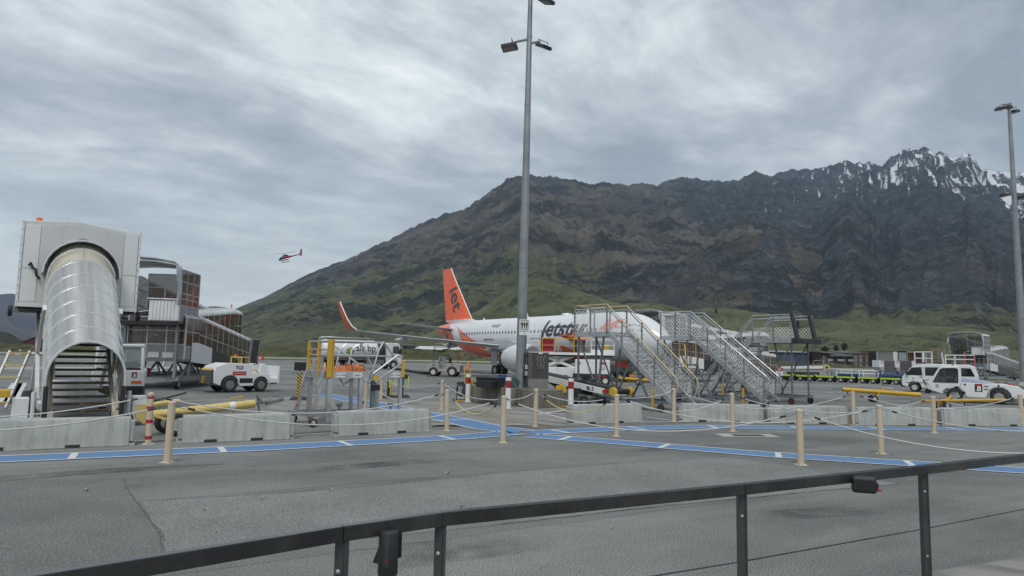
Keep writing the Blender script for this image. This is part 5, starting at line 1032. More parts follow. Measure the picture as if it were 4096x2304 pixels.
silm = pmat('silver_canopy_sheet', m_sil)
beigem = mat('translucent_beige_sheet', (0.52, 0.49, 0.40), 0.25, 0.2, 0.1, 1.0)
hoopm = mat('hoop_white_metal', (0.72, 0.73, 0.73), 0.3, 0.5, 0.05)
NP = 8
for k in range(NP):
    x0, x1 = RUN * k / NP - 0.1, RUN * (k + 1) / NP - 0.1 - 0.012; b0, b1_ = z0 + RISE * k / NP, z0 + RISE * (k + 1) / NP
    if k == 0: b0 = z0 + 0.02
    a, b = sect(x0, b0), sect(x1, b1_); q = MB(); n = len(a); inn = 0.012
    ai = [(p[0], p[1] * 0.985, p[2] - (0.014 if p[2] - b0 > 0.9 else 0)) for p in a]; bi = [(p[0], p[1] * 0.985, p[2] - (0.014 if p[2] - b1_ > 0.9 else 0)) for p in b]
    q.add(a + b + ai + bi, [(i, i + 1, n + i + 1, n + i) for i in range(n - 1)] + [(2 * n + i, 3 * n + i, 3 * n + i + 1, 2 * n + i + 1) for i in range(n - 1)] + [(i, 2 * n + i, 2 * n + i + 1, i + 1) for i in range(n - 1)] + [(n + i, n + i + 1, 3 * n + i + 1, 3 * n + i) for i in range(n - 1)])
    q.build('canopy_panel', silm if k < 6 else beigem, L0, 50)
    q = MB(); q.path([Vector(p) * 1.0 + Vector((0, p[1] * 0.006, 0.006)) for p in a], 0.027 if k else 0.036, 6); q.build('hoop', hoopm, L0, 60)
q = MB(); q.path([(RUN * f - 0.1, 0.02, z0 + RISE * f + 1.828) for f in (0.0, 0.5, 1.0)], 0.012, 4); q.build('ridge_strip', mat('beige_strip', (0.5, 0.45, 0.36), 0.5), L0, 60)
goldm = mat('gold_nosing', (0.20, 0.155, 0.062), 0.5, 0.2, 0.25, 8, dirt=0.4, dcol=(0.08, 0.065, 0.04)); tr = None
for k in range(19):
    f = (k + 0.25) / 19; p = Vector((RUN * f, 0, z0 + RISE * f))
    if tr is None:
        q = MB(); q.box(-0.02, 0.22, -0.60, 0.60, -0.035, 0.0); tr = q.build('tread', black, L0, 0); tr.location = p
        q = MB(); q.box(-0.035, -0.0195, -0.60, 0.60, -0.055, 0.006); nz = q.build('nosing', goldm, tr, 0)
        q = MB(); q.box(-0.037, -0.0345, -0.55, -0.04, -0.045, -0.012); q.box(-0.037, -0.0345, 0.04, 0.55, -0.045, -0.012); ns = q.build('grip_strip', black, tr, 0)
    else: c = twin(tr, L0, p); twin(nz, c); twin(ns, c)
creamst = mat('cream_stringer', (0.50, 0.45, 0.36), 0.5, 0, 0.1, 2, dirt=0.35, dcol=(0.28, 0.24, 0.18), streak=True)
for sd in (-1, 1):
    q = MB(); q.bar((-0.12, sd * 0.64, z0 - 0.1), (RUN, sd * 0.64, z0 + RISE - 0.05), 0.07, 0.22, (0, 0, 1)); q.build('stringer', creamst, L0, 0, 0.01)
    q = MB(); q.bar((-0.13, sd * 0.66, 0.02), (-0.10, sd * 0.66, 0.42), 0.12, 0.07); q.build('kick_post', creamst, L0, 0, 0.01)
    for k in range(3): q = MB(); f0 = 0.05 + 0.28 * k; q.bar((RUN * f0, sd * 0.70, z0 + RISE * f0 + 0.05), (RUN * f0 + 0.5, sd * 0.73, z0 + RISE * f0 + 1.3), 0.05, 0.08); q.build('side_brace', creamst, L0, 0)
    q = MB(); q.path([(0.0, sd * 0.64, z0 + 0.95), (RUN, sd * 0.64, z0 + RISE + 0.95)], 0.024, 6); q.build('handrail', creamst, L0, 60)
    q = MB(); q.box(-0.16, -0.04, sd * 0.78 - 0.05, sd * 0.78 + 0.05, 0.2, 1.0); q.build('rubber_edge', rubber, L0, 0, 0.02)
# white cabin at the head of the stair
X0, X1, HW, ZB, ZT = 3.55, 6.1, 1.42, 2.98, 5.36
q = MB(); cab_poly = [(-HW, ZB), (HW, ZB), (HW, ZT - 0.02), (0.15, ZT + 0.10), (-HW, ZT - 0.06)]
q.prism(cab_poly, X0 + 0.03, X1, 'x'); cabn = q.build('cabin', lightgrey, L0, 0, 0.02)
paneln = mat('cabin_panel', (0.60, 0.61, 0.615), 0.4, 0, 0.04, 0.8, dirt=0.2, dcol=(0.42, 0.42, 0.41), streak=True)
for y0, y1, zz in ((-HW + 0.05, -1.02, ((ZB + 0.14, 4.02), (4.035, ZT - 0.12))), (1.02, HW - 0.05, ((ZB + 0.14, 4.02), (4.035, ZT - 0.14)))):
    for za, zb in zz: q = MB(); q.box(X0 - 0.004, X0 + 0.03, y0, y1, za, zb); q.build('front_panel', whiteclean, cabn, 0, 0.004)
q = MB(); q.prism([(-1.01, ZB + 0.14), (-1.01, ZT - 0.1), (0.1, ZT), (1.01, ZT - 0.12), (1.01, ZB + 0.14), (0.78, ZB + 0.14), (0.78, 4.1), (0.5, 4.8), (0, 5.0), (-0.5, 4.8), (-0.78, 4.1), (-0.78, ZB + 0.14)], X0 + 0.004, X0 + 0.03, 'x'); q.build('front_panel', paneln, cabn, 0)
q = MB(); q.box(X0 - 0.002, X0 + 0.03, -HW, HW, ZB - 0.002, ZB + 0.13); q.build('bottom_trim', whiteclean, cabn, 0, 0.004)
for sd in (-1, 1):
    q = MB(); q.box(X0 - 0.008, X0 + 0.05, sd * HW - 0.03, sd * HW + 0.03, ZB, ZT - 0.03); et = q.build('edge_trim', whiteclean, cabn, 0, 0.004)
    for k in range(11): q = MB(); q.lathe([(0, 0.012), (0.006, 0.01)], (X0 - 0.008, sd * HW, ZB + 0.12 + k * 0.22), (-1, 0, 0), 8); q.build('rivet', dark, et)
hood = archpts(0.92, 1.02, 1.98); hb = z0 + RISE * 0.94
q = MB(); n = len(hood); va = [(X0 - 0.42, y, hb + z - 0.15) for y, z in hood[2:-2]]; vb = [(X0 + 0.0, y, hb + z - 0.15) for y, z in hood[2:-2]]; n = len(va)
q.add(va + vb + [(p[0], p[1] * 0.975, p[2] - 0.03) for p in va + vb], [(i, i + 1, n + i + 1, n + i) for i in range(n - 1)] + [(2 * n + i, 3 * n + i, 3 * n + i + 1, 2 * n + i + 1) for i in range(n - 1)] + [(i, 2 * n + i, 2 * n + i + 1, i + 1) for i in range(n - 1)]); q.build('entrance_hood', silm, L0, 50)
q = MB(); q.path([Vector(p) + Vector((-0.005, 0, 0.0)) for p in va], 0.028, 6); q.build('hood_rim', hoopm, L0, 60)
q = MB(); q.lathe([(0, 0.10), (0.05, 0.10), (0.06, 0.085), (0.16, 0.075), (0.18, 0.05)], (X0 + 0.2, HW - 0.35, ZT - 0.06), (0, 0, 1), 14); bc = q.build('beacon', lens_amb, L0); q = MB(); q.lathe([(0, 0.11), (0.05, 0.11)], (X0 + 0.2, HW - 0.35, ZT - 0.07), (0, 0, 1), 14); q.build('beacon_base', dark, bc)
q = MB(); q.path([(X0 - 0.02, 1.22, 4.12), (X0 - 0.08, 1.19, 4.18), (X0 - 0.05, 1.13, 4.05), (X0 - 0.08, 1.06, 4.0), (X0 - 0.06, 1.04, 3.85), (X0 - 0.06, 0.95, 3.75)], 0.03, 6); q.build('black_cable', black, L0, 60)
for sd in (-1, 1):
    wheel(L0, X0 + 0.25, sd * (HW + 0.12), ZB - 0.12, 0.15, 0.1, name='bumper_wheel'); q = MB(); q.box(X0 + 0.2, X0 + 0.3, sd * (HW - 0.02) - 0.05, sd * (HW - 0.02) + 0.05, ZB - 0.16, ZB + 0.0); q.build('wheel_bracket', alud, L0, 0)
q = MB(); q.box(X0 + 0.1, X1, -HW + 0.03, HW - 0.03, ZB - 0.06, ZB - 0.003); q.build('floor_frame', dark, L0, 0)
# scissor legs, chassis, stabilisers
for sd in (-1, 1):
    for xa, xb in ((1.9, 5.4), (5.4, 1.9)): q = MB(); q.bar((xa, sd * 0.85, 0.55), (xb, sd * 0.85, ZB - 0.08), 0.09, 0.16); q.build('lift_leg', white, L0, 0)
    q = MB(); q.bar((0.6, sd * 0.8, 0.48), (6.2, sd * 0.8, 0.48), 0.12, 0.16, (0, 0, 1)); q.build('chassis_rail', white, L0, 0)
    for x in (2.2, 5.2): wheel(L0, x, sd * 0.95, 0.32, 0.32, 0.22)
    q = MB(); q.box(0.28, 0.72, sd * 1.22 - 0.16, sd * 1.22 + 0.16, 0.16, 0.72); sbx = q.build('stabiliser_box', whiteclean, L0, 0, 0.015)
    q = MB(); q.box(0.20, 0.24, sd * 1.18 - 0.38, sd * 1.18 + 0.38, 0.10, 0.28); q.build('hazard_board', whiteclean, L0, 0)
    for j in range(9): q = MB(); y = sd * 1.18 - 0.36 + j * 0.085; q.hexa([(0.192, y, 0.11), (0.199, y, 0.11), (0.199, y + 0.035, 0.11), (0.192, y + 0.035, 0.11)], [(0.192, y + 0.05, 0.27), (0.199, y + 0.05, 0.27), (0.199, y + 0.085, 0.27), (0.192, y + 0.085, 0.27)]); q.build('hazard_stripe', inkblack, L0, 0)
    q = MB(); q.cyl((0.34, sd * 0.98, 0.06), (0.34, sd * 0.98, 0.85), 0.05, n=10); q.cyl((0.34, sd * 0.98, 0.02), (0.34, sd * 0.98, 0.06), 0.12, n=12); q.build('jack_leg', white, L0)
for x in (1.0, 2.4, 4.2, 6.0): q = MB(); q.bar((x, -0.78, 0.48), (x, 0.78, 0.48), 0.1, 0.12); q.build('cross_member', white, L0, 0)
q = MB(); q.box(2.6, 3.6, -0.5, 0.5, 0.56, 1.0); q.build('power_pack', white, L0, 0, 0.02); q = MB(); q.box(3.7, 4.4, -0.6, 0.2, 0.56, 0.95); q.build('engine_box', dark, L0, 0, 0.02)
q = MB(); q.box(0.2, 0.62, 1.42, 1.75, 0.74, 0.9); q.build('yellow_box', amber, L0, 0, 0.01)
# side ladder
for y in (1.36, 1.76): q = MB(); q.bar((0.85, y + 0.12, 0.45), (1.75, y - 0.28, 1.78), 0.04, 0.08); q.build('ladder_stile', lightgrey, L0, 0)
for k in range(5): f = 0.1 + k * 0.215; q = MB(); q.bar((0.85 + 0.9 * f, 1.30 + 0.18 - 0.4 * f, 0.45 + 1.33 * f), (0.85 + 0.9 * f, 1.9 - 0.4 * f, 0.45 + 1.33 * f), 0.11, 0.04, (0, 0, 1)); q.build('ladder_rung', paleyellow, L0, 0)
q = MB(); q.box(0.1, 0.35, 1.5, 1.78, 0.12, 0.2); q.build('wheel_chock', hivis, L0, 0, 0.01)

# ------------------------------------------------------------------ tow truck half hidden behind the arched stair
c = T(466, 1600, 23.6); tt_ = thing('tow_truck', 'white tow truck cab behind the arched boarding stair', 'tow truck', (c.x, 23.6, 0), yaw(Vector((-0.45, 0.89, 0))))
# local x away from camera, y left
q = MB(); q.prism([(-0.78, 0.42), (0.78, 0.42), (0.80, 1.12), (0.72, 1.16), (-0.72, 1.16), (-0.80, 1.12)], 0, 3.6, 'x'); q.build('body', whiteclean, tt_, 0, 0.05)
q = MB(); q.prism([(-0.79, 0.3), (0.79, 0.3), (0.79, 0.62), (-0.79, 0.62)], -0.03, 3.4, 'x'); q.build('bumper', black, tt_, 0, 0.03)
for y in (-0.70, 0.70):
    for xa, xb in ((0.06, 0.24), (1.7, 1.62)): q = MB(); q.bar((xa, y, 1.15), (xb, y * 0.96, 1.98), 0.09, 0.07); q.build('cab_pillar', whiteclean, tt_, 0, 0.02)
q = MB(); q.box(0.18, 1.72, -0.74, 0.74, 1.95, 2.06); q.build('cab_roof', whiteclean, tt_, 0, 0.04)
q = MB(); q.bar((0.05, -0.66, 1.2), (0.05, 0.66, 1.2), 0.05, 0.06); q.build('window_sill', black, tt_, 0)
q = MB(); q.hexa([(0.09, -0.65, 1.2), (0.10, -0.65, 1.2), (0.10, 0.65, 1.2), (0.09, 0.65, 1.2)], [(0.25, -0.62, 1.94), (0.26, -0.62, 1.94), (0.26, 0.62, 1.94), (0.25, 0.62, 1.94)]); q.build('rear_window', mat('clear_cab_glass', (0.35, 0.42, 0.42), 0.08, 0, 0.1, 1, alpha=0.35), tt_, 0)
q = MB(); q.box(0.75, 1.2, -0.55, -0.1, 0.9, 1.45); q.build('seat', black, tt_, 0, 0.06)
b_plate(tt_, frame((-0.004, -0.48, 1.0), (0, -1, 0), (0, 0, 1)), 0.15, 0.19)
for y in (-0.56, 0.56): q = MB(); q.box(-0.02, 0.01, y - 0.16, y + 0.16, 0.70, 0.80); q.build('tail_lamp', lens_amb if y < 0 else lens_red, tt_, 0, 0.008)
for x in (0.55, 2.8):
    for y in (-0.66, 0.66): wheel(tt_, x, y, 0.33, 0.33, 0.24)

# ------------------------------------------------------------------ glazed switchback boarding ramps (three of them in view)
mull = mat('ramp_mullion', (0.58, 0.59, 0.59), 0.4, 0.5, 0.15); wallp = mat('ramp_grey_panel', (0.30, 0.315, 0.325), 0.5, 0, 0.08, 1, dirt=0.2)
def make_ramp():
    t = thing('boarding_ramp', '', 'boarding ramp', (0, 0, 0), 0, 'glazed switchback boarding ramps'); up = Vector((0, 0, 1)); LW = 1.32; WH = 2.0
    def wall(A, B, n, y_rows, base_panel=0.0, hgt=WH, pm=smoke, arch_side=None):
        """glazed wall between floor points A and B: sill panel, panes in rows, mullions"""
        A, B = Vector(A), Vector(B); d = (B - A); hd = Vector((d.x, d.y, 0)).normalized(); nrm = Vector((-hd.y, hd.x, 0))
        if base_panel:
            q = MB(); q.poly3([A, B, B + up * base_panel, A + up * base_panel], 0.03, nrm); q.build('sill_panel', wallp, t, 0)
        zs = [base_panel + (hgt - base_panel) * k / y_rows for k in range(y_rows + 1)]
        for k in range(n + 1): p = A + d * (k / n); q = MB(); q.bar(p + nrm * 0.015, p + nrm * 0.015 + up * hgt, 0.05, 0.05, hd); q.build('mullion', mull, t, 0)
        for z in zs:
            q = MB(); q.bar(A + up * z + nrm * 0.015, B + up * z + nrm * 0.015, 0.05, 0.045, up); q.build('transom', mull, t, 0)
        for k in range(n):
            for r in range(y_rows):
                a = A + d * ((k + 0.04) / n); b = A + d * ((k + 0.96) / n); q = MB(); q.poly3([a + up * (zs[r] + 0.02), b + up * (zs[r] + 0.02), b + up * (zs[r + 1] - 0.02), a + up * (zs[r + 1] - 0.02)], 0.008, nrm); q.build('pane', pm, t, 0)
    def roof(A, B, w, n, rise=0.34, m=polyc):
        """barrel roof over a lane from A to B (points on the right wall top), width w to the left"""
        A, B = Vector(A), Vector(B); d = B - A; hd = Vector((d.x, d.y, 0)).normalized(); lf = Vector((-hd.y, hd.x, 0)); S_ = 9
        def arc(p): return [p + lf * (w * (0.5 - 0.5 * math.cos(math.pi * i / S_))) + up * (rise * math.sin(math.pi * i / S_)) for i in range(S_ + 1)]
        for k in range(n):
            a = arc(A + d * ((k + 0.02) / n)); b = arc(A + d * ((k + 0.98) / n)); q = MB(); m_ = S_ + 1
            q.add(a + b + [p - up * 0.01 for p in a + b], [(i, i + 1, m_ + i + 1, m_ + i) for i in range(S_)] + [(2 * m_ + i, 3 * m_ + i, 3 * m_ + i + 1, 2 * m_ + i + 1) for i in range(S_)] + [(0, m_, 3 * m_, 2 * m_), (S_, 2 * m_ + S_, 3 * m_ + S_, m_ + S_)]); q.build('roof_panel', m, t, 60)
        for k in range(n + 1): q = MB(); q.path(arc(A + d * (k / n)), 0.028, 5); q.build('roof_rib', hoopm, t, 60)
    zN, zF, zT, LF = 1.45, 2.35, 3.25, 10.5
    def floor(pts): q = MB(); q.poly3(pts, -0.12, up); q.build('floor', alud, t, 0)
    # flights: right lane ground->near landing, mid lane near->far landing, left lane far->top platform
    y0, y1, y2, y3 = 0.0, LW, 2 * LW, 3 * LW
    floor([(0, y0, zN), (LF + 1.2, y0, 0.3), (LF + 1.2, y1, 0.3), (0, y1, zN)]); floor([(0, y1, zN), (LF, y1, zF), (LF, y2, zF), (0, y2, zN)]); floor([(0, y2, zT), (LF, y2, zF), (LF, y3, zF), (0, y3, zT)])
    floor([(-1.9, y0, zN), (0, y0, zN), (0, y2, zN), (-1.9, y2, zN)]); floor([(LF, y1, zF), (LF + 1.7, y1, zF), (LF + 1.7, y3, zF), (LF, y3, zF)]); floor([(-2.5, 0.15, zT), (0, 0.15, zT), (0, y3, zT), (-2.5, y3, zT)])
    wall((0, y0, zN), (LF + 1.2, y0, 0.3), 12, 2, 0.45); wall((0, y1, zN), (LF, y1, zF), 10, 1, 0.9, pm=smoke)
    wall((0, y2, zT), (LF, y2, zF), 10, 1, 0.6); wall((0, y3, zT), (LF, y3, zF), 8, 2, 0.3)
    wall((-1.9, y0, zN), (0, y0, zN), 2, 2, 0.6); wall((-1.9, y2, zN), (-1.9, y0, zN), 3, 2, 0.7)
    wall((LF + 1.7, y1, zF), (LF + 1.7, y3, zF), 3, 2, 0.4); wall((LF, y1, zF), (LF + 1.7, y1, zF), 2, 2, 0.4)
    roof((0, y0, zN + WH), (LF + 1.2, y0, 0.3 + WH), LW, 12); roof((0, y1, zN + WH), (LF, y1, zF + WH), LW, 10); roof((0, y2, zT + WH), (LF, y2, zF + WH), LW, 10)
    roof((-1.9, y0, zN + WH), (0, y0, zN + WH), y2, 2, 0.3); roof((LF, y1, zF + WH), (LF + 1.7, y1, zF + WH), y3 - y1, 2, 0.45)
    # white skirt panels at the near landing and dark skirt along the first flight
    q = MB(); q.poly3([(-1.1, -0.03, zN - 0.15), (1.9, -0.03, zN - 0.33), (1.9, -0.03, zN + 0.55), (-0.2, -0.03, zN + 0.8), (-1.1, -0.03, zN + 0.8)], 0.04, (0, -1, 0)); q.build('white_skirt', whiteclean, t, 0)
    q = MB(); q.poly3([(1.92, -0.03, zN - 0.5), (LF + 0.9, -0.03, 0.2), (LF + 0.9, -0.03, 0.75), (1.92, -0.03, zN + 0.5)], 0.03, (0, -1, 0)); q.build('dark_skirt', mat('dark_green_panel', (0.025, 0.03, 0.03), 0.4), t, 0)
    q = MB(); q.box(LF + 0.1, LF + 1.6, y1 - 0.05, y1 - 0.02, zF - 0.1, zF + 0.5); q.build('white_skirt', whiteclean, t, 0)
    # top platform: glazed right and left walls, open front with fabric canopy
    HT = 2.45
    wall((-2.5, 0.15, zT), (0, 0.15, zT), 3, 3, 0.75, HT); wall((0, 0.15, zT), (0, y2, zT), 3, 3, 0.4, HT); wall((0, y3, zT), (-2.5, y3, zT), 3, 3, 0.6, HT)
    roof((-2.5, 0.15, zT + HT), (0, 0.15, zT + HT), y3 - 0.15, 3, 0.36, fabric)
    cn = MB(); S_ = 14; prof = []
    for i in range(S_ + 1): f = i / S_; a = math.pi * f; prof.append((0.15 + (y3 - 0.15) * (0.5 - 0.5 * math.cos(a)), zT + HT + 0.1 + 0.36 * math.sin(a)))
    prof = [(0.1, zT + 0.75), (0.08, zT + 1.4), (0.1, zT + 2.1)] + prof + [(y3 + 0.04, zT + 2.1), (y3 + 0.05, zT + 1.4)]
    a = [(-3.05 + 0.16 * math.sin(k * 1.9), y, z + 0.03 * math.sin(k * 2.7)) for k, (y, z) in enumerate(prof)]; b = [(-2.45, y * 0.98 + 0.03, z - 0.02) for y, z in prof]; m_ = len(prof)
    mid = [((p[0] + r[0]) / 2, (p[1] + r[1]) / 2, (p[2] + r[2]) / 2 + 0.05 * math.sin(k * 1.3)) for k, (p, r) in enumerate(zip(a, b))]
    cn.add(a + mid + b, [(i, i + 1, m_ + i + 1, m_ + i) for i in range(m_ - 1)] + [(m_ + i, m_ + i + 1, 2 * m_ + i + 1, 2 * m_ + i) for i in range(m_ - 1)]); co = cn.build('canopy', fabric, t, 70)
    sol = co.modifiers.new('cloth_thickness', 'SOLIDIFY'); sol.thickness = 0.03
    q = MB(); q.path(a, 0.05, 6); q.build('canopy_edge', mat('grey_hem', (0.34, 0.35, 0.36), 0.5), t, 60)
    q = MB(); q.box(-3.0, -2.5, 0.1, y3, zT - 0.25, zT - 0.02); q.build('dock_bumper', black, t, 0, 0.03)
    q = MB(); q.box(-2.56, -2.5, 0.15, 1.5, zT + 0.0, zT + 0.95); q.build('folded_door', white, t, 0)
    for k in range(8): q = MB(); q.box(-2.60, -2.56, 0.2 + k * 0.16, 0.28 + k * 0.16, zT + 0.02, zT + 0.93); q.build('door_slat', white, t, 0)
    q = MB(); q.path([(-2.6, 0.1, zT + 1.0), (-2.6, 1.6, zT + 1.02)], 0.03, 6); q.path([(-2.5, 0.12, zT + 1.05), (-0.4, 0.12, zT + 1.05)], 0.02, 5); q.build('gate_rail', alu, t, 60)
    # under-structure
    for x in (-2.2, -0.3):
        for y in (0.3, y2, y3 - 0.1): q = MB(); q.bar((x, y, 0.5), (x, y, zT - 0.1 if y > y1 + 0.5 or x < -2 else zN - 0.1), 0.12); q.build('column', galv, t, 0)
    for y in (y0 + 0.1, y2, y3):
        q = MB(); q.bar((-2.3, y, 0.52), (LF + 1.5, y, 0.52), 0.12, 0.2, up); q.build('chassis_rail', galv, t, 0)
        for k in range(5): x = -2.0 + k * 2.6; q = MB(); q.bar((x, y, 0.6), (x + 1.2, y, zN - 0.15 if y < y3 else 2.1), 0.08); q.bar((x + 2.4, y, 0.6), (x + 1.2, y, zN - 0.15 if y < y3 else 2.1), 0.08); q.build('truss_brace', galv, t, 0)
    for k in range(6): q = MB(); x = -2.3 + k * 2.5; q.bar((x, 0.05, 0.5), (x, y3, 0.5), 0.12, 0.14, up); q.build('cross_member', galv, t, 0)
    for x in (0.2, LF + 0.6): q = MB(); q.bar((x, y2, zF - 0.2), (x, y2, 0.5), 0.12); q.bar((x, y3, zF - 0.2), (x, y3, 0.5), 0.12); q.build('column', galv, t, 0)
    for k in range(10): q = MB(); x = 0.2 + k * 1.05; za, zb = zT - 0.15 - 0.086 * x, zT - 0.55 - 0.086 * x; q.bar((x, y3, za), (x + 0.5, y3, zb), 0.05); q.bar((x + 0.5, y3, zb), (x + 1.05, y3, za - 0.09), 0.05); q.build('truss_brace', galv, t, 0)
    for x in (-1.6, LF):
        for y in (0.35, y3 - 0.3): wheel(t, x, y, 0.28, 0.28, 0.2)
    q = MB(); q.lathe([(0, 0.05), (0.12, 0.06), (0.22, 0.04)], (LF + 0.8, y1 + 0.5, zF + WH + 0.42), (0, 0, 1), 10); q.build('beacon', lens_amb, t)
    for y in (0.5, 1.15): q = MB(); q.box(-1.96, -1.93, y, y + 0.5, zN + 0.06, zN + 0.32); q.build('notice', inkwhite, t, 0)
    q = MB(); q.cyl((-1.2, 1.9, 0.62), (-1.2, 1.9, 1.0), 0.09, n=10); q.build('fire_extinguisher', red, t)
    return t
rampA = make_ramp()
oA = T(792, 1433, 34.8); rampA.location = (oA.x, oA.y, 0); rampA.rotation_euler = (0, 0, yaw(Vector((-0.105, 0.994, 0)))); rampA['label'] = 'glazed boarding ramp right behind the white tow tractor on the left'
oB = Vector((15.3, 59.3, 0)); clone(rampA, (oB.x, oB.y, 0), yaw(Vector((0.86, 0.51, 0))), 'glazed boarding ramp with white canopy docked at the airliner nose')
oC = T(3972, 1500, 88.0); clone(rampA, (oC.x, oC.y, 0), yaw(Vector((0.77, 0.64, 0))), 'distant glazed boarding ramp at the right behind the pushback tractor')

# ------------------------------------------------------------------ white baggage tractor
bt = thing('baggage_tractor', 'white electric baggage tractor parked in front of the left glazed ramp', 'baggage tractor', (-12.75, 32.4, 0), R_(47))
def arcp(cx, r, z, n=8): return [(cx + r * math.cos(math.pi * i / n), z + r * math.sin(math.pi * i / n)) for i in range(n + 1)]
# local x forward (right in the picture, away)
body = [(-1.45, 0.42), (-1.12, 0.30)] + arcp(-0.72, 0.42, 0.36)[::-1] + [(-0.25, 0.28), (0.42, 0.28)] + arcp(0.78, 0.36, 0.36)[::-1] + [(1.2, 0.5), (1.22, 0.82), (0.62, 0.86), (0.30, 0.86), (0.28, 1.30), (-0.9, 1.34), (-1.38, 1.18), (-1.48, 0.9)]
q = MB(); q.prism(body, -0.64, 0.64); q.build('body', whiteclean, bt, 0, 0.03)
q = MB(); q.prism([(-1.62, 0.38), (-1.46, 0.38), (-1.46, 1.05), (-1.6, 0.98)], -0.58, 0.58); q.build('rear_bumper', mat('slate_bumper', (0.06, 0.065, 0.07), 0.6), bt, 0, 0.02)
for k in range(6): q = MB(); y = -0.56 + k * 0.19; q.hexa([(-1.60, y, 1.0), (-1.50, y, 1.04), (-1.50, y + 0.07, 1.04), (-1.60, y + 0.07, 1.0)], [(-1.60, y + 0.03, 1.05), (-1.50, y + 0.03, 1.09), (-1.50, y + 0.10, 1.09), (-1.60, y + 0.10, 1.05)]); q.build('hazard_stripe', yellow, bt, 0)
q = MB(); q.box(-1.72, -1.58, -0.09, 0.09, 0.42, 0.72); q.build('tow_hitch', mat('grimy_yellow', (0.30, 0.19, 0.03), 0.6), bt, 0, 0.02)
q = MB(); q.box(-0.28, 0.36, -0.645, -0.64, 0.42, 0.64); q.box(-0.28, 0.36, 0.64, 0.645, 0.42, 0.64); q.build('side_panel', black, bt, 0)
q = MB(); q.hexa([(0.68, -0.6, 0.86), (1.2, -0.6, 0.82), (1.2, 0.6, 0.82), (0.68, 0.6, 0.86)], [(0.78, -0.58, 1.32), (0.98, -0.58, 1.30), (0.98, 0.58, 1.30), (0.78, 0.58, 1.32)]); q.build('dashboard', whiteclean, bt, 0, 0.03)
q = MB(); q.prism([(1.2, 0.36), (1.62, 0.30), (1.70, 0.42), (1.72, 1.20), (1.64, 1.22), (1.58, 0.62), (1.2, 0.66)], -0.64, 0.64); q.build('front_frame', whiteclean, bt, 0, 0.02)
q = MB(); q.box(1.24, 1.60, -0.645, -0.64, 0.36, 0.42); q.build('front_strip', black, bt, 0)
q = MB(); q.box(0.0, 0.3, -0.4, 0.0, 0.87, 1.2); q.box(-0.05, 0.06, -0.4, 0.0, 1.2, 1.75); q.build('seat', black, bt, 0, 0.04)
q = MB(); q.path([(0.66 + 0.1 * math.cos(a) * 0.4, -0.2 + 0.17 * math.sin(a), 1.42 + 0.17 * math.cos(a)) for a in np.linspace(0, 6.28, 15)[:-1]], 0.018, 5, True); q.cyl((0.66, -0.2, 1.42), (0.82, -0.2, 1.2), 0.02, n=6); q.build('steering_wheel', black, bt, 60)
q = MB(); q.path([(0.30, -0.6, 0.88), (0.30, -0.6, 1.02), (0.55, -0.6, 1.0), (0.62, -0.6, 0.86)], 0.03, 6); q.path([(-0.2, -0.55, 1.3), (-0.2, -0.55, 1.6), (0.18, -0.55, 1.6), (0.2, -0.55, 1.25)], 0.035, 6); q.path([(-0.2, 0.5, 1.3), (-0.2, 0.5, 1.6), (0.18, 0.5, 1.6), (0.2, 0.5, 1.25)], 0.035, 6); q.path([(-0.2, -0.55, 1.6), (-0.2, 0.5, 1.6)], 0.035, 6); q.build('guard_rail', yellow, bt, 60)
q = MB(); q.lathe([(0, 0.05), (0.1, 0.05), (0.13, 0.03)], (-0.1, 0.3, 1.6), (0, 0, 1), 10); q.build('beacon', lens_amb, bt)
for x, r in ((-0.72, 0.36), (0.78, 0.33)):
    for y in (-0.56, 0.56): wheel(bt, x, y, r, r, 0.22, 0.58, mat('grey_rim', (0.2, 0.2, 0.2), 0.5, 0.3))
text('TLD', 0.20, frame((-0.30, -0.648, 1.12), (1, 0, 0), (0, 0, 1)), inkblack, bt, bold=0.006)
q = MB(); q.box(-0.62, 0.02, -0.646, -0.641, 0.78, 0.95); q.build('name_plate', mat('plate_red', (0.40, 0.03, 0.035), 0.5), bt, 0); text('B Bradly Limited', 0.075, frame((-0.3, -0.649, 0.865), (1, 0, 0), (0, 0, 1)), inkwhite, bt)
# black rubber-edged mast standing behind the tractor (fuel stand) and the runway sign
pt = T(1000, 1440, 36.5); t = thing('loading_mast', 'black framed upright panel leaning behind the baggage tractor', 'panel', (pt.x, 36.5, 0), 0.3)
q = MB(); q.hexa([(-0.22, -0.1, 0.3), (0.2, -0.1, 0.3), (0.2, 0.1, 0.3), (-0.22, 0.1, 0.3)], [(-0.02, -0.1, 2.55), (0.42, -0.1, 2.55), (0.42, 0.1, 2.55), (-0.02, 0.1, 2.55)]); q.build('panel', alud, t, 0, 0.01); q = MB(); q.hexa([(-0.1, -0.16, 0.3), (0.2, -0.16, 0.3), (0.2, -0.1, 0.3), (-0.1, -0.1, 0.3)], [(0.12, -0.16, 2.5), (0.44, -0.16, 2.5), (0.44, -0.1, 2.5), (0.12, -0.1, 2.5)]); q.build('rubber_face', rubber, t, 0, 0.02); q = MB(); q.box(-0.4, 0.5, -0.4, 0.4, 0.0, 0.3); q.build('foot', alud, t, 0)
def field_sign(u, v, Y, w, h, txt, label, bgm, tm):
    p = T(u, v, Y); t = thing('taxiway_sign', label, 'sign', (p.x, Y, 0)); q = MB(); q.box(-w / 2, w / 2, -0.1, 0.1, p.z - h / 2, p.z + h / 2); q.build('board', bgm, t, 0)
    text(txt, h * 0.85, frame((0, -0.105, p.z), (1, 0, 0), (0, 0, 1)), tm, t, bold=0.01)
    for x in (-w * 0.35, w * 0.35): q = MB(); q.box(x - 0.05, x + 0.05, -0.05, 0.05, -0.05, p.z - h / 2); q.build('leg', alud, t, 0)
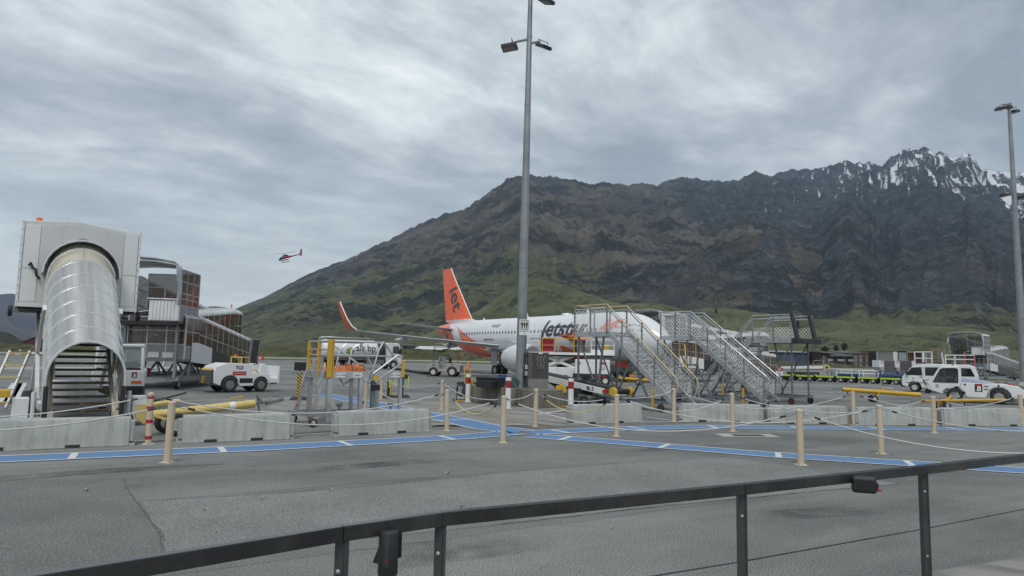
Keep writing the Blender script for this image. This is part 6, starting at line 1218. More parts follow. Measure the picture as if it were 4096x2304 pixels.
field_sign(1040, 1432, 142, 1.4, 0.85, '02', 'small red runway sign reading 02 on the far apron edge', inkred, inkwhite)
field_sign(3098, 1464, 165, 2.0, 0.75, 'Y6 14', 'small red and black runway sign right of the stairs', inkred, inkwhite)
field_sign(3179, 1468, 160, 0.7, 0.7, 'Y1', 'tiny black and yellow taxiway sign on the far grass', black, mat('yellow_lettering', (0.7, 0.5, 0.05), 0.5))
# ------------------------------------------------------------------ aluminium maintenance platform
UP = Vector((0, 0, 1))
mpF = Vector((-4.72, 17.95, 0)); mpd = Vector((0.80, 0.60, 0)); mpb = Vector((-0.60, 0.80, 0))
mp = thing('maintenance_platform', 'aluminium maintenance platform with yellow posts and a ladder', 'platform', mpF, yaw(mpd))
LX, LY, ZD = 2.12, 1.45, 1.40
for (y, xa, xb) in ((0.0, 0, LX), (LY, 0, LX)): q = MB(); q.bar((xa, y, ZD - 0.08), (xb, y, ZD - 0.08), 0.05, 0.19, UP); q.build('deck_beam', alu, mp, 0, 0.004)
for x in (0.0, LX): q = MB(); q.bar((x, 0.03, ZD - 0.08), (x, LY - 0.03, ZD - 0.08), 0.05, 0.188, UP); q.build('end_beam', alu, mp, 0, 0.004)
q = MB(); q.box(0.03, LX - 0.03, 0.03, LY - 0.03, ZD - 0.05, ZD - 0.02); q.build('deck', alud, mp, 0)
for x, y, w in ((0.03, 0.03, 0.13), (0.9, 0.03, 0.10), (LX - 0.03, 0.03, 0.08), (0.03, LY - 0.05, 0.11), (LX - 0.05, LY - 0.05, 0.08), (1.25, LY - 0.05, 0.09)): q = MB(); q.bar((x, y, 0.08), (x, y, ZD - 0.18), w); q.build('leg', alu, mp, 0, 0.006)
q = MB(); q.bar((1.3, 0.1, 0.05), (1.3, 0.1, 1.15), 0.11); q.build('centre_post', alud, mp, 0, 0.01); q = MB(); q.box(1.24, 1.46, -0.02, 0.1, 0.9, 1.05); q.build('black_bracket', black, mp, 0, 0.01)
for x, y, w, z1_ in ((-0.01, -0.01, 0.11, 2.24), (0.08, -0.01, 0.05, 2.24), (-0.02, 0.72, 0.07, 2.22), (-0.02, LY + 0.0, 0.08, 2.22), (LX + 0.02, -0.01, 0.075, 1.72)): q = MB(); q.bar((x, y, ZD - 0.15), (x, y, z1_), w); q.build('yellow_post', amber, mp, 0, 0.01)
for x0_, x1_, y, z in ((0, 1.52, 0.0, 2.2), (0, LX, 0.0, 1.83), (0, 1.6, LY, 2.2), (0, LX, LY, 1.83)): q = MB(); q.path([(x0_, y, z), (x1_, y, z)], 0.025, 7); q.build('guard_rail', alu, mp, 60)
for z in (2.2, 1.98, 1.83): q = MB(); q.path([(-0.02, 0.05, z), (-0.02, LY, z)], 0.024, 7); q.build('end_rail', alu, mp, 60)
for pts in ([(1.52, 0, 2.22), (LX - 0.1, -0.02, 1.60), (0.95 + 0.35, -0.05, 1.12), (1.15, -0.05, 1.28), (1.38, -0.02, 2.0), (1.52, 0, 2.22)], [(1.5, LY, 2.2), (1.9, LY, 1.5)], [(0.55, LY, 2.2), (1.45, LY * 0.6, 1.42)], [(1.15, -0.03, 1.3), (1.95, -0.03, 1.86)], [(0.35, 0.2, 1.25), (0.5, 0.2, 1.05), (0.75, 0.2, 1.22)]): q = MB(); q.path(pts, 0.027, 7); q.build('folding_frame', alu, mp, 60)
for x in (0.4, 0.75): q = MB(); q.path([(x, 0.6, ZD), (x + 0.12, 0.6, 2.0), (x + 0.3, 0.6, 2.15)], 0.024, 6); q.build('inner_rail', alu, mp, 60)
for x0_, s_ in ((0.3, 'Max. 1x150kg'), (0.78, 'Jetstar'), (1.9, 'Max. 1x150kg')): q = MB(); q.box(x0_ - 0.13, x0_ + 0.13, -0.03, -0.026, ZD - 0.14, ZD - 0.02); q.build('label_plate', inkwhite, mp, 0); text(s_, 0.045 if len(s_) > 7 else 0.065, frame((x0_, -0.032, ZD - 0.08), (1, 0, 0), (0, 0, 1)), inkblack, mp)
q = MB(); q.lathe([(0, 0.09), (0.012, 0.09)], (1.3, -0.045, 1.24), (0, -1, 0), 18); q.build('yellow_tag', yellow, mp)
lm = mat('ladder_red_tape', (0.55, 0.14, 0.14), 0.5)
for y in (0.12, LY - 0.12):
    q = MB(); q.bar((-0.42, y, 0.08), (-0.06, y, ZD), 0.035, 0.09); q.build('ladder_stile', alu, mp, 0); q = MB(); q.bar((-0.472, y, 0.1), (-0.112, y, ZD - 0.05), 0.02, 0.008); q.build('red_tape', lm, mp, 0)
    q = MB(); q.path([(-0.1, y, ZD + 0.05), (-0.22, y, ZD - 0.3), (-0.26, y, ZD - 0.55), (-0.2, y, ZD - 0.62)], 0.018, 6); q.build('grab_rail', alu, mp, 60)
for k in range(5): f = 0.12 + k * 0.19; q = MB(); q.bar((-0.42 + 0.36 * f, 0.12, 0.08 + (ZD - 0.08) * f), (-0.42 + 0.36 * f, LY - 0.12, 0.08 + (ZD - 0.08) * f), 0.06, 0.03, UP); q.build('ladder_rung', alu, mp, 0)
q = MB(); q.bar((-0.5, 0.05, 0.3), (LX + 0.1, -0.05, 0.24), 0.05, 0.09, UP); q.bar((-0.5, LY, 0.3), (LX + 0.1, LY, 0.24), 0.05, 0.09, UP); q.bar((-0.5, 0.05, 0.3), (-0.5, LY, 0.3), 0.05, 0.09, UP); q.build('base_frame', alu, mp, 0)
for x, y in ((-0.4, 0.0), (-0.4, LY), (LX, 0.0), (LX, LY)): wheel(mp, x, y - 0.08, 0.11, 0.11, 0.05, name='caster')
for x, y in ((0.4, 0.2), (1.35, 0.9), (1.75, -0.1)): q = MB(); q.cyl((x, y, 0.12), (x, y, 0.48), 0.03, n=8); q.cyl((x, y, 0.48), (x, y, 0.56), 0.075, n=12); q.build('levelling_jack', alud, mp)
# folded orange tarpaulin on the platform
tp = thing('tarpaulin', 'folded orange tarpaulin lying on the maintenance platform', 'tarpaulin', mpF + mpd * 0.75 + mpb * 0.5 + UP * (ZD - 0.02), yaw(mpd))
X, Y = np.meshgrid(np.linspace(-0.46, 0.46, 40), np.linspace(-0.34, 0.34, 24)); ed = np.clip((0.46 - np.abs(X)) / 0.16, 0, 1) * np.clip((0.34 - np.abs(Y)) / 0.1, 0, 1)
Z = (0.07 + 0.05 * X / 0.46 + 0.13 * ridged(X * 4.5 + 1.6 * Y, Y * 2.5, 4) - 0.06) * ed ** 0.5
o = grid_mesh('cloth', X, Y, Z, mat('orange_tarpaulin', (0.52, 0.15, 0.045), 0.55, 0, 0.2, 3, bump=0.5, bscale=12), None); o.parent = tp; del o['kind']
for x in (-0.05, 0.3): q = MB(); q.path([(x + 0.04 * math.sin(j), -0.33 + 0.066 * j, 0.02 + float(np.interp(abs(-0.33 + 0.066 * j), [0, 0.24, 0.34], [0.18, 0.17, 0.02]))) for j in range(11)], 0.012, 5); q.build('strap', black, tp, 60)
# ------------------------------------------------------------------ black stands with chevron posts
chev = pmat('chevron_tape', lambda t: {'Base Color': t.mix(t.math('GREATER_THAN', t.math('FRACT', t.math('MULTIPLY', t.math('ADD', t.n('SeparateXYZ', {0: t.n('TexCoord', out=3)}, out=0), t.n('SeparateXYZ', {0: t.n('TexCoord', out=3)}, out=2)), 7.5)), 0.5), (0.015, 0.015, 0.015), (0.62, 0.42, 0.05)), 'Roughness': 0.5})
def sign_stand(u, v, label, kind):
    b = G(u, v); t = thing('sign_stand', label, 'stand', b, random.uniform(-0.2, 0.3), 'black weighted stands')
    q = MB(); q.hexa([(-0.33, -0.22, 0), (0.33, -0.22, 0), (0.33, 0.22, 0), (-0.33, 0.22, 0)], [(-0.24, -0.14, 0.13), (0.24, -0.14, 0.13), (0.24, 0.14, 0.13), (-0.24, 0.14, 0.13)]); q.build('rubber_base', rubber, t, 0, 0.02)
    q = MB(); q.box(-0.09, 0.09, -0.04, 0.04, 0.13, 1.06) if kind != 2 else q.box(-0.03, 0.03, -0.03, 0.03, 0.13, 1.06); q.build('post', chev if kind == 0 else black, t, 0)
    if kind == 1: q = MB(); q.box(0.03, 0.085, -0.045, -0.041, 0.14, 0.95); q.build('yellow_strip', yellow, t, 0)
    q = MB(); q.bar((-0.32, 0, 1.07), (0.32, 0, 1.07), 0.03); q.build('cross_bar', alud, t, 0)
    if kind == 0: q = MB(); q.box(-0.23, 0.23, -0.03, 0.03, 1.16, 1.5); q.build('sign_board', black, t, 0, 0.01); q = MB(); q.box(-0.02, 0.02, -0.02, 0.02, 1.06, 1.16); q.build('neck', alud, t, 0)
    else:
        q = MB(); q.box(-0.23, 0.23, -0.06, 0.06, 0.83, 1.0); q.build('belt_head', black, t, 0, 0.02)
        for x in ((0.0, 0.25) if kind == 1 else (0.22,)): q = MB(); q.box(x - 0.02, x + 0.02, -0.07, -0.064, 0.45, 0.92); q.build('lime_strap', lime, t, 0)
sign_stand(1194, 1600, 'black sign stand with chevron post and blank black board', 0); sign_stand(1556, 1592, 'black stand with yellow strip post and lime straps', 1); sign_stand(1610, 1591, 'black stand with thin post, just right of the yellow strip one', 2)
# ------------------------------------------------------------------ pale yellow towbar behind the left barriers
a0, a1 = T(545, 1706, 15.1), T(1015, 1646, 16.9); tb = thing('towbar', 'thick pale yellow towbar lying behind the barrier on the left', 'towbar', (a0.x, a0.y, 0))
A = Vector((a0.x, a0.y, 0.43)); B = Vector((a1.x, a1.y, 0.62)); dT = (B - A).normalized(); side = Vector((-dT.y, dT.x, 0)).normalized()
q = MB(); q.cyl(A, B, 0.10, 0.10, 20); q.build('tube', paleyellow, tb, 40, world=True)
q = MB(); q.cyl(A + dT * 0.98, A + dT * 1.52, 0.1015, 0.1015, 20, False); q.build('white_sleeve', whiteclean, tb, 40, world=True)
text('swissport', 0.11, frame(A + dT * 1.25 - side * 0.092 + UP * 0.045, -dT, (side * 0.4 - UP * 0.9)), inkblack, tb, bold=0.002).matrix_world
tb.children[-1].data.transform(inv(tb)); q = MB(); q.cyl(A + dT * 1.98, A + dT * 2.12, 0.1015, 0.1015, 20, False); q.build('white_ring', whiteclean, tb, 40, world=True)
q = MB(); q.path([B - dT * 0.62 + UP * 0.09, B - dT * 0.6 + UP * 0.19, B - dT * 0.3 + UP * 0.2, B - dT * 0.28 + UP * 0.09], 0.018, 6); q.build('lift_handle', amber, tb, 60, world=True)
q = MB(); q.bar(B, B + dT * 0.32, 0.06); q.bar(B + dT * 0.3 - UP * 0.02, B + dT * 0.72 + UP * 0.03, 0.14, 0.08); q.path([B + dT * 0.35 + UP * 0.05, B + dT * 0.42 + UP * 0.15, B + dT * 0.6 + UP * 0.14], 0.02, 5); q.bar(B + dT * 0.12, B + dT * 0.05 + UP * 0.22, 0.035); q.bar(B + dT * 0.05 + UP * 0.2, B + dT * 0.22, 0.03); q.bar(B + dT * 0.1, B + dT * 0.16 - UP * 0.3, 0.03); q.build('coupling', alud, tb, 0, world=True)
q = MB(); q.cyl(A + dT * 0.15 + UP * 0.22, A + dT * 0.85 + UP * 0.25, 0.055, n=12); q.build('hydraulic_cylinder', paleyellow, tb, 40, world=True); q = MB(); q.cyl(A + dT * 0.3 + UP * 0.3, A + dT * 1.0 + UP * 0.42, 0.02, n=8); q.build('pump_lever', black, tb, 40, world=True)
q = MB(); q.poly3([A + dT * -0.1 + UP * 0.28 - side * 0.15, A + dT * 0.12 + UP * 0.26 - side * 0.15, A + dT * 0.35 - UP * 0.05 - side * 0.15, A + dT * 0.1 - UP * 0.16 - side * 0.15, A - dT * 0.05 + UP * 0.0 - side * 0.15], 0.03); q.build('cheek_plate', paleyellow, tb, 0, world=True)
for s_ in (-0.28, 0.05): q = MB(); q.bar(A + dT * 0.3 + side * s_ * 0.5, Vector((A.x, A.y, 0.24)) + dT * 0.72 + side * s_ * 1.3, 0.045); q.build('axle_strut', paleyellow, tb, 0, world=True)
for s_ in (-0.36, 0.36): c = Vector((A.x, A.y, 0.25)) + Vector((dT.x, dT.y, 0)) * 0.72 + side * s_; wheel(tb, c.x, c.y, 0.25, 0.25, 0.16, axis=side, world=True)
q = MB(); q.bar(Vector((A.x, A.y, 0.25)) + dT * 0.72 - side * 0.36, Vector((A.x, A.y, 0.25)) + dT * 0.72 + side * 0.36, 0.06); q.build('axle', paleyellow, tb, 0, world=True)
q = MB(); c = Vector((B.x, B.y, 0.0)) - dT * 0.5; q.bar(c, c + UP * 0.5, 0.06); q.build('prop_stand', paleyellow, tb, 0, world=True)

# ------------------------------------------------------------------ people
def person(name, label, loc, rz, vest, trousers, h=1.76, helmet=None, arm='down', lean=0.0, hair=(0.05, 0.035, 0.025)):
    t = thing(name, label, 'person', loc, rz, None, h / 1.76)
    bm_ = bpy.data.meshes.new('body'); V = [(0, 0, 0.95), (0.02 + lean * 0.3, 0, 1.15), (0.02 + lean * 0.7, 0, 1.36), (lean, 0, 1.46), (lean + 0.02, 0, 1.54), (lean + 0.03, 0, 1.64), (lean + 0.02, 0, 1.73)]
    E_ = [(0, 1), (1, 2), (2, 3), (3, 4), (4, 5), (5, 6)]; Rr = [0.15, 0.14, 0.155, 0.10, 0.055, 0.098, 0.085]
    for sd in (-1, 1):
        k = len(V); hand = {'down': [(0.02, 0.25, 1.14), (0.06, 0.25, 0.90), (0.08, 0.24, 0.80)], 'fwd': [(0.14, 0.24, 1.2), (0.38, 0.16, 1.18), (0.47, 0.14, 1.18)]}[arm]
        V += [(lean * 0.95, sd * 0.185, 1.42)] + [(lean * 0.8 + x, sd * y, z) for x, y, z in hand]; Rr += [0.075, 0.05, 0.042, 0.04]; E_ += [(2, k), (k, k + 1), (k + 1, k + 2), (k + 2, k + 3)]
        k = len(V); V += [(0.0, sd * 0.095, 0.86), (0.03, sd * 0.105, 0.48), (-0.02, sd * 0.11, 0.09), (0.12, sd * 0.12, 0.045)]; Rr += [0.10, 0.065, 0.05, 0.045]; E_ += [(0, k), (k, k + 1), (k + 1, k + 2), (k + 2, k + 3)]
    bm_.from_pydata(V, E_, []); o = bpy.data.objects.new('body', bm_); sc.collection.objects.link(o); o.parent = t
    md = o.modifiers.new('skin', 'SKIN'); 
    for i, r in enumerate(Rr): bm_.skin_vertices[0].data[i].radius = (r, r)
    bm_.skin_vertices[0].data[0].use_root = True; sb = o.modifiers.new('smooth', 'SUBSURF'); sb.levels = sb.render_levels = 2; md.use_smooth_shade = True
    def bmat(t_):
        z = t_.n('SeparateXYZ', {0: t_.n('TexCoord', out=3)}, out=2); y = t_.math('ABSOLUTE', t_.n('SeparateXYZ', {0: t_.n('TexCoord', out=3)}, out=1))
        c = t_.mix(t_.math('GREATER_THAN', z, 0.93), trousers, vest); c = t_.mix(t_.math('LESS_THAN', z, 0.1), c, (0.02, 0.02, 0.02)); c = t_.mix(t_.math('GREATER_THAN', z, 1.5), c, (0.42, 0.25, 0.18))
        band = t_.math('LESS_THAN', t_.math('ABSOLUTE', t_.math('SUBTRACT', z, 1.12)), 0.03); c = t_.mix(band, c, (0.65, 0.66, 0.66)); return {'Base Color': c, 'Roughness': 0.75}
    bm_.materials.append(pmat('clothing_' + label[-18:], bmat))
    for sd in (-1, 1):
        x, y, z = {'down': (0.08, 0.24, 0.80), 'fwd': (0.47, 0.14, 1.18)}[arm]; q = MB(); bx_ = lean * 0.8 + x; dn = Vector((0.02, 0, -0.1)) if arm == 'down' else Vector((0.1, 0, -0.01))
        for j in range(4): q.cyl((bx_ + 0.0, sd * y + (j - 1.5) * 0.019, z), Vector((bx_, sd * y + (j - 1.5) * 0.021, z)) + dn * (0.85 if j in (0, 3) else 1.0), 0.0095, 0.007, 6)
        q.cyl((bx_ + 0.01, sd * (y - 0.03), z + 0.03), Vector((bx_ + 0.02, sd * (y - 0.05), z + 0.02)) + dn * 0.5, 0.010, 0.008, 6); q.build('hand', skin, t, 60)
    q = MB(); q.sphere((lean + 0.01, 0, 1.70), 0.108, 14, 9, (1.05, 0.92, 1.0)); hm_ = q.build('hair' if helmet is None else 'helmet', mat('hair_dark', hair, 0.8) if helmet is None else helmet, t, 60)
    q = MB(); hx = lean + 0.125; q.cyl((hx - 0.03, 0, 1.65), (hx, 0, 1.632), 0.012, 0.016, 8); q.box(hx - 0.034, hx - 0.016, -0.026, 0.026, 1.59, 1.598); q.build('nose_and_mouth', mat('lips', (0.33, 0.15, 0.12), 0.5), t, 60)
    for sd in (-1, 1): q = MB(); q.sphere((hx - 0.035, sd * 0.034, 1.668), 0.012, 8, 6); q.build('eye', inkblack, t, 60); q = MB(); q.sphere((lean + 0.02, sd * 0.098, 1.65), 0.026, 8, 6, (0.7, 0.4, 1)); q.build('ear', skin, t, 60)
    return t
# ------------------------------------------------------------------ fuel tanker
fl = Vector((-22.9, 80.6, 0)); fd = Vector((0.775, 0.632, 0)); tk = thing('fuel_tanker', 'white aviation fuel tanker truck with round tank and flower logo', 'tanker truck', fl, yaw(fd))
q = MB(); q.lathe([(0.55, 0.5), (0.62, 0.9), (0.8, 1.12), (1.0, 1.18), (7.4, 1.18), (7.6, 1.12), (7.8, 0.85), (7.86, 0.4)], (0, 0, 2.28), (1, 0, 0), 36); tank = q.build('tank', whiteclean, tk, 40)
for x in (1.1, 4.2, 7.3): q = MB(); q.lathe([(0, 1.19), (0.05, 1.19)], (x, 0, 2.28), (1, 0, 0), 36); q.build('tank_band', white, tank, 40)
q = MB(); q.box(0.0, 8.6, -0.45, 0.45, 0.75, 1.1); q.build('chassis', dark, tk, 0); q = MB(); q.box(0.9, 7.6, -1.1, 1.1, 1.08, 1.2); q.build('tank_cradle', alud, tk, 0)
q = MB(); q.path([(0.8, -0.5, 3.45), (0.8, -0.5, 3.75), (7.2, -0.5, 3.75), (7.2, -0.5, 3.45)], 0.035, 6); q.path([(0.8, 0.5, 3.45), (0.8, 0.5, 3.75), (7.2, 0.5, 3.75), (7.2, 0.5, 3.45)], 0.035, 6); q.build('walkway_rail', alu, tk, 60)
for y in (-0.35, 0.35): q = MB(); q.path([(0.5, y, 1.0), (0.45, y, 3.5), (0.7, y, 3.85), (1.0, y, 3.6)], 0.035, 6); q.build('rear_ladder', alu, tk, 60)
for k in range(6): q = MB(); q.bar((0.46, -0.35, 1.2 + k * 0.38), (0.46, 0.35, 1.2 + k * 0.38), 0.035); q.build('ladder_rung', alu, tk, 0)
q = MB(); q.box(-0.15, 0.5, -1.15, 1.15, 0.55, 1.25); q.build('rear_deck', alu, tk, 0, 0.02)
for y in (-0.9, 0.9): q = MB(); q.box(-0.2, -0.15, y - 0.2, y + 0.2, 0.62, 0.95); q.build('tail_lamp', lens_red, tk, 0); q = MB(); q.box(-0.2, -0.15, y - 0.22, y + 0.22, 1.5, 2.3); q.build('marker_board', hivis, tk, 0)
q = MB(); q.box(6.0, 8.4, -1.22, -0.6, 0.6, 1.15); q.build('valve_box', alud, tk, 0, 0.02); q = MB(); q.box(7.9, 8.5, -1.15, 1.15, 1.0, 3.1); q.build('pump_cabinet', mat('pump_dark', (0.10, 0.10, 0.105), 0.5, 0.3, 0.4, 4), tk, 0, 0.02)
for k in range(5): q = MB(); q.path([(7.95 + 0.1 * k, -1.2, 1.2), (7.9 + 0.12 * k, -1.25, 2.0 + 0.1 * k), (8.2, -1.2, 2.6)], 0.05, 6); q.build('hose', dark, tk, 60)
cabp = [(8.7, 0.75), (9.0, 0.62)] + arcp(9.75, 0.62, 0.5)[::-1] + [(10.5, 0.55), (10.86, 0.6), (10.9, 1.3), (10.82, 1.9), (10.55, 3.05), (10.3, 3.25), (8.8, 3.25), (8.7, 3.1)]
q = MB(); q.prism(cabp, -1.2, 1.2); cb_ = q.build('cab', whiteclean, tk, 0, 0.06)
for sd in (-1, 1): q = MB(); q.prism([(9.55, 1.95), (10.66, 1.9), (10.42, 2.85), (9.6, 2.85)], sd * 1.203 - 0.004, sd * 1.203 + 0.004); q.build('side_window', glassd, cb_, 0)
q = MB(); q.hexa([(10.835, -1.05, 1.9), (10.845, -1.05, 1.9), (10.845, 1.05, 1.9), (10.835, 1.05, 1.9)], [(10.575, -1.0, 3.0), (10.585, -1.0, 3.0), (10.585, 1.0, 3.0), (10.575, 1.0, 3.0)]); q.build('windscreen', glassd, cb_, 0)
q = MB(); q.box(10.55, 10.7, -1.42, -1.22, 1.9, 2.6); q.build('mirror', black, cb_, 0, 0.03); q = MB(); q.box(10.86, 10.95, -1.15, 1.15, 0.5, 1.0); q.build('front_bumper', black, cb_, 0, 0.03)
q = MB(); q.lathe([(0, 0.14), (0.008, 0.14)], (9.75, -1.204, 1.62), (0, -1, 0), 18); q.build('door_emblem', inkblack, cb_)
for x in (2.3, 3.65, 9.75):
    for y in (-1.02, 1.02): wheel(tk, x, y, 0.52, 0.52, 0.34, 0.56)
q = MB(); q.lathe([(0, 0.1), (0.2, 0.1), (0.3, 0.05)], (8.3, 0.3, 3.1), (0, 0, 1), 10); q.build('beacon', lens_red, tk)
def tankp(x, z, o=0.012): k = (z - 2.28) / 1.18; return (x, -(1.18 * math.sqrt(max(0.02, 1 - k * k)) + o), z)
def tank_text(s, size, x0, zc, m, bold):
    me = text_mesh(s, size, bold, 0, 'LEFT'); bm = bmesh.new(); bm.from_mesh(me)
    for k in range(-6, 10): bmesh.ops.bisect_plane(bm, geom=bm.verts[:] + bm.edges[:] + bm.faces[:], plane_co=(0, k * 0.1, 0), plane_no=(0, 1, 0))
    for v in bm.verts: v.co = tankp(x0 + v.co.x, zc + v.co.y)
    bm.to_mesh(me); bm.free(); link('lettering', me, m, tank, 0)
tank_text('air bp', 1.15, 4.55, 2.5, mat('dark_green_ink', (0.015, 0.03, 0.02), 0.5), 0.008)
for ri, r in enumerate((0.62, 0.45, 0.28)):
    mm = mat('helios_' + ('green', 'lime', 'yellow')[ri], ((0.03, 0.20, 0.04), (0.22, 0.45, 0.03), (0.75, 0.65, 0.05))[ri], 0.5)
    for k in range(9 if ri < 2 else 1):
        a0_ = k * 2 * math.pi / 9; q = MB(); pts = ([(0.0, 0.0), (r * 0.62 * math.cos(a0_ - 0.35), r * 0.62 * math.sin(a0_ - 0.35)), (r * math.cos(a0_), r * math.sin(a0_)), (r * 0.62 * math.cos(a0_ + 0.35), r * 0.62 * math.sin(a0_ + 0.35))] if ri < 2 else [(r * 0.7 * math.cos(a), r * 0.7 * math.sin(a)) for a in np.linspace(0, 6.283, 13)[:-1]])
        q.add([tankp(3.85 + x, 2.15 + z, 0.012 + 0.004 * ri) for x, z in pts], [tuple(range(len(pts)))]); q.build('logo_petal', mm, tank, 0)
q = MB(); q.add([tankp(x, z) for x, z in ((7.0, 2.0), (7.35, 2.0), (7.35, 2.6), (7.0, 2.6))], [(0, 1, 2, 3)]); q.build('warning_label', red, tank, 0)
pp = T(1577, 1440, 88.0); person('person', 'worker in lime hi-vis jacket standing by the fuel tanker cab', (pp.x, 88.0, 0), R_(-110), (0.45, 0.62, 0.05), (0.03, 0.04, 0.05), 1.75)
# ------------------------------------------------------------------ grey tow tractor with hose ladder
gt = thing('tow_tractor', 'worn grey open tow tractor standing under the wing', 'tow tractor', (-5.85, 61.2, 0), yaw(Vector((-0.985, 0.17, 0))))
gw = mat('worn_grey_paint', (0.36, 0.35, 0.33), 0.55, 0, 0.12, 2.5, dirt=0.6, dcol=(0.14, 0.12, 0.10), streak=True)
pf = [(-1.55, 0.45), (-1.35, 0.4)] + arcp(-0.85, 0.48, 0.42)[::-1] + [(-0.3, 0.42), (0.35, 0.42)] + arcp(0.85, 0.42, 0.38)[::-1] + [(1.35, 0.4), (1.55, 0.5), (1.55, 1.0), (1.4, 1.1), (0.5, 1.22), (0.3, 0.62), (-0.22, 0.62), (-0.35, 1.15), (-1.3, 1.2), (-1.55, 1.0)]
q = MB(); q.prism(pf, -0.68, 0.68); q.build('body', gw, gt, 0, 0.03)
for x, r in ((-0.85, 0.43), (0.85, 0.38)):
    for y in (-0.6, 0.6): wheel(gt, x, y, r, r, 0.26, 0.58, mat('worn_white_rim', (0.55, 0.54, 0.5), 0.5, 0, 0.2, 6, dirt=0.4))
for y in (-0.35, 0.15): q = MB(); q.box(-0.55, -0.45, y, y + 0.28, 1.1, 1.7); q.build('seat_back', black, gt, 0, 0.04)
q = MB(); q.path([(0.28 + 0.06 * math.cos(a), 0.25 + 0.16 * math.sin(a), 1.5 + 0.15 * math.cos(a)) for a in np.linspace(0, 6.28, 13)[:-1]], 0.018, 5, True); q.cyl((0.28, 0.25, 1.5), (0.5, 0.25, 1.15), 0.02, n=6); q.build('steering_wheel', black, gt, 60)
q = MB(); q.box(1.54, 1.58, -0.6, -0.35, 0.72, 0.92); q.box(1.54, 1.58, 0.35, 0.6, 0.72, 0.92); q.build('headlamp', black, gt, 0); q = MB(); q.box(1.5, 1.66, -0.66, 0.66, 0.42, 0.62); q.build('front_bumper', gw, gt, 0, 0.02)
q = MB(); q.box(0.7, 0.95, 0.681, 0.684, 0.95, 1.08); q.build('number_plate', inkblack, gt, 0); text('14', 0.12, frame((0.825, 0.686, 1.01), (-1, 0, 0), (0, 0, 1)), inkwhite, gt); text('BT-14', 0.12, frame((-0.95, 0.684, 1.08), (-1, 0, 0), (0, 0, 1)), inkblack, gt)
q = MB(); q.cyl((-1.3, 0.4, 1.15), (-1.3, 0.4, 2.0), 0.025, n=6); q.cyl((-1.3, 0.4, 1.75), (-1.3, 0.4, 1.95), 0.05, n=8); q.build('beacon_stalk', red, gt)
hl = T(1775, 1475, 64.5); ht = thing('fuelling_ladder', 'steel fuelling step stand with black hose reaching up to the wing', 'step stand', (hl.x - 0.1, 64.0, 0), 0.1)
for x in (-0.85, 0.85):
    for y in (-0.4, 0.5): q = MB(); q.bar((x * 1.05, y, 0.1), (x * 0.82, y * 0.7, 2.6 if y > 0 else 2.6), 0.06); q.build('post', galv, ht, 0)
for z in (0.5, 0.85, 1.2, 1.55): q = MB(); q.box(-0.85, 0.85, -0.35 + z * 0.15, -0.1 + z * 0.15, z, z + 0.05); q.build('step', alud, ht, 0)
q = MB(); q.box(-0.85, 0.85, -0.3, 0.4, 1.8, 1.86); q.build('deck', alud, ht, 0)
for z in (2.2, 2.6, 2.95): q = MB(); q.path([(-0.8, -0.28, z), (-0.8, 0.35, z), (0.8, 0.35, z), (0.8, -0.28, z)], 0.03, 6); q.build('guard_rail', galv, ht, 60)
q = MB(); q.box(-0.35, 0.35, -0.45, -0.4, 1.2, 1.75); q.build('notice_board', lightgrey, ht, 0)
wz = T(1790, 1342, 63.5); q = MB(); q.path([Vector((hl.x - 0.9, 63.8, 0.6)), Vector((hl.x - 0.85, 63.6, 2.4)), Vector((hl.x - 0.2, 63.6, 2.15)), Vector((hl.x + 0.5, 63.5, 2.5)), Vector((wz.x + 0.25, 63.5, 3.0)), Vector((wz.x - 0.05, 63.5, wz.z - 0.4)), Vector((wz.x, 63.5, wz.z + 0.1))], 0.06, 7); q.build('fuel_hose', black, ht, 70, world=True)
for x in (-0.8, 0.8): wheel(ht, x, -0.4, 0.15, 0.15, 0.08, name='caster')
# hose with floats lying on the apron
hp = [G(1575, 1478), G(1610, 1484), G(1650, 1491), G(1690, 1497), G(1722, 1499)]; hs = thing('fuel_hose', 'dark segmented fuel hose lying on the apron between tanker and tow tractor', 'hose', hp[0]); pts = []
for a, b in zip(hp, hp[1:]):
    for k in range(8): pts.append(a.lerp(b, k / 8) + UP * 0.14)
q = MB(); q.path(pts, 0.05, 6); q.build('hose', mat('pale_hose', (0.45, 0.45, 0.42), 0.6), hs, 60, world=True); k0 = None
for k in range(0, len(pts) - 1): d = (pts[k + 1] - pts[k]).normalized(); q = MB(); q.cyl(pts[k], pts[k] + d * 0.62, 0.13, n=8); q.build('float_collar', rubber, hs, world=True)
# ------------------------------------------------------------------ traffic cones
def cone(u, v, label, s=1.0, Y=None):
    b = G(u, v) if Y is None else Vector((T(u, v, Y).x, Y, 0)); t = thing('traffic_cone', label, 'cone', b, random.random(), 'orange traffic cones', s); q = MB(); q.box(-0.19, 0.19, -0.19, 0.19, 0, 0.04); q.build('base', hivis, t, 0, 0.01)
    q = MB(); q.lathe([(0.04, 0.14), (0.70, 0.03), (0.71, 0.02)], (0, 0, 0), (0, 0, 1), 16); q.build('cone', hivis, t, 60); q = MB(); q.lathe([(0.34, 0.0925), (0.46, 0.0725)], (0, 0, 0.002), (0, 0, 1), 16); q.build('white_band', inkwhite, t, 60); q = MB(); q.lathe([(0.54, 0.0585), (0.6, 0.0485)], (0, 0, 0.002), (0, 0, 1), 16); q.build('white_band', inkwhite, t, 60)
cone(1993, 1490, 'orange traffic cone under the engine left of the pole', 1.1); cone(2571, 1501, 'orange traffic cone to the right of the nose wheel behind the mesh stairs', 1.05); cone(2529, 1506, 'orange traffic cone nearly hidden beside the nose wheel', 1.05); cone(1299, 1481, 'orange and white traffic cone behind the yellow posts of the platform', 1.2)
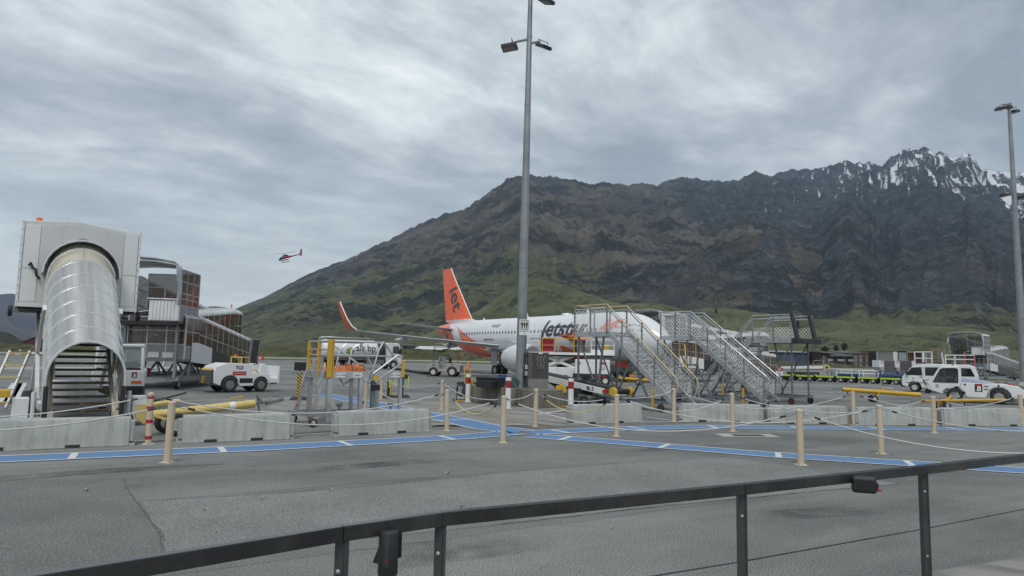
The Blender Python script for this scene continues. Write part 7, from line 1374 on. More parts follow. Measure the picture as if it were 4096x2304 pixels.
# ------------------------------------------------------------------ container loader, container and crew at the hold
def xf_thing(name, label, cat, P, d, **k): return thing(name, label, cat, P, yaw(d), **k)
ldC = Vector((3.3, 50.6, 0)); ldD = Vector((0.93, -0.36, 0)).normalized()
ld = xf_thing('container_loader', 'white scissor lift container loader raised at the airliner hold', 'loader', ldC, Vector((0.99, -0.12, 0)))
# local x right along the picture, y away
q = MB(); q.prism([(-1.5, 0.35), (2.6, 0.35), (2.6, 1.18), (-1.25, 1.18), (-1.5, 0.85)], -0.9, 0.9); q.build('chassis_body', whiteclean, ld, 0, 0.03)
q = MB(); q.box(-1.4, 2.5, -0.92, -0.88, 0.16, 0.34); q.build('skirt', dark, ld, 0)
for x in (0.2, 1.45): q = MB(); q.box(x - 0.006, x + 0.006, -0.905, -0.9, 0.4, 1.15); q.build('panel_gap', dark, ld, 0); q = MB(); q.box(x - 0.75, x - 0.5, -0.906, -0.9, 0.5, 0.64); q.build('vent', alud, ld, 0)
for a, b in (((-1.1, 1.1), (1.6, 2.1)), ((1.6, 1.1), (-1.1, 2.1))):
    for y in (-0.7, 0.7): q = MB(); q.bar((a[0], y, a[1]), (b[0], y, b[1]), 0.09, 0.20); q.build('scissor_arm', white, ld, 0)
q = MB(); q.box(-1.9, 4.3, -1.0, 1.1, 2.08, 2.25); q.build('lift_deck', whiteclean, ld, 0, 0.01); q = MB(); q.box(-1.8, 4.2, -0.95, 1.05, 1.95, 2.07); q.build('deck_frame', dark, ld, 0)
for x in (-0.9, 0.25, 1.4, 2.6): q = MB(); q.bar((x, -0.98, 2.25), (x, -0.98, 3.3), 0.045); q.build('rail_post', amber, ld, 0)
for z in (2.75, 3.25): q = MB(); q.path([(-0.9, -0.98, z), (2.6, -0.98, z)], 0.025, 6); q.build('guard_rail', amber, ld, 60)
q = MB(); q.box(2.6, 4.3, -1.03, -1.0, 2.1, 2.5); q.build('toe_board', whiteclean, ld, 0)
for x in (2.62, 3.4, 4.25): q = MB(); q.bar((x, -1.0, 2.25), (x, -1.0, 3.2), 0.045); q.build('rail_post', whiteclean, ld, 0)
for z in (2.8, 3.2): q = MB(); q.path([(2.62, -1.0, z), (4.25, -1.0, z), (4.25, 1.0, z)], 0.025, 6); q.build('guard_rail', whiteclean, ld, 60)
for x in (-0.9, 2.0):
    for y in (-0.75, 0.75): wheel(ld, x, y, 0.3, 0.3, 0.2)
q = MB(); q.box(3.55, 3.9, -0.9, -0.6, 2.3, 2.85); q.build('yellow_jacket', yellow, ld, 0, 0.06)
b_plate(ld, frame((2.42, -0.906, 0.95), (1, 0, 0), (0, 0, 1)), 0.22, 0.3)
def uld(name, label, P, rz, curtain, s=1.0, txt=None):
    t = thing(name, label, 'cargo container', P, rz, 'aircraft cargo containers', s)
    q = MB(); q.prism([(-0.78, 0.0), (0.78, 0.0), (0.78, 1.6), (-1.2, 1.6), (-1.2, 0.55)], -0.75, 0.75); q.build('shell', mat('container_alloy', (0.48, 0.49, 0.49), 0.4, 0.35, 0.08, 2, dirt=0.2), t, 0, 0.015)
    q = MB(); q.box(-0.72, 0.72, -0.768, -0.752, 0.08, 1.5); q.build('curtain', curtain, t, 0)
    for z in (0.55, 1.05): q = MB(); q.box(-0.72, 0.72, -0.78, -0.769, z - 0.02, z + 0.02); q.build('strap', mat('curtain_strap', (0.22, 0.02, 0.02), 0.7), t, 0)
    q = MB(); q.box(-1.18, 0.78, -0.77, -0.752, 1.52, 1.6); q.box(0.72, 0.78, -0.775, -0.752, 0, 1.52); q.build('edge_frame', alu, t, 0)
    return t
rc = mat('red_curtain', (0.30, 0.015, 0.025), 0.6, 0, 0.1, 2)
u1 = T(2185, 1400, 49.6); cu = uld('cargo_container', 'cargo container with red curtain on the loader deck', (u1.x + 0.15, 50.3, 2.26), yaw(Vector((0.99, -0.12, 0))), rc, 0.66)
q = MB(); q.box(-1.9, -0.82, -0.76, 0.7, 0.65, 1.62); q.build('end_shell', mat('container_pale', (0.6, 0.61, 0.6), 0.4, 0.1), cu, 0, 0.01); text('QKN 90192 QF', 0.19, frame((-1.4, -0.763, 1.45), (1, 0, 0), (0, 0, 1)), inkblack, cu, bold=0.003); text('QANTAS', 0.15, frame((-1.4, -0.763, 1.0), (1, 0, 0), (0, 0, 1)), inkblack, cu, shear=0.2)
for k, (u, rz, lab) in enumerate(((2304, 200, 'left worker in orange vest on the loader deck'), (2337, 160, 'right worker in orange vest on the loader deck'))): p = T(u, 1400, 49.9); person('person', lab, (p.x, 50.2, 2.26), R_(rz), (0.80, 0.17, 0.03), (0.02, 0.022, 0.03), 1.74, None, 'fwd', 0.08)
# ------------------------------------------------------------------ ground power unit
gp_ = xf_thing('ground_power_unit', 'white ground power unit trailer with logo plate below the nose', 'power unit', Vector((5.75, 50.0, 0)) + Vector((0, -1.6, 0)), Vector((0.985, -0.17, 0)))
q = MB(); q.box(-1.15, 1.25, -0.65, 0.65, 0.78, 1.78); q.build('housing', whiteclean, gp_, 0, 0.03); q = MB(); q.box(-1.3, 1.35, -0.7, 0.7, 0.52, 0.8); q.build('chassis', black, gp_, 0, 0.02)
for x in (-0.2, 0.55): q = MB(); q.box(x - 0.008, x + 0.008, -0.655, -0.65, 0.85, 1.72); q.build('door_gap', dark, gp_, 0)
b_plate(gp_, frame((0.75, -0.654, 1.36), (1, 0, 0), (0, 0, 1)), 0.30, 0.5)
q = MB(); q.box(-1.0, -0.75, -0.655, -0.65, 1.45, 1.6); q.build('gauge', alud, gp_, 0)
for x in (0.4, 0.75): q = MB(); q.box(x, x + 0.2, -0.715, -0.7, 0.6, 0.72); q.build('tail_lamp', lens_red, gp_, 0)
for x in (-0.85, 0.95):
    for y in (-0.62, 0.62): wheel(gp_, x, y, 0.33, 0.33, 0.2, 0.52, mat('white_rim', (0.65, 0.65, 0.63), 0.5, 0, 0.1, 4, dirt=0.3))
# ------------------------------------------------------------------ belt loader with yellow wheels
pL, pR = T(2110, 1560, 29.5), T(2475, 1566, 25.9); bD = Vector((pR.x - pL.x, pR.y - pL.y, 0)).normalized(); bl = thing('belt_loader', 'low white belt loader with yellow rimmed rollers at its end', 'belt loader', (pR.x, pR.y, 0), yaw(bD))
zR = pR.z
# local x towards the roller end (right), y away; end of boom at x=0
q = MB(); q.hexa([(-4.4, -0.42, 1.02), (-0.4, -0.42, zR - 0.13), (-0.4, 0.42, zR - 0.13), (-4.4, 0.42, 1.02)], [(-4.4, -0.42, 1.28), (-0.4, -0.42, zR + 0.10), (-0.4, 0.42, zR + 0.10), (-4.4, 0.42, 1.28)]); q.build('boom', white, bl, 0, 0.01)
q = MB(); q.hexa([(-4.4, -0.36, 1.283), (-0.1, -0.36, zR + 0.103), (-0.1, 0.36, zR + 0.103), (-4.4, 0.36, 1.283)], [(-4.4, -0.36, 1.31), (-0.1, -0.36, zR + 0.13), (-0.1, 0.36, zR + 0.13), (-4.4, 0.36, 1.31)]); q.build('belt', rubber, bl, 0)
q = MB(); q.cyl((0.12, -0.40, zR), (0.12, 0.40, zR), 0.10, n=16); q.build('end_roller', rubber, bl, 40); q = MB(); q.bar((-0.5, -0.3, zR - 0.02), (0.12, -0.38, zR), 0.07); q.bar((-0.5, 0.3, zR - 0.02), (0.12, 0.38, zR), 0.07); q.build('roller_arm', black, bl, 0)
for y in (-0.48, 0.48):
    q = MB(); q.lathe([(-0.06, 0.12), (-0.06, 0.15), (-0.05, 0.17), (0.05, 0.17), (0.06, 0.15), (0.06, 0.12)], (0.12, y, zR), (0, 1, 0), 24); yw_ = q.build('roller_wheel', yellow, bl, 50); q = MB(); q.lathe([(-0.05, 0.135), (-0.035, 0.03), (0.035, 0.03), (0.05, 0.135)], (0.12, y, zR), (0, 1, 0), 20); q.build('wheel_disc', black, yw_, 50)
q = MB(); q.box(-0.42, -0.18, -0.46, -0.40, zR - 0.05, zR + 0.05); q.build('marker_lamp', lens_red, bl, 0, 0.01)
text('BL 2', 0.19, frame((-1.05, -0.425, zR + 0.07), (1, 0, -0.02), (0, 0, 1)), inkblack, bl, bold=0.006)
q = MB(); q.prism([(-3.3, 0.22), (-0.9, 0.22), (-0.8, 0.42), (-1.5, 0.5), (-2.2, 0.62), (-3.3, 0.62)], -0.62, 0.62); q.build('chassis', alud, bl, 0, 0.02); q = MB(); q.box(-2.1, -1.5, -0.64, 0.3, 0.4, 0.72); q.build('engine_cover', dark, bl, 0, 0.02)
for a, b in (((-3.0, 0.6), (-1.4, 1.0)), ((-2.6, 0.6), (-3.6, 1.05))): q = MB(); q.bar((a[0], -0.3, a[1]), (b[0], -0.3, b[1]), 0.12); q.bar((a[0], 0.3, a[1]), (b[0], 0.3, b[1]), 0.12); q.build('lift_arm', dark, bl, 0)
for x in (-2.9, -1.15):
    for y in (-0.58, 0.58): wheel(bl, x, y, 0.24, 0.24, 0.18, 0.5, alud)
# ------------------------------------------------------------------ yellow towbars
def towbar(label, A, B, r, wpos, wr, s_, m, prop=True, name='towbar'):
    A, B = Vector(A), Vector(B); t = thing(name, label, 'towbar', (A.x, A.y, 0), 0, 'yellow aircraft towbars'); d = (B - A).normalized(); sd = Vector((-d.y, d.x, 0)).normalized(); L = (B - A).length
    q = MB(); q.cyl(A + d * 0.35, B, r, r, 16); q.build('tube', m, t, 40, world=True)
    q = MB(); q.bar(A + d * 0.38, A + d * 0.05, 0.07, 0.05); q.bar(A + d * 0.1, A - d * 0.12 + sd * 0.05, 0.05, 0.04); q.bar(A + d * 0.1 - UP * 0.03, A - d * 0.16 - sd * 0.06 - UP * 0.03, 0.06, 0.03); q.build('tow_head', alud, t, 0, world=True)
    c = A + d * wpos; c.z = wr
    for y in (-0.22, 0.22): w_ = c + sd * y; wheel(t, w_.x, w_.y, wr, wr, 0.12, 0.5, alu if s_ else None, axis=sd, world=True)
    q = MB(); q.bar(c - sd * 0.22, c + sd * 0.22, 0.05); q.build('axle', m, t, 0, world=True)
    for y in (-0.16, 0.16): q = MB(); q.bar(c + sd * y, A + d * (wpos + 0.55) + UP * (r + 0.16), 0.05); q.build('lift_arm', m, t, 0, world=True)
    q = MB(); q.cyl(A + d * (wpos + 0.5) + UP * (r + 0.15), A + d * (wpos + 0.95) + UP * (r + 0.10), 0.045, n=10); q.build('hydraulic_ram', alu, t, 40, world=True); q = MB(); q.cyl(A + d * (wpos + 0.45) + UP * (r + 0.24), A + d * (wpos + 1.0) + UP * (r + 0.12), 0.018, n=6); q.build('pump_lever', black, t, 40, world=True)
    q = MB(); q.lathe([(-0.05, r + 0.02), (0.05, r + 0.02)], A + d * (wpos + 1.05), d, 16); q.build('collar', m, t, 40, world=True)
    if prop: q = MB(); p = A + d * (0.55 if s_ == 0 else wpos + 1.2); q.bar(p, p - UP * 0.33 + d * 0.06, 0.03); q.build('prop_leg', black, t, 0, world=True)
    return t
a = T(3340, 1552, 34.5); b = T(3681, 1577, 33.8); towbar('thick yellow towbar in front of the white van', (a.x, a.y, 0.60), (b.x, b.y, 0.42), 0.105, 1.75, 0.17, 0, amber)
a = T(3655, 1594, 29.0); b = T(4020, 1584, 30.4); towbar('thin yellow towbar in front of the pushback tractor wheels', (a.x, a.y, 0.36), (b.x, b.y, 0.42), 0.06, 1.5, 0.20, 1, amber)
a = T(2510, 1513, 51.0); b = T(2620, 1526, 49.0); towbar('yellow towbar lying on the ground beyond the mesh stairs', (a.x - 1.0, a.y, 0.45), (b.x + 0.4, b.y, 0.35), 0.12, 2.0, 0.2, 0, amber, False)
# ------------------------------------------------------------------ pushback tractor
pk = thing('pushback_tractor', 'white low pushback tractor with glazed cab and logo plates', 'pushback tractor', (24.05, 35.55, 0), yaw(Vector((-0.826, 0.563, 0))))
# local x forward (left in the picture), camera sees the +y side
Wd = 0.88
lower = [(-1.98, 0.34), (-1.55, 0.30)] + arcp(-0.95, 0.52, 0.34)[::-1] + [(-0.38, 0.30), (0.28, 0.30)] + arcp(0.92, 0.50, 0.34)[::-1] + [(1.45, 0.42), (2.05, 0.62), (2.12, 0.80), (2.05, 0.98), (0.6, 1.02), (0.2, 1.02), (-1.1, 1.0), (-1.75, 0.92), (-1.98, 0.72)]
q = MB(); q.prism(lower, -Wd, Wd); bd = q.build('body', whiteclean, pk, 0, 0.035)
q = MB(); q.prism([(0.60, 1.0), (0.10, 1.02), (-1.0, 1.0), (-0.2, 1.16), (0.45, 1.26), (0.58, 1.26)], -Wd + 0.1, Wd - 0.1); q.build('engine_cover', mat('pale_blue_grey', (0.36, 0.42, 0.50), 0.45), pk, 0, 0.03)
cabf = [(0.62, 0.98), (2.0, 0.98), (1.58, 1.72), (1.42, 1.82), (0.70, 1.84), (0.62, 1.76)]
inner = [(0.74, 1.02), (1.84, 1.02), (1.49, 1.66), (1.36, 1.72), (0.80, 1.73), (0.74, 1.68)]
for sd in (-1, 1):
    q = MB(); n = len(cabf); y0, y1 = sd * (Wd - 0.05), sd * (Wd - 0.005); q.add([(x, y, z) for y in (y0, y1) for x, z in cabf] + [(x, y, z) for y in (y0, y1) for x, z in inner], [(n + i, n + (i + 1) % n, 3 * n + (i + 1) % n, 3 * n + i) for i in range(n)] + [(i, 2 * n + i, 2 * n + (i + 1) % n, (i + 1) % n) for i in range(n)] + [(i, (i + 1) % n, n + (i + 1) % n, n + i) for i in range(n)] + [(2 * n + i, 3 * n + i, 3 * n + (i + 1) % n, 2 * n + (i + 1) % n) for i in range(n)]); q.build('cab_frame', whiteclean, pk, 0, 0.015)
    q = MB(); q.path([(x, sd * (Wd - 0.0), z) for x, z in inner], 0.03, 5, True); q.build('window_seal', black, pk, 40)
    q = MB(); q.poly3([(x, sd * (Wd - 0.03), z) for x, z in inner], 0.004, (0, sd, 0)); q.build('side_window', mat('cab_glass', (0.05, 0.06, 0.06), 0.06, 0, 0.1, 1, alpha=0.5), pk, 0)
q = MB(); q.box(0.66, 1.44, -Wd + 0.03, Wd - 0.03, 1.80, 1.86); q.build('cab_roof', whiteclean, pk, 0, 0.02)
q = MB(); q.hexa([(2.0, -Wd + 0.08, 1.0), (2.01, -Wd + 0.08, 1.0), (2.01, Wd - 0.08, 1.0), (2.0, Wd - 0.08, 1.0)], [(1.56, -Wd + 0.08, 1.72), (1.57, -Wd + 0.08, 1.72), (1.57, Wd - 0.08, 1.72), (1.56, Wd - 0.08, 1.72)]); q.build('windscreen', MATS['cab_glass'], pk, 0)
q = MB(); q.box(0.9, 1.25, 0.1, 0.5, 0.98, 1.2); q.box(0.85, 0.97, 0.1, 0.5, 1.2, 1.6); q.build('seat', black, pk, 0, 0.05); q = MB(); q.cyl((1.6, 0.3, 1.05), (1.4, 0.3, 1.35), 0.02, n=6); q.path([(1.38 + 0.05 * math.cos(a_), 0.3 + 0.16 * math.sin(a_), 1.37 + 0.12 * math.cos(a_)) for a_ in np.linspace(0, 6.28, 13)[:-1]], 0.015, 5, True); q.build('steering_wheel', black, pk, 60)
q = MB(); q.bar((2.02, Wd - 0.02, 1.15), (2.28, Wd + 0.16, 1.02), 0.03); q.hexa([(2.10, Wd + 0.1, 0.80), (2.16, Wd + 0.1, 0.80), (2.16, Wd + 0.3, 0.84), (2.10, Wd + 0.3, 0.84)], [(2.22, Wd + 0.06, 1.08), (2.28, Wd + 0.06, 1.08), (2.28, Wd + 0.28, 1.14), (2.22, Wd + 0.28, 1.14)]); q.build('mirror', black, pk, 0)
q = MB(); q.path([(2.06, Wd + 0.003, 0.9), (1.9, Wd + 0.003, 0.55), (1.45, Wd + 0.003, 0.42), (0.72, Wd + 0.003, 0.60), (0.62, Wd + 0.003, 1.0)], 0.007, 4); q.build('door_gap', dark, pk, 60)
for x in (0.92, -0.95):
    for y in (-Wd + 0.14, Wd - 0.13): wheel(pk, x, y, 0.36, 0.36, 0.27, 0.60, mat('grimy_rim', (0.34, 0.34, 0.33), 0.5, 0.1, 0.2, 6, dirt=0.5))
b_plate(pk, frame((-0.12, Wd + 0.003, 0.79), (-1, 0, 0), (0, 0, 1)), 0.32, 0.40); b_plate(pk, frame((1.66, Wd + 0.003, 0.80), (-1, 0, 0), (0, 0, 1)), 0.12, 0.16)
for z, s_ in ((0.87, 'eddy'), (0.73, 'eddy')): text(s_, 0.10, frame((-0.42, Wd + 0.004, z), (-1, 0, 0), (0, 0, 1)), inkblack, pk, bold=0.004, shear=0.3)
text('TLD', 0.17, frame((1.15, Wd + 0.004, 0.62), (-1, 0, 0), (0, 0, 1)), inkblack, pk, bold=0.006)
for k in range(4): q = MB(); q.bar((1.45 - 0.02 * k, Wd + 0.003, 0.52 + 0.045 * k), (0.8, Wd + 0.003, 0.52 + 0.045 * k), 0.006, 0.012); q.build('door_stripe', charcoal, pk, 0)
for x in (0.45, -0.95): q = MB(); q.lathe([(0, 0.05), (0.006, 0.05)], (x, Wd, 0.93), (0, 1, 0), 12); q.build('filler_cap', black, pk)
q = MB(); q.cyl((-1.35, 0.5, 0.98), (-1.7, 0.55, 0.93), 0.055, n=10); q.build('fire_extinguisher', mat('extinguisher_red', (0.30, 0.05, 0.07), 0.4), pk); q = MB(); q.lathe([(0, 0.06), (0.08, 0.05)], (0.95, 0.3, 1.86), (0, 0, 1), 10); q.build('beacon', lens_amb, pk)
q = MB(); q.box(-2.22, -1.96, -0.7, 0.7, 0.32, 0.72); q.build('rear_bumper', white, pk, 0, 0.03); q = MB(); q.box(2.0, 2.22, -0.7, 0.7, 0.4, 0.62); q.build('front_hitch', dark, pk, 0, 0.02); q = MB(); q.hexa([(-2.15, -0.5, 0.9), (-1.75, -0.5, 0.98), (-1.75, 0.4, 0.98), (-2.15, 0.4, 0.9)], [(-2.25, -0.5, 1.1), (-1.85, -0.5, 1.14), (-1.85, 0.4, 1.14), (-2.25, 0.4, 1.1)]); q.build('tilted_mirror', mat('pale_glass', (0.4, 0.42, 0.42), 0.1), pk, 0)
# ------------------------------------------------------------------ van
vf = T(3665, 1567, 48.6); vD = Vector((-0.80, 0.60, 0)); vn = thing('van', 'white van with roof racks behind the pushback tractor', 'van', Vector((vf.x, 48.6, 0)) - vD * 1.45, yaw(vD))
VW = 0.84; prof = [(-2.22, 0.45), (-1.95, 0.34)] + arcp(-1.28, 0.40, 0.33)[::-1] + [(-0.8, 0.30), (1.0, 0.30)] + arcp(1.45, 0.40, 0.33)[::-1] + [(1.9, 0.34), (2.2, 0.42), (2.24, 0.72), (2.16, 1.05), (1.62, 1.68), (1.35, 1.86), (0.6, 1.96), (-1.7, 1.94), (-2.05, 1.80), (-2.22, 1.2)]
q = MB(); q.prism(prof, -VW, VW); vb = q.build('body', whiteclean, vn, 0, 0.07, 3)
for sd in (-1, 1):
    for pts in ([(2.0, 1.16), (1.58, 1.68), (0.98, 1.72), (0.95, 1.14)], [(0.78, 1.14), (0.78, 1.72), (-0.25, 1.72), (-0.25, 1.16)], [(-0.38, 1.16), (-0.38, 1.72), (-1.1, 1.72), (-1.15, 1.16)], [(-1.3, 1.16), (-1.25, 1.72), (-1.85, 1.70), (-2.08, 1.16)]): q = MB(); q.prism(pts, sd * (VW + 0.004) - 0.004, sd * (VW + 0.004) + 0.004); q.build('side_window', glassd, vb, 0)
q = MB(); q.hexa([(2.155, -0.74, 1.10), (2.165, -0.74, 1.10), (2.165, 0.74, 1.10), (2.155, 0.74, 1.10)], [(1.645, -0.7, 1.68), (1.655, -0.7, 1.68), (1.655, 0.7, 1.68), (1.645, 0.7, 1.68)]); q.build('windscreen', glassd, vb, 0)
q = MB(); q.box(2.02, 2.30, -0.8, 0.8, 0.32, 0.55); q.build('front_bumper', black, vb, 0, 0.04); q = MB(); q.box(2.15, 2.245, VW - 0.3, VW + 0.003, 0.72, 0.88); q.build('headlamp', alu, vb, 0, 0.01); q = MB(); q.box(-2.0, 1.95, VW, VW + 0.012, 0.62, 0.66); q.build('side_strip', black, vb, 0); q = MB(); q.box(0.86, 0.87, VW, VW + 0.004, 0.4, 1.75); q.build('door_gap', dark, vb, 0); q = MB(); q.box(0.95, 1.12, VW, VW + 0.03, 1.02, 1.06); q.build('door_handle', black, vb, 0)
q = MB(); q.box(1.75, 1.92, VW + 0.02, VW + 0.22, 1.2, 1.42); q.build('mirror', black, vb, 0, 0.03); text('N', 0.14, frame((1.5, VW + 0.006, 0.92), (-1, 0, 0), (0, 0, 1)), inkblack, vn, bold=0.004)
for x in (0.9, 0.0, -1.2): q = MB(); q.bar((x, -0.75, 2.03), (x, 0.75, 2.03), 0.05); q.bar((x, -0.72, 1.92), (x, -0.72, 2.03), 0.05); q.bar((x, 0.72, 1.92), (x, 0.72, 2.03), 0.05); q.build('roof_rack', dark, vn, 0)
for x in (1.45, -1.28):
    for y in (-VW + 0.1, VW - 0.1): wheel(vn, x, y, 0.31, 0.31, 0.2, 0.6)
# ------------------------------------------------------------------ baggage dollies with lime edge rails
def dolly(P, d, L, label, cage=None):
    t = xf_thing('baggage_dolly', label, 'baggage dolly', P, d, group='lime edged baggage dollies')
    q = MB(); q.box(-L / 2, L / 2, -0.72, 0.72, 0.50, 0.58); q.build('deck', black, t, 0); 
    for y in (-0.735, 0.735): q = MB(); q.box(-L / 2, L / 2, y - 0.013, y + 0.013, 0.45, 0.60); q.build('lime_edge', lime, t, 0)
    for x in (-L * 0.28, L * 0.28):
        for y in (-0.6, 0.6): wheel(t, x, y, 0.27, 0.27, 0.18, 0.5)
    q = MB(); q.bar((L / 2, 0, 0.45), (L / 2 + 0.3, 0, 0.4), 0.05); q.build('drawbar', alud, t, 0); q = MB(); q.box(-L / 2 + 0.1, L / 2 - 0.1, -0.3, 0.3, 0.36, 0.5); q.build('underframe', dark, t, 0)
    if cage:
        x0, x1, m, n = cage
        for y in (-0.62, 0.62): q = MB(); q.path([(x0, y, 0.58), (x0, y, 1.12), (x0 + 0.1, y, 1.2), (x1 - 0.1, y, 1.2), (x1, y, 1.12), (x1, y, 0.58)], 0.045, 6); q.path([(x0, y, 0.92), (x1, y, 0.92)], 0.035, 6); q.build('end_hoop', m, t, 60)
        for k in range(n): q = MB(); q.box(x0 + 0.08 + k * (x1 - x0 - 0.1) / n, x0 + (k + 0.9) * (x1 - x0 - 0.1) / n + 0.06, -0.55, 0.55, 0.60, 0.88); q.build('curtain', navy, t, 0, 0.08)
    return t
dA, dB = G(3130, 1521), G(3640, 1541); dd = (dB - dA).normalized(); LL = (dB - dA).length
cages = [None, None, (0.2, 0.9, galv, 0), (-0.9, 1.2, whiteclean, 2), (-1.4, 0.9, whiteclean, 0), (-1.2, 1.3, navy, 3)]
labs = ['lime edged baggage dolly farthest left, seen past the bumper stairs', 'empty lime edged baggage dolly left of the grey hoop', 'lime edged baggage dolly with a bare grey hoop', 'lime edged baggage dolly with a white hoop and blue curtain', 'lime edged baggage dolly with an open white hoop', 'lime edged baggage dolly with blue curtain next to the van']
seg = LL / 6
for k in range(6): dolly(dA + dd * seg * (k + 0.5) + Vector((0, 0.9, 0)), dd, seg - 0.25, labs[k], cages[k])
gA = G(2560, 1519); tt2 = dolly(Vector((gA.x + 0.5, gA.y + 6, 0)), Vector((1, 0.05, 0)), 6.0, 'lime edged baggage dolly seen beneath the nose behind the cones')
# far belt loader standing behind the dollies
fb = T(3250, 1508, 78.0); t = xf_thing('belt_loader', 'distant white belt loader with yellow rollers behind the dollies', 'belt loader', Vector((fb.x, 78.0, 0)), Vector((0.98, -0.2, 0)))
q = MB(); q.hexa([(-3.4, -0.4, 1.1), (1.2, -0.4, 1.25), (1.2, 0.4, 1.25), (-3.4, 0.4, 1.1)], [(-3.4, -0.4, 1.35), (1.2, -0.4, 1.55), (1.2, 0.4, 1.55), (-3.4, 0.4, 1.35)]); q.build('boom', white, t, 0)
for y in (-0.5, 0.5): q = MB(); q.cyl((1.4, y - 0.08, 1.35), (1.4, y + 0.08, 1.35), 0.34, n=18); q.build('roller_wheel', mat('buff_yellow', (0.50, 0.42, 0.2), 0.5), t); q = MB(); q.cyl((1.4, y - 0.09, 1.35), (1.4, y + 0.09, 1.35), 0.14, n=12); q.build('wheel_disc', black, t)
q = MB(); q.path([(0.0, -0.4, 1.5), (0.1, -0.4, 2.1), (1.0, -0.4, 2.15), (1.1, -0.4, 1.5)], 0.05, 6); q.path([(-2.0, -0.4, 1.4), (-2.0, -0.4, 2.2)], 0.03, 5); q.build('guard_rail', alud, t, 60)
q = MB(); q.box(-2.6, 0.6, -0.7, 0.7, 0.4, 0.8); q.build('chassis', dark, t, 0)
for x in (-2.2, 0.2): wheel(t, x, -0.65, 0.36, 0.36, 0.2); wheel(t, x, 0.65, 0.36, 0.36, 0.2)
# containers on the far apron
cg = mat('grey_curtain', (0.10, 0.105, 0.11), 0.6)
for k, (u, lab) in enumerate(((3545, 'distant grey curtained cargo container, left of the pair on dollies'), (3608, 'distant grey curtained cargo container, right of the pair on dollies'))):
    p = T(u, 1490, 98.0); c_ = uld('cargo_container', lab, (p.x, 98.0, 0.55), 0.08, cg, 1.15); q = MB(); q.box(-1.35, -0.8, -0.76, 0.7, 0.75, 1.6); q.box(0.8, 1.15, -0.76, 0.7, 0.5, 1.6); q.build('end_shell', whiteclean, c_, 0); text('QF', 0.3, frame((-1.05, -0.764, 1.3), (1, 0, 0), (0, 0, 1)), inkblack, c_)
    q = MB(); q.box(-0.9, 0.9, -0.7, 0.7, -0.2, -0.03); q.build('dolly_frame', mat('rust_frame', (0.16, 0.07, 0.04), 0.7), c_, 0)
    for x in (-0.6, 0.6): wheel(c_, x, -0.6, -0.25, 0.2, 0.12)
# guard-rail service stands behind the van
def rail_stand(u0, u1, vt, vb_, Y, label, m, slant=0.4, m2=None):
    a, b, c = T(u0, vt, Y), T(u1, vt, Y), T(u0, vb_, Y); t = thing('service_stand', label, 'service stand', ((a.x + b.x) / 2, Y, 0), 0, 'guard railed service stands'); w = (b.x - a.x) / 2; zt, zb = a.z, c.z
    for x in (-w, w):
        for y in (0.0, 1.4): q = MB(); q.bar((x, y, 0.05), (x, y, zt), 0.09); q.build('post', m2 if (m2 and x > 0) else m, t, 0)
    for z in (zt, (zt + zb) / 2 + 0.15, zb): 
        for y in (0.0, 1.4): q = MB(); q.bar((-w, y, z), (w, y, z), 0.08, 0.08, UP); q.build('guard_rail', m, t, 0)
    q = MB(); q.box(-w, w, 0, 1.4, zb - 0.1, zb); q.build('deck', m, t, 0)
    q = MB(); q.bar((-w, 0, zt * 0.85), (-w - slant, 0, 0.1), 0.06); q.build('brace', alud, t, 0)
rail_stand(3690, 3726, 1407, 1470, 70, 'white framed service stand left of the pallets behind the van', white, -0.5); rail_stand(3818, 3897, 1420, 1466, 66, 'white service stand with one red side rail behind the van', white, 1.3, mat('pinkish_red_paint', (0.50, 0.10, 0.11), 0.5))
q0 = T(3766, 1410, 70); t = thing('leaning_post', 'leaning white post beside the stacked pallets', 'post', (q0.x, 70, 0)); q = MB(); q.bar((0, 0, q0.z), (0.35, 0, 0.0), 0.16, 0.1); q.build('post', white, t, 0)
pw = mat('pale_timber', (0.27, 0.23, 0.17), 0.8, 0, 0.2, 3); p0 = T(3746, 1475, 82.0); t = thing('pallet_stack', 'tall stack of timber pallets behind the van', 'pallet stack', (p0.x, 82.0, 0))
for k in range(13):
    for j in range(3): q = MB(); q.box(-0.8 , 0.8, -0.5 + j * 0.45, -0.38 + j * 0.45, k * 0.30, k * 0.30 + 0.05); q.box(-0.8, 0.8, -0.5 + j * 0.45, -0.38 + j * 0.45, k * 0.30 + 0.17, k * 0.30 + 0.22); q.build('slat', pw, t, 0)
    for x in (-0.72, 0.0, 0.72): q = MB(); q.box(x - 0.07, x + 0.07, -0.49, 0.5, k * 0.30 + 0.052, k * 0.30 + 0.168); q.build('block', pw, t, 0)
p0 = T(3965, 1530, 62.0); t = thing('baggage_cart', 'low wooden decked cart behind the pushback tractor', 'cart', (p0.x, 62, 0)); q = MB(); q.box(-1.4, 1.3, -0.7, 0.7, 0.5, 0.62); q.build('deck', pw, t, 0)
for x in (-1.0, 0.9): wheel(t, x, -0.6, 0.25, 0.25, 0.15); wheel(t, x, 0.6, 0.25, 0.25, 0.15)
# ------------------------------------------------------------------ helicopter
hp_ = T(1142, 1032, 300.0); he = thing('helicopter', 'red and white helicopter with dark canopy flying left', 'helicopter', hp_, yaw(Vector((-0.80, -0.60, 0)))); he.rotation_euler = (R_(0), R_(13), yaw(Vector((-0.86, -0.5, 0)))); hred = mat('helicopter_red', (0.32, 0.015, 0.025), 0.35); hblu = mat('helicopter_blue', (0.018, 0.025, 0.045), 0.25)
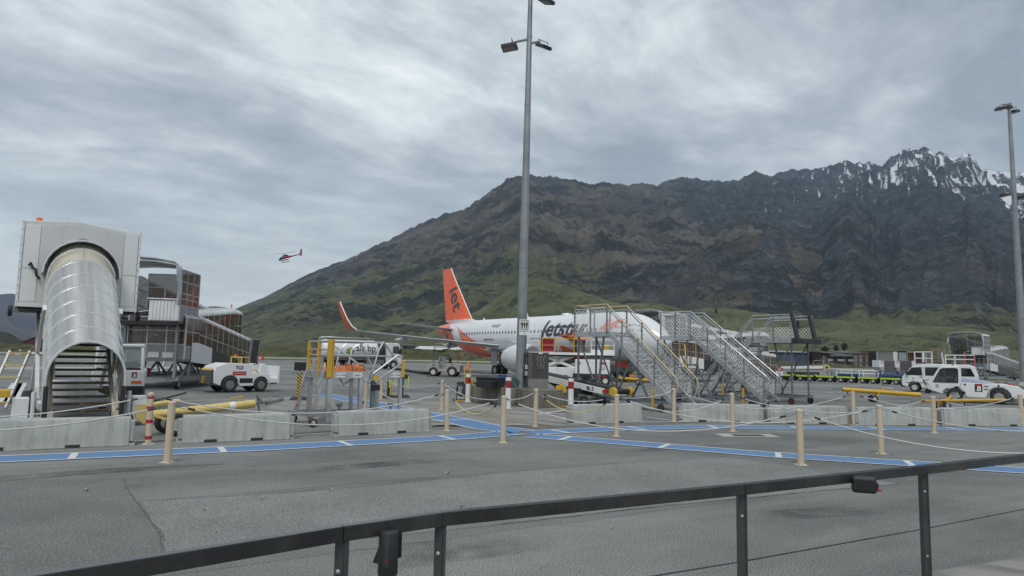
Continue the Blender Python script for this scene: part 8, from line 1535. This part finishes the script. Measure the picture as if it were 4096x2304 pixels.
# local x forward
def hs_(secs, name, m, sm=60):
    n = 14; vv = []
    for x, zc, hw, hh in secs:
        for i in range(n): a_ = 2 * math.pi * i / n; vv.append((x, hw * math.cos(a_), zc + hh * math.sin(a_)))
    q = MB(); q.add(vv, [(k * n + i, k * n + (i + 1) % n, (k + 1) * n + (i + 1) % n, (k + 1) * n + i) for k in range(len(secs) - 1) for i in range(n)] + [tuple(range(n)), tuple(range((len(secs) - 1) * n, len(secs) * n))]); return q.build(name, m, he, sm)
hs_([(3.1, -0.55, 0.1, 0.1), (2.8, -0.45, 0.5, 0.4), (2.2, -0.2, 0.85, 0.75), (1.2, 0.05, 1.0, 0.98), (0.3, 0.1, 1.0, 1.0)], 'canopy', hblu); hs_([(2.95, -0.72, 0.2, 0.12), (2.0, -0.72, 0.86, 0.34), (0.3, -0.62, 1.02, 0.48), (-0.8, -0.5, 0.8, 0.4), (-1.8, 0.0, 0.35, 0.2)], 'belly', whiteclean)
hs_([(0.5, 0.1, 0.98, 0.9), (-0.6, 0.2, 0.85, 0.7), (-1.8, 0.35, 0.5, 0.42), (-3.5, 0.5, 0.3, 0.26), (-6.2, 0.75, 0.18, 0.17)], 'tail_boom', hred); hs_([(1.2, 0.95, 0.35, 0.2), (0.3, 1.15, 0.5, 0.32), (-0.9, 1.1, 0.45, 0.28), (-1.4, 0.9, 0.3, 0.2)], 'engine_cowl', hblu)
q = MB(); q.prism([(-6.1, 0.45), (-6.5, 0.1), (-7.2, 0.15), (-7.6, 0.8), (-7.5, 1.5), (-7.9, 3.0), (-7.2, 3.0), (-6.7, 1.6), (-6.2, 1.2)], -0.12, 0.12); fn = q.build('tail_fin', hred, he, 0, 0.03); q = MB(); q.lathe([(0, 0.42), (0.26, 0.42)], (-6.85, -0.13, 0.8), (0, 1, 0), 18); q.build('fan_duct', mat('fan_pale', (0.42, 0.38, 0.38), 0.5), fn)
q = MB(); q.cyl((0, 0, 1.2), (0, 0, 1.85), 0.14, n=10); q.lathe([(0, 0.3), (0.15, 0.3)], (0, 0, 1.8), (0, 0, 1), 12); q.build('rotor_hub', black, he)
for k in range(3): a_ = R_(32 + 120 * k); q = MB(); d = Vector((math.cos(a_), math.sin(a_), 0.07)); q.bar((0, 0, 1.9), Vector((0, 0, 1.9)) + d * 5.35, 0.35, 0.05, (0, 0, 1)); q.build('rotor_blade', black, he, 0)
for y in (-1.0, 1.0):
    q = MB(); q.path([(2.0, y, -1.7), (1.7, y, -1.82), (-1.2, y, -1.82), (-1.3, y * 0.9, -1.5)], 0.07, 6); q.build('skid', alud, he, 60)
    for x in (1.3, -0.9): q = MB(); q.path([(x, y * 0.6, -0.9), (x, y, -1.82)], 0.07, 6); q.build('skid_leg', alud, he, 60)
# ------------------------------------------------------------------ buildings beyond the runway
def bld(name, label, P, rz, W, D, H, m, cat='building'):
    t = thing(name, label, cat, P, rz); q = MB(); q.box(-W / 2, W / 2, 0, D, -1.0, H); q.build('wall', m, t, 0); return t
def px_b(u0, u1, vt, Y): a, b = T(u0, vt, Y), T(u1, vt, Y); return (a.x + b.x) / 2, abs(b.x - a.x), (a.z + b.z) / 2
# red barn at the left
x, W, H = px_b(92, 196, 1364, 330); t = thing('barn', 'dark red barn with cupola at the far left', 'barn', (x, 330, 0)); q = MB(); q.prism([(-W / 2, -1), (W / 2, -1), (W / 2, H - 0.6), (0, H + 2.0), (-W / 2, H - 0.6)], 0, 12); q.build('wall', mat('barn_red', (0.075, 0.022, 0.026), 0.8, 0, 0.15, 0.4), t, 0); q = MB()
for sd in (-1, 1): q.hexa([(0, -0.4, H + 2.02), (sd * (W / 2 + 0.5), -0.4, H - 0.75), (sd * (W / 2 + 0.5), 12.4, H - 0.75), (0, 12.4, H + 2.02)], [(0, -0.4, H + 2.3), (sd * (W / 2 + 0.5), -0.4, H - 0.47), (sd * (W / 2 + 0.5), 12.4, H - 0.47), (0, 12.4, H + 2.3)])
rf = q.build('roof', mat('barn_roof', (0.13, 0.08, 0.09), 0.7), t, 0); q = MB(); q.box(-1.1, 1.1, 1, 3, H + 1.5, H + 3.2); q.build('cupola', MATS['barn_red'], rf, 0); q = MB(); q.hexa([(-1.5, 0.6, H + 3.2), (1.5, 0.6, H + 3.2), (1.5, 3.4, H + 3.2), (-1.5, 3.4, H + 3.2)], [(-0.4, 1.6, H + 4.0), (0.4, 1.6, H + 4.0), (0.4, 2.4, H + 4.0), (-0.4, 2.4, H + 4.0)]); q.build('cupola_roof', MATS['barn_roof'], rf, 0)
def shed(u0, u1, vt, vr, Y, label, wm, rm, n=0):
    x, W, H = px_b(u0, u1, vt, Y); zr = T((u0 + u1) / 2, vr, Y).z; t = thing('hangar', label, 'hangar', (x, Y, 0)); q = MB(); q.box(-W / 2, W / 2, 0, 22, -1, H); q.build('wall', wm, t, 0); q = MB(); q.hexa([(-W / 2 - 0.6, -0.8, H + 0.002), (W / 2 + 0.6, -0.8, H + 0.002), (W / 2 + 0.6, 22.8, H + 0.002), (-W / 2 - 0.6, 22.8, H + 0.002)], [(-W / 2 + W * 0.04, -0.6, H + 0.4), (W / 2 - W * 0.04, -0.6, H + 0.4), (W / 2 - W * 0.05, 15, zr), (-W / 2 + W * 0.05, 15, zr)]); q.build('roof', rm, t, 0)
    for k in range(n): q = MB(); w_ = W / n; q.box(-W / 2 + k * w_ + 0.15 * w_, -W / 2 + (k + 1) * w_ - 0.15 * w_, -0.12, 0.0, -0.5, H * 0.82); q.build('hangar_door', mat('door_' + label[:6], tuple(c * 0.6 for c in (0.10, 0.13, 0.2)), 0.6), t, 0)
    return t
shed(1612, 1640, 1382, 1376, 372, 'dark small shed behind the fuel tanker cab', mat('dark_shed', (0.035, 0.038, 0.042), 0.7), mat('dark_roof', (0.07, 0.075, 0.08), 0.6)); shed(1650, 1900, 1399, 1385, 370, 'long low shed with pale roof behind the tow tractor', mat('beige_shed', (0.26, 0.22, 0.18), 0.8), mat('pale_roof', (0.55, 0.56, 0.55), 0.6)); shed(1850, 2110, 1402, 1380, 385, 'brown shed behind the airliner belly', mat('brown_shed', (0.09, 0.075, 0.06), 0.8), mat('grey_brown_roof', (0.18, 0.165, 0.15), 0.7), 0)
shed(2960, 3232, 1408, 1400, 340, 'dark blue hangar seen under the bumper stairs', mat('blue_hangar', (0.045, 0.065, 0.105), 0.6, 0, 0.15, 0.2), mat('blue_grey_roof', (0.24, 0.26, 0.28), 0.6), 5)
# hotel: brick wings with balconies and windows
hb_ = mat('dark_brick', (0.075, 0.048, 0.042), 0.85, 0, 0.15, 0.5); wfr = mat('window_frame_white', (0.48, 0.47, 0.45), 0.6); wgl = mat('window_glass', (0.06, 0.075, 0.085), 0.12); slate = mat('slate_roof', (0.16, 0.17, 0.185), 0.6); balc = mat('balcony_rail', (0.28, 0.29, 0.30), 0.5)
YH = 330.0
def wing(t, u0, u1, vt0, vt1, m, Y, zb=-1.0, depth=14, name='wall'):
    a0, a1 = T(u0, vt0, Y), T(u1, vt1, Y); ox = t.location.x; oy = t.location.y
    q = MB(); q.hexa([(a0.x - ox, Y - oy, zb), (a1.x - ox, Y - oy, zb), (a1.x - ox, Y - oy + depth, zb), (a0.x - ox, Y - oy + depth, zb)], [(a0.x - ox, Y - oy, a0.z), (a1.x - ox, Y - oy, a1.z), (a1.x - ox, Y - oy + depth, a1.z), (a0.x - ox, Y - oy + depth, a0.z)]); return q.build(name, m, t, 0)
def win(t, u0, u1, v0, v1, Y, m=None):
    a, b = T(u0, v0, Y), T(u1, v1, Y); ox, oy = t.location.x, t.location.y; q = MB(); q.box(a.x - ox, b.x - ox, Y - oy - 0.25, Y - oy + 0.02, b.z, a.z); f = q.build('window', wfr, t, 0); w_ = (b.x - a.x); h_ = a.z - b.z; q = MB()
    q.box(a.x - ox + w_ * 0.14, b.x - ox - w_ * 0.14, Y - oy - 0.28, Y - oy - 0.252, b.z + h_ * 0.12, a.z - h_ * 0.1); q.build('pane', m or wgl, f, 0); return f
cxh = T(3420, 1440, YH).x; ht = thing('hotel', 'dark brick hotel with balconies beyond the runway', 'building', (cxh, YH, 0))
wing(ht, 3281, 3350, 1405, 1412, hb_, YH); wing(ht, 3350, 3408, 1424, 1421, mat('dark_recess', (0.05, 0.048, 0.047), 0.8), YH + 1.2, name='balcony_wall'); wing(ht, 3408, 3487, 1414, 1406, hb_, YH - 0.5); wing(ht, 3487, 3553, 1424, 1412, mat('grey_wall', (0.11, 0.11, 0.11), 0.8), YH + 1.0, name='balcony_wall')
for (u0, u1, v0, v1, Y) in ((3279, 3382, 1403, 1416, YH - 1.5), (3322, 3410, 1419, 1419, YH - 1.8), (3486, 3555, 1415, 1413, YH - 1.5), (3368, 3412, 1407, 1407, YH + 4)):
    a, b = T(u0, v0, Y), T(u1, v1, Y); ox, oy = cxh, YH; q = MB(); q.hexa([(a.x - ox, Y - oy, a.z - 0.7), (b.x - ox, Y - oy, b.z - 0.7), (b.x - ox, Y - oy + 15, b.z - 0.2), (a.x - ox, Y - oy + 15, a.z - 0.2)], [(a.x - ox, Y - oy, a.z), (b.x - ox, Y - oy, b.z), (b.x - ox, Y - oy + 15, b.z + 0.5), (a.x - ox, Y - oy + 15, a.z + 0.5)]); q.build('roof', slate, ht, 0)
for (u0, u1, v0, v1, dY) in ((3292, 3301, 1423, 1437, 0), (3292, 3301, 1440, 1455, 0), (3334, 3342, 1423, 1440, 1.2), (3311, 3322, 1440, 1456, 0), (3334, 3342, 1443, 1457, 1.2), (3353, 3362, 1441, 1460, 1.2), (3375, 3384, 1424, 1440, 1.2), (3375, 3384, 1441, 1460, 1.2), (3395, 3404, 1441, 1460, 1.2), (3418, 3428, 1424, 1440, -0.5), (3418, 3428, 1441, 1459, -0.5), (3438, 3448, 1422, 1440, -0.5), (3438, 3448, 1442, 1464, -0.5), (3463, 3470, 1424, 1440, -0.5), (3463, 3470, 1442, 1464, -0.5), (3493, 3500, 1428, 1442, 1.0), (3493, 3500, 1446, 1464, 1.0), (3511, 3518, 1428, 1442, 1.0), (3511, 3518, 1446, 1466, 1.0), (3529, 3537, 1428, 1442, 1.0), (3529, 3537, 1446, 1468, 1.0), (3543, 3550, 1430, 1444, 1.0), (3543, 3550, 1446, 1468, 1.0)): win(ht, u0, u1, v0, v1, YH + dY)
for (u0, u1, v) in ((3304, 3326, 1435), (3344, 3370, 1436), (3386, 3408, 1437), (3304, 3330, 1452), (3500, 3552, 1440), (3500, 3552, 1458)):
    a, b = T(u0, v, YH), T(u1, v, YH); q = MB(); q.box(a.x - cxh, b.x - cxh, -1.6, -1.5, a.z - 1.0, a.z); q.build('balcony_rail', balc, ht, 0)
for u in (3498, 3517, 3538): a, b = T(u, 1424, YH), T(u + 5, 1466, YH); q = MB(); q.box(a.x - cxh, b.x - cxh, -1.2, 0.9, b.z, a.z); q.build('pale_pier', mat('pale_pier', (0.4, 0.4, 0.39), 0.7), ht, 0)
for u in (3365, 3398): a, b = T(u, 1441, YH), T(u + 9, 1456, YH); q = MB(); q.box(a.x - cxh, b.x - cxh, -0.9, 0.5, b.z, a.z); q.build('ivy_panel', mat('ivy_green', (0.09, 0.11, 0.02), 0.9), ht, 0)
# modern block with white fins
YM = 322.0; cxm = T(3600, 1440, YM).x; mo = thing('office_block', 'white finned modern building right of the brick hotel', 'building', (cxm, YM, 0)); finw = mat('white_fin', (0.62, 0.63, 0.63), 0.6); darkc = mat('dark_cladding', (0.035, 0.037, 0.042), 0.6)
wing(mo, 3506, 3630, 1403, 1402, darkc, YM + 1.0, zb=T(3560, 1452, YM).z, depth=16); wing(mo, 3553, 3690, 1452, 1452, darkc, YM + 1.2, depth=16)
wing(mo, 3632, 3690, 1410, 1409, mat('rust_brown_cladding', (0.11, 0.045, 0.03), 0.7), YM + 1.0, zb=T(3660, 1452, YM).z, name='brown_wing'); wing(mo, 3690, 3722, 1407, 1407, darkc, YM + 2.0, zb=-1, name='end_wing')
a, b = T(3573, 1406, YM), T(3592, 1450, YM); q = MB(); q.box(a.x - cxm, b.x - cxm, 0.2, 1.0, b.z, a.z); q.build('sign_panel', finw, mo, 0); a, b = T(3596, 1409, YM), T(3628, 1448, YM); q = MB(); q.box(a.x - cxm, b.x - cxm, 0.4, 1.0, b.z, a.z); q.build('glazed_bay', mat('pale_blind_glass', (0.26, 0.28, 0.30), 0.3), mo, 0)
for u0, u1, v0, v1, st_ in ((3510, 3572, 1405, 1450, 5.2), (3555, 3600, 1452, 1468, 6.0), (3612, 3690, 1452, 1476, 5.2), (3694, 3722, 1408, 1478, 5.5), (3630, 3632, 1403, 1450, 5)):
    u = u0
    while u <= u1: a, b = T(u, v0, YM), T(u + 1.9, v1, YM); q = MB(); q.box(a.x - cxm, b.x - cxm, 0.0, 1.0, b.z, a.z); q.build('fin', finw, mo, 0); u += st_
u = 3648
while u < 3690: a, b = T(u, 1412, YM), T(u + 2.2, 1450, YM); q = MB(); q.box(a.x - cxm, b.x - cxm, 0.4, 1.0, b.z, a.z); q.build('fin', mat('brown_fin', (0.14, 0.08, 0.06), 0.7), mo, 0); u += 6
for u0, u1, v in ((3507, 3632, 1403), (3553, 3645, 1452), (3632, 3692, 1409), (3690, 3724, 1407)): a, b = T(u0, v - 1.5, YM), T(u1, v + 1.2, YM); q = MB(); q.box(a.x - cxm, b.x - cxm, -0.1, 1.2, b.z, a.z); q.build('roof_edge', finw, mo, 0)
x, W, H = px_b(3768, 3812, 1440, 345); t = bld('cottage', 'small dark house behind the service stands', (x, 345, 0), 0, W, 10, H - 1.5, mat('cottage_grey', (0.08, 0.085, 0.08), 0.8)); q = MB(); q.prism([(-W / 2 - 0.5, H - 1.5), (W / 2 + 0.5, H - 1.5), (W / 2 - 1.0, H + 0.6), (-W / 2 + 1.0, H + 0.6)], -0.5, 10.5); q.build('roof', mat('cottage_roof', (0.05, 0.05, 0.055), 0.7), t, 0)
for x_ in (-W * 0.25, W * 0.2): q = MB(); q.box(x_ - 0.6, x_ + 0.6, -0.08, 0.0, 1.0, 2.6); q.build('window', wfr, t, 0)
# ------------------------------------------------------------------ trees and lamp columns
lf = pmat('leaf_foliage', lambda t: {'Base Color': t.mix(t.noise(t.n('TexCoord', out=3), 0.9, 3), (0.016, 0.024, 0.012), (0.05, 0.062, 0.028)), 'Roughness': 0.9})
lf2 = pmat('spring_foliage', lambda t: {'Base Color': t.mix(t.noise(t.n('TexCoord', out=3), 0.9, 3), (0.06, 0.07, 0.018), (0.14, 0.13, 0.035)), 'Roughness': 0.9})
bark = mat('bark', (0.07, 0.055, 0.042), 0.9)
def tree(P, h, w, conifer, label, m, n=900, group='trees beyond the runway'):
    t = thing('tree', label, 'tree', P, 0, group); q = MB(); q.cyl((0, 0, -1), (0, 0, h * (0.85 if conifer else 0.55)), 0.06 * w + 0.05, 0.03, 7)
    for k in range(6): a_ = random.random() * 6.28; z = h * random.uniform(0.25, 0.6); q.cyl((0, 0, z), (math.cos(a_) * w * 0.35, math.sin(a_) * w * 0.35, z + h * 0.15), 0.025 * w, 0.01, 5)
    q.build('trunk', bark, t); vv = []; ff = []
    for k in range(n):
        z = random.random() ** (1.4 if conifer else 0.9); R0 = (1 - z) ** 0.85 * w / 2 * (0.75 + 0.35 * math.sin(z * 40)) if conifer else w / 2 * math.sqrt(max(0.05, 1 - (2 * z - 0.95) ** 2)) * (0.75 + 0.35 * math.sin(k * 0.37))
        a_ = random.random() * 6.28; r = R0 * random.random() ** 0.4; c = Vector((math.cos(a_) * r, math.sin(a_) * r, h * (0.12 + 0.88 * z))); s_ = w * random.uniform(0.035, 0.08); e1 = Vector((random.gauss(0, 1), random.gauss(0, 1), random.gauss(0, 0.6))).normalized() * s_; e2 = Vector((random.gauss(0, 1), random.gauss(0, 1), random.gauss(0, 0.6))).normalized() * s_
        i = len(vv); vv += [tuple(c - e1), tuple(c + e2), tuple(c + e1), tuple(c - e2 * 0.7)]; ff.append((i, i + 1, i + 2, i + 3))
    me = bpy.data.meshes.new('crown'); me.from_pydata(vv, [], ff); link('crown', me, m, t, 0); return t
def tree_at(u, vt, vb_, Y, w_px, con, label, m): a, b = T(u, vt, Y), T(u, vb_, Y); tree((b.x, Y, b.z - 0.5), a.z - b.z + 0.5, w_px / FPX * Y, con, label, m)
tree_at(2864, 1232, 1254, 930, 20, True, 'lone dark conifer on the ridge above the silver railed stairs', lf); tree_at(3192, 1272, 1325, 700, 30, True, 'dark conifer behind the bumper stairs deck', lf)
tree_at(3082, 1420, 1448, 318, 26, False, 'yellow green bush left of the blue hangar', lf2); tree_at(3112, 1432, 1449, 316, 20, False, 'small yellow green bush in front of the blue hangar', lf2)
tree_at(172, 1382, 1402, 285, 34, False, 'round dark bush in front of the red barn', lf)
for k, (u, v) in enumerate(((3260, 1440), (3228, 1452), (3600, 1490), (3020, 1420), (3345, 1400), (3378, 1394), (3300, 1402))): tree_at(u, v - 16 - 3 * (k % 3), v + 6, 345 + 12 * k, 26 + 5 * (k % 4), False, 'dark shrub on the far bank, ' + ('left of the brick hotel', 'at the foot of the brick hotel', 'right of the containers', 'left of the blue hangar roof', 'behind the hotel roof, middle one', 'behind the hotel roof, right one', 'behind the hotel roof, left one')[k], lf)
def lamp_col(u, vt, vb_, Y, side, label):
    a, b = T(u, vt, Y), T(u, vb_, Y); t = thing('street_lamp', label, 'street lamp', (b.x, Y, b.z - 0.5), 0, 'street lamps beyond the runway'); h = a.z - b.z + 0.5; q = MB(); q.path([(0, 0, 0), (0, 0, h * 0.92), (side * 0.25, 0, h * 0.98), (side * 1.3, 0, h)], 0.11, 6); q.build('column', galv, t, 60); q = MB(); q.box(side * 1.1, side * 2.0, -0.2, 0.2, h - 0.12, h + 0.06) if side > 0 else q.box(side * 2.0, side * 1.1, -0.2, 0.2, h - 0.12, h + 0.06); q.build('lantern', galv, t, 0)
lamp_col(1632, 1360, 1402, 365, -1, 'street lamp right of the fuel tanker, curving left'); lamp_col(1736, 1356, 1402, 365, -1, 'street lamp above the pale roofed shed'); lamp_col(1826, 1368, 1404, 365, -1, 'street lamp beside the black fuel hose'); lamp_col(1412, 1350, 1400, 365, 1, 'street lamp behind the tanker tank'); lamp_col(1507, 1345, 1395, 365, -1, 'street lamp behind the tanker walkway')
# airfield fittings on the grass
for k, (u, v, Y, w_, lab) in enumerate(((55, 1418, 152, 3.0, 'white marker board with red centre on the grass at the left edge'), (149, 1409, 175, 2.6, 'white marker board with red centre on the grass in front of the barn'), (3278, 1473, 205, 2.2, 'white marker board on the grass right of the bumper stairs'))):
    p = T(u, v, Y); t = thing('marker_board', lab, 'marker', (p.x, Y, 0)); q = MB(); q.box(-w_ / 2, w_ / 2, -0.2, 0.2, 0.05, 0.55); q.build('board', inkwhite, t, 0); q = MB(); q.box(-w_ * 0.12, w_ * 0.12, -0.21, -0.202, 0.06, 0.54); q.build('red_centre', inkred, t, 0)
p = T(81, 1412, 160); t = thing('approach_light', 'small white approach light post on the grass at the left', 'light', (p.x, 160, 0)); q = MB(); q.cyl((0, 0, 0), (0, 0, 0.9), 0.09, n=8); q.build('post', white, t); q = MB(); q.cyl((0, 0, 0.9), (0, 0, 1.15), 0.3, n=10); q.build('lamp_head', white, t)
# perimeter fence posts with wires
fp = thing('perimeter_fence', 'thin wire perimeter fence along the far edge of the grass', 'fence', (0, 280, 0)); q0_ = None
for k in range(70):
    x = -125 + k * 4.4
    if q0_ is None: q = MB(); q.cyl((0, 0, -0.2), (0, 0, 2.2), 0.045, n=5); q0_ = q.build('post', alud, fp); q0_.location = (x, 0, 0)
    else: twin(q0_, fp, (x, 0, 0))
for z in (0.8, 1.5, 2.15): q = MB(); q.bar((-125, 0, z), (180, 0, z), 0.03, 0.03); q.build('wire', alud, fp, 0)
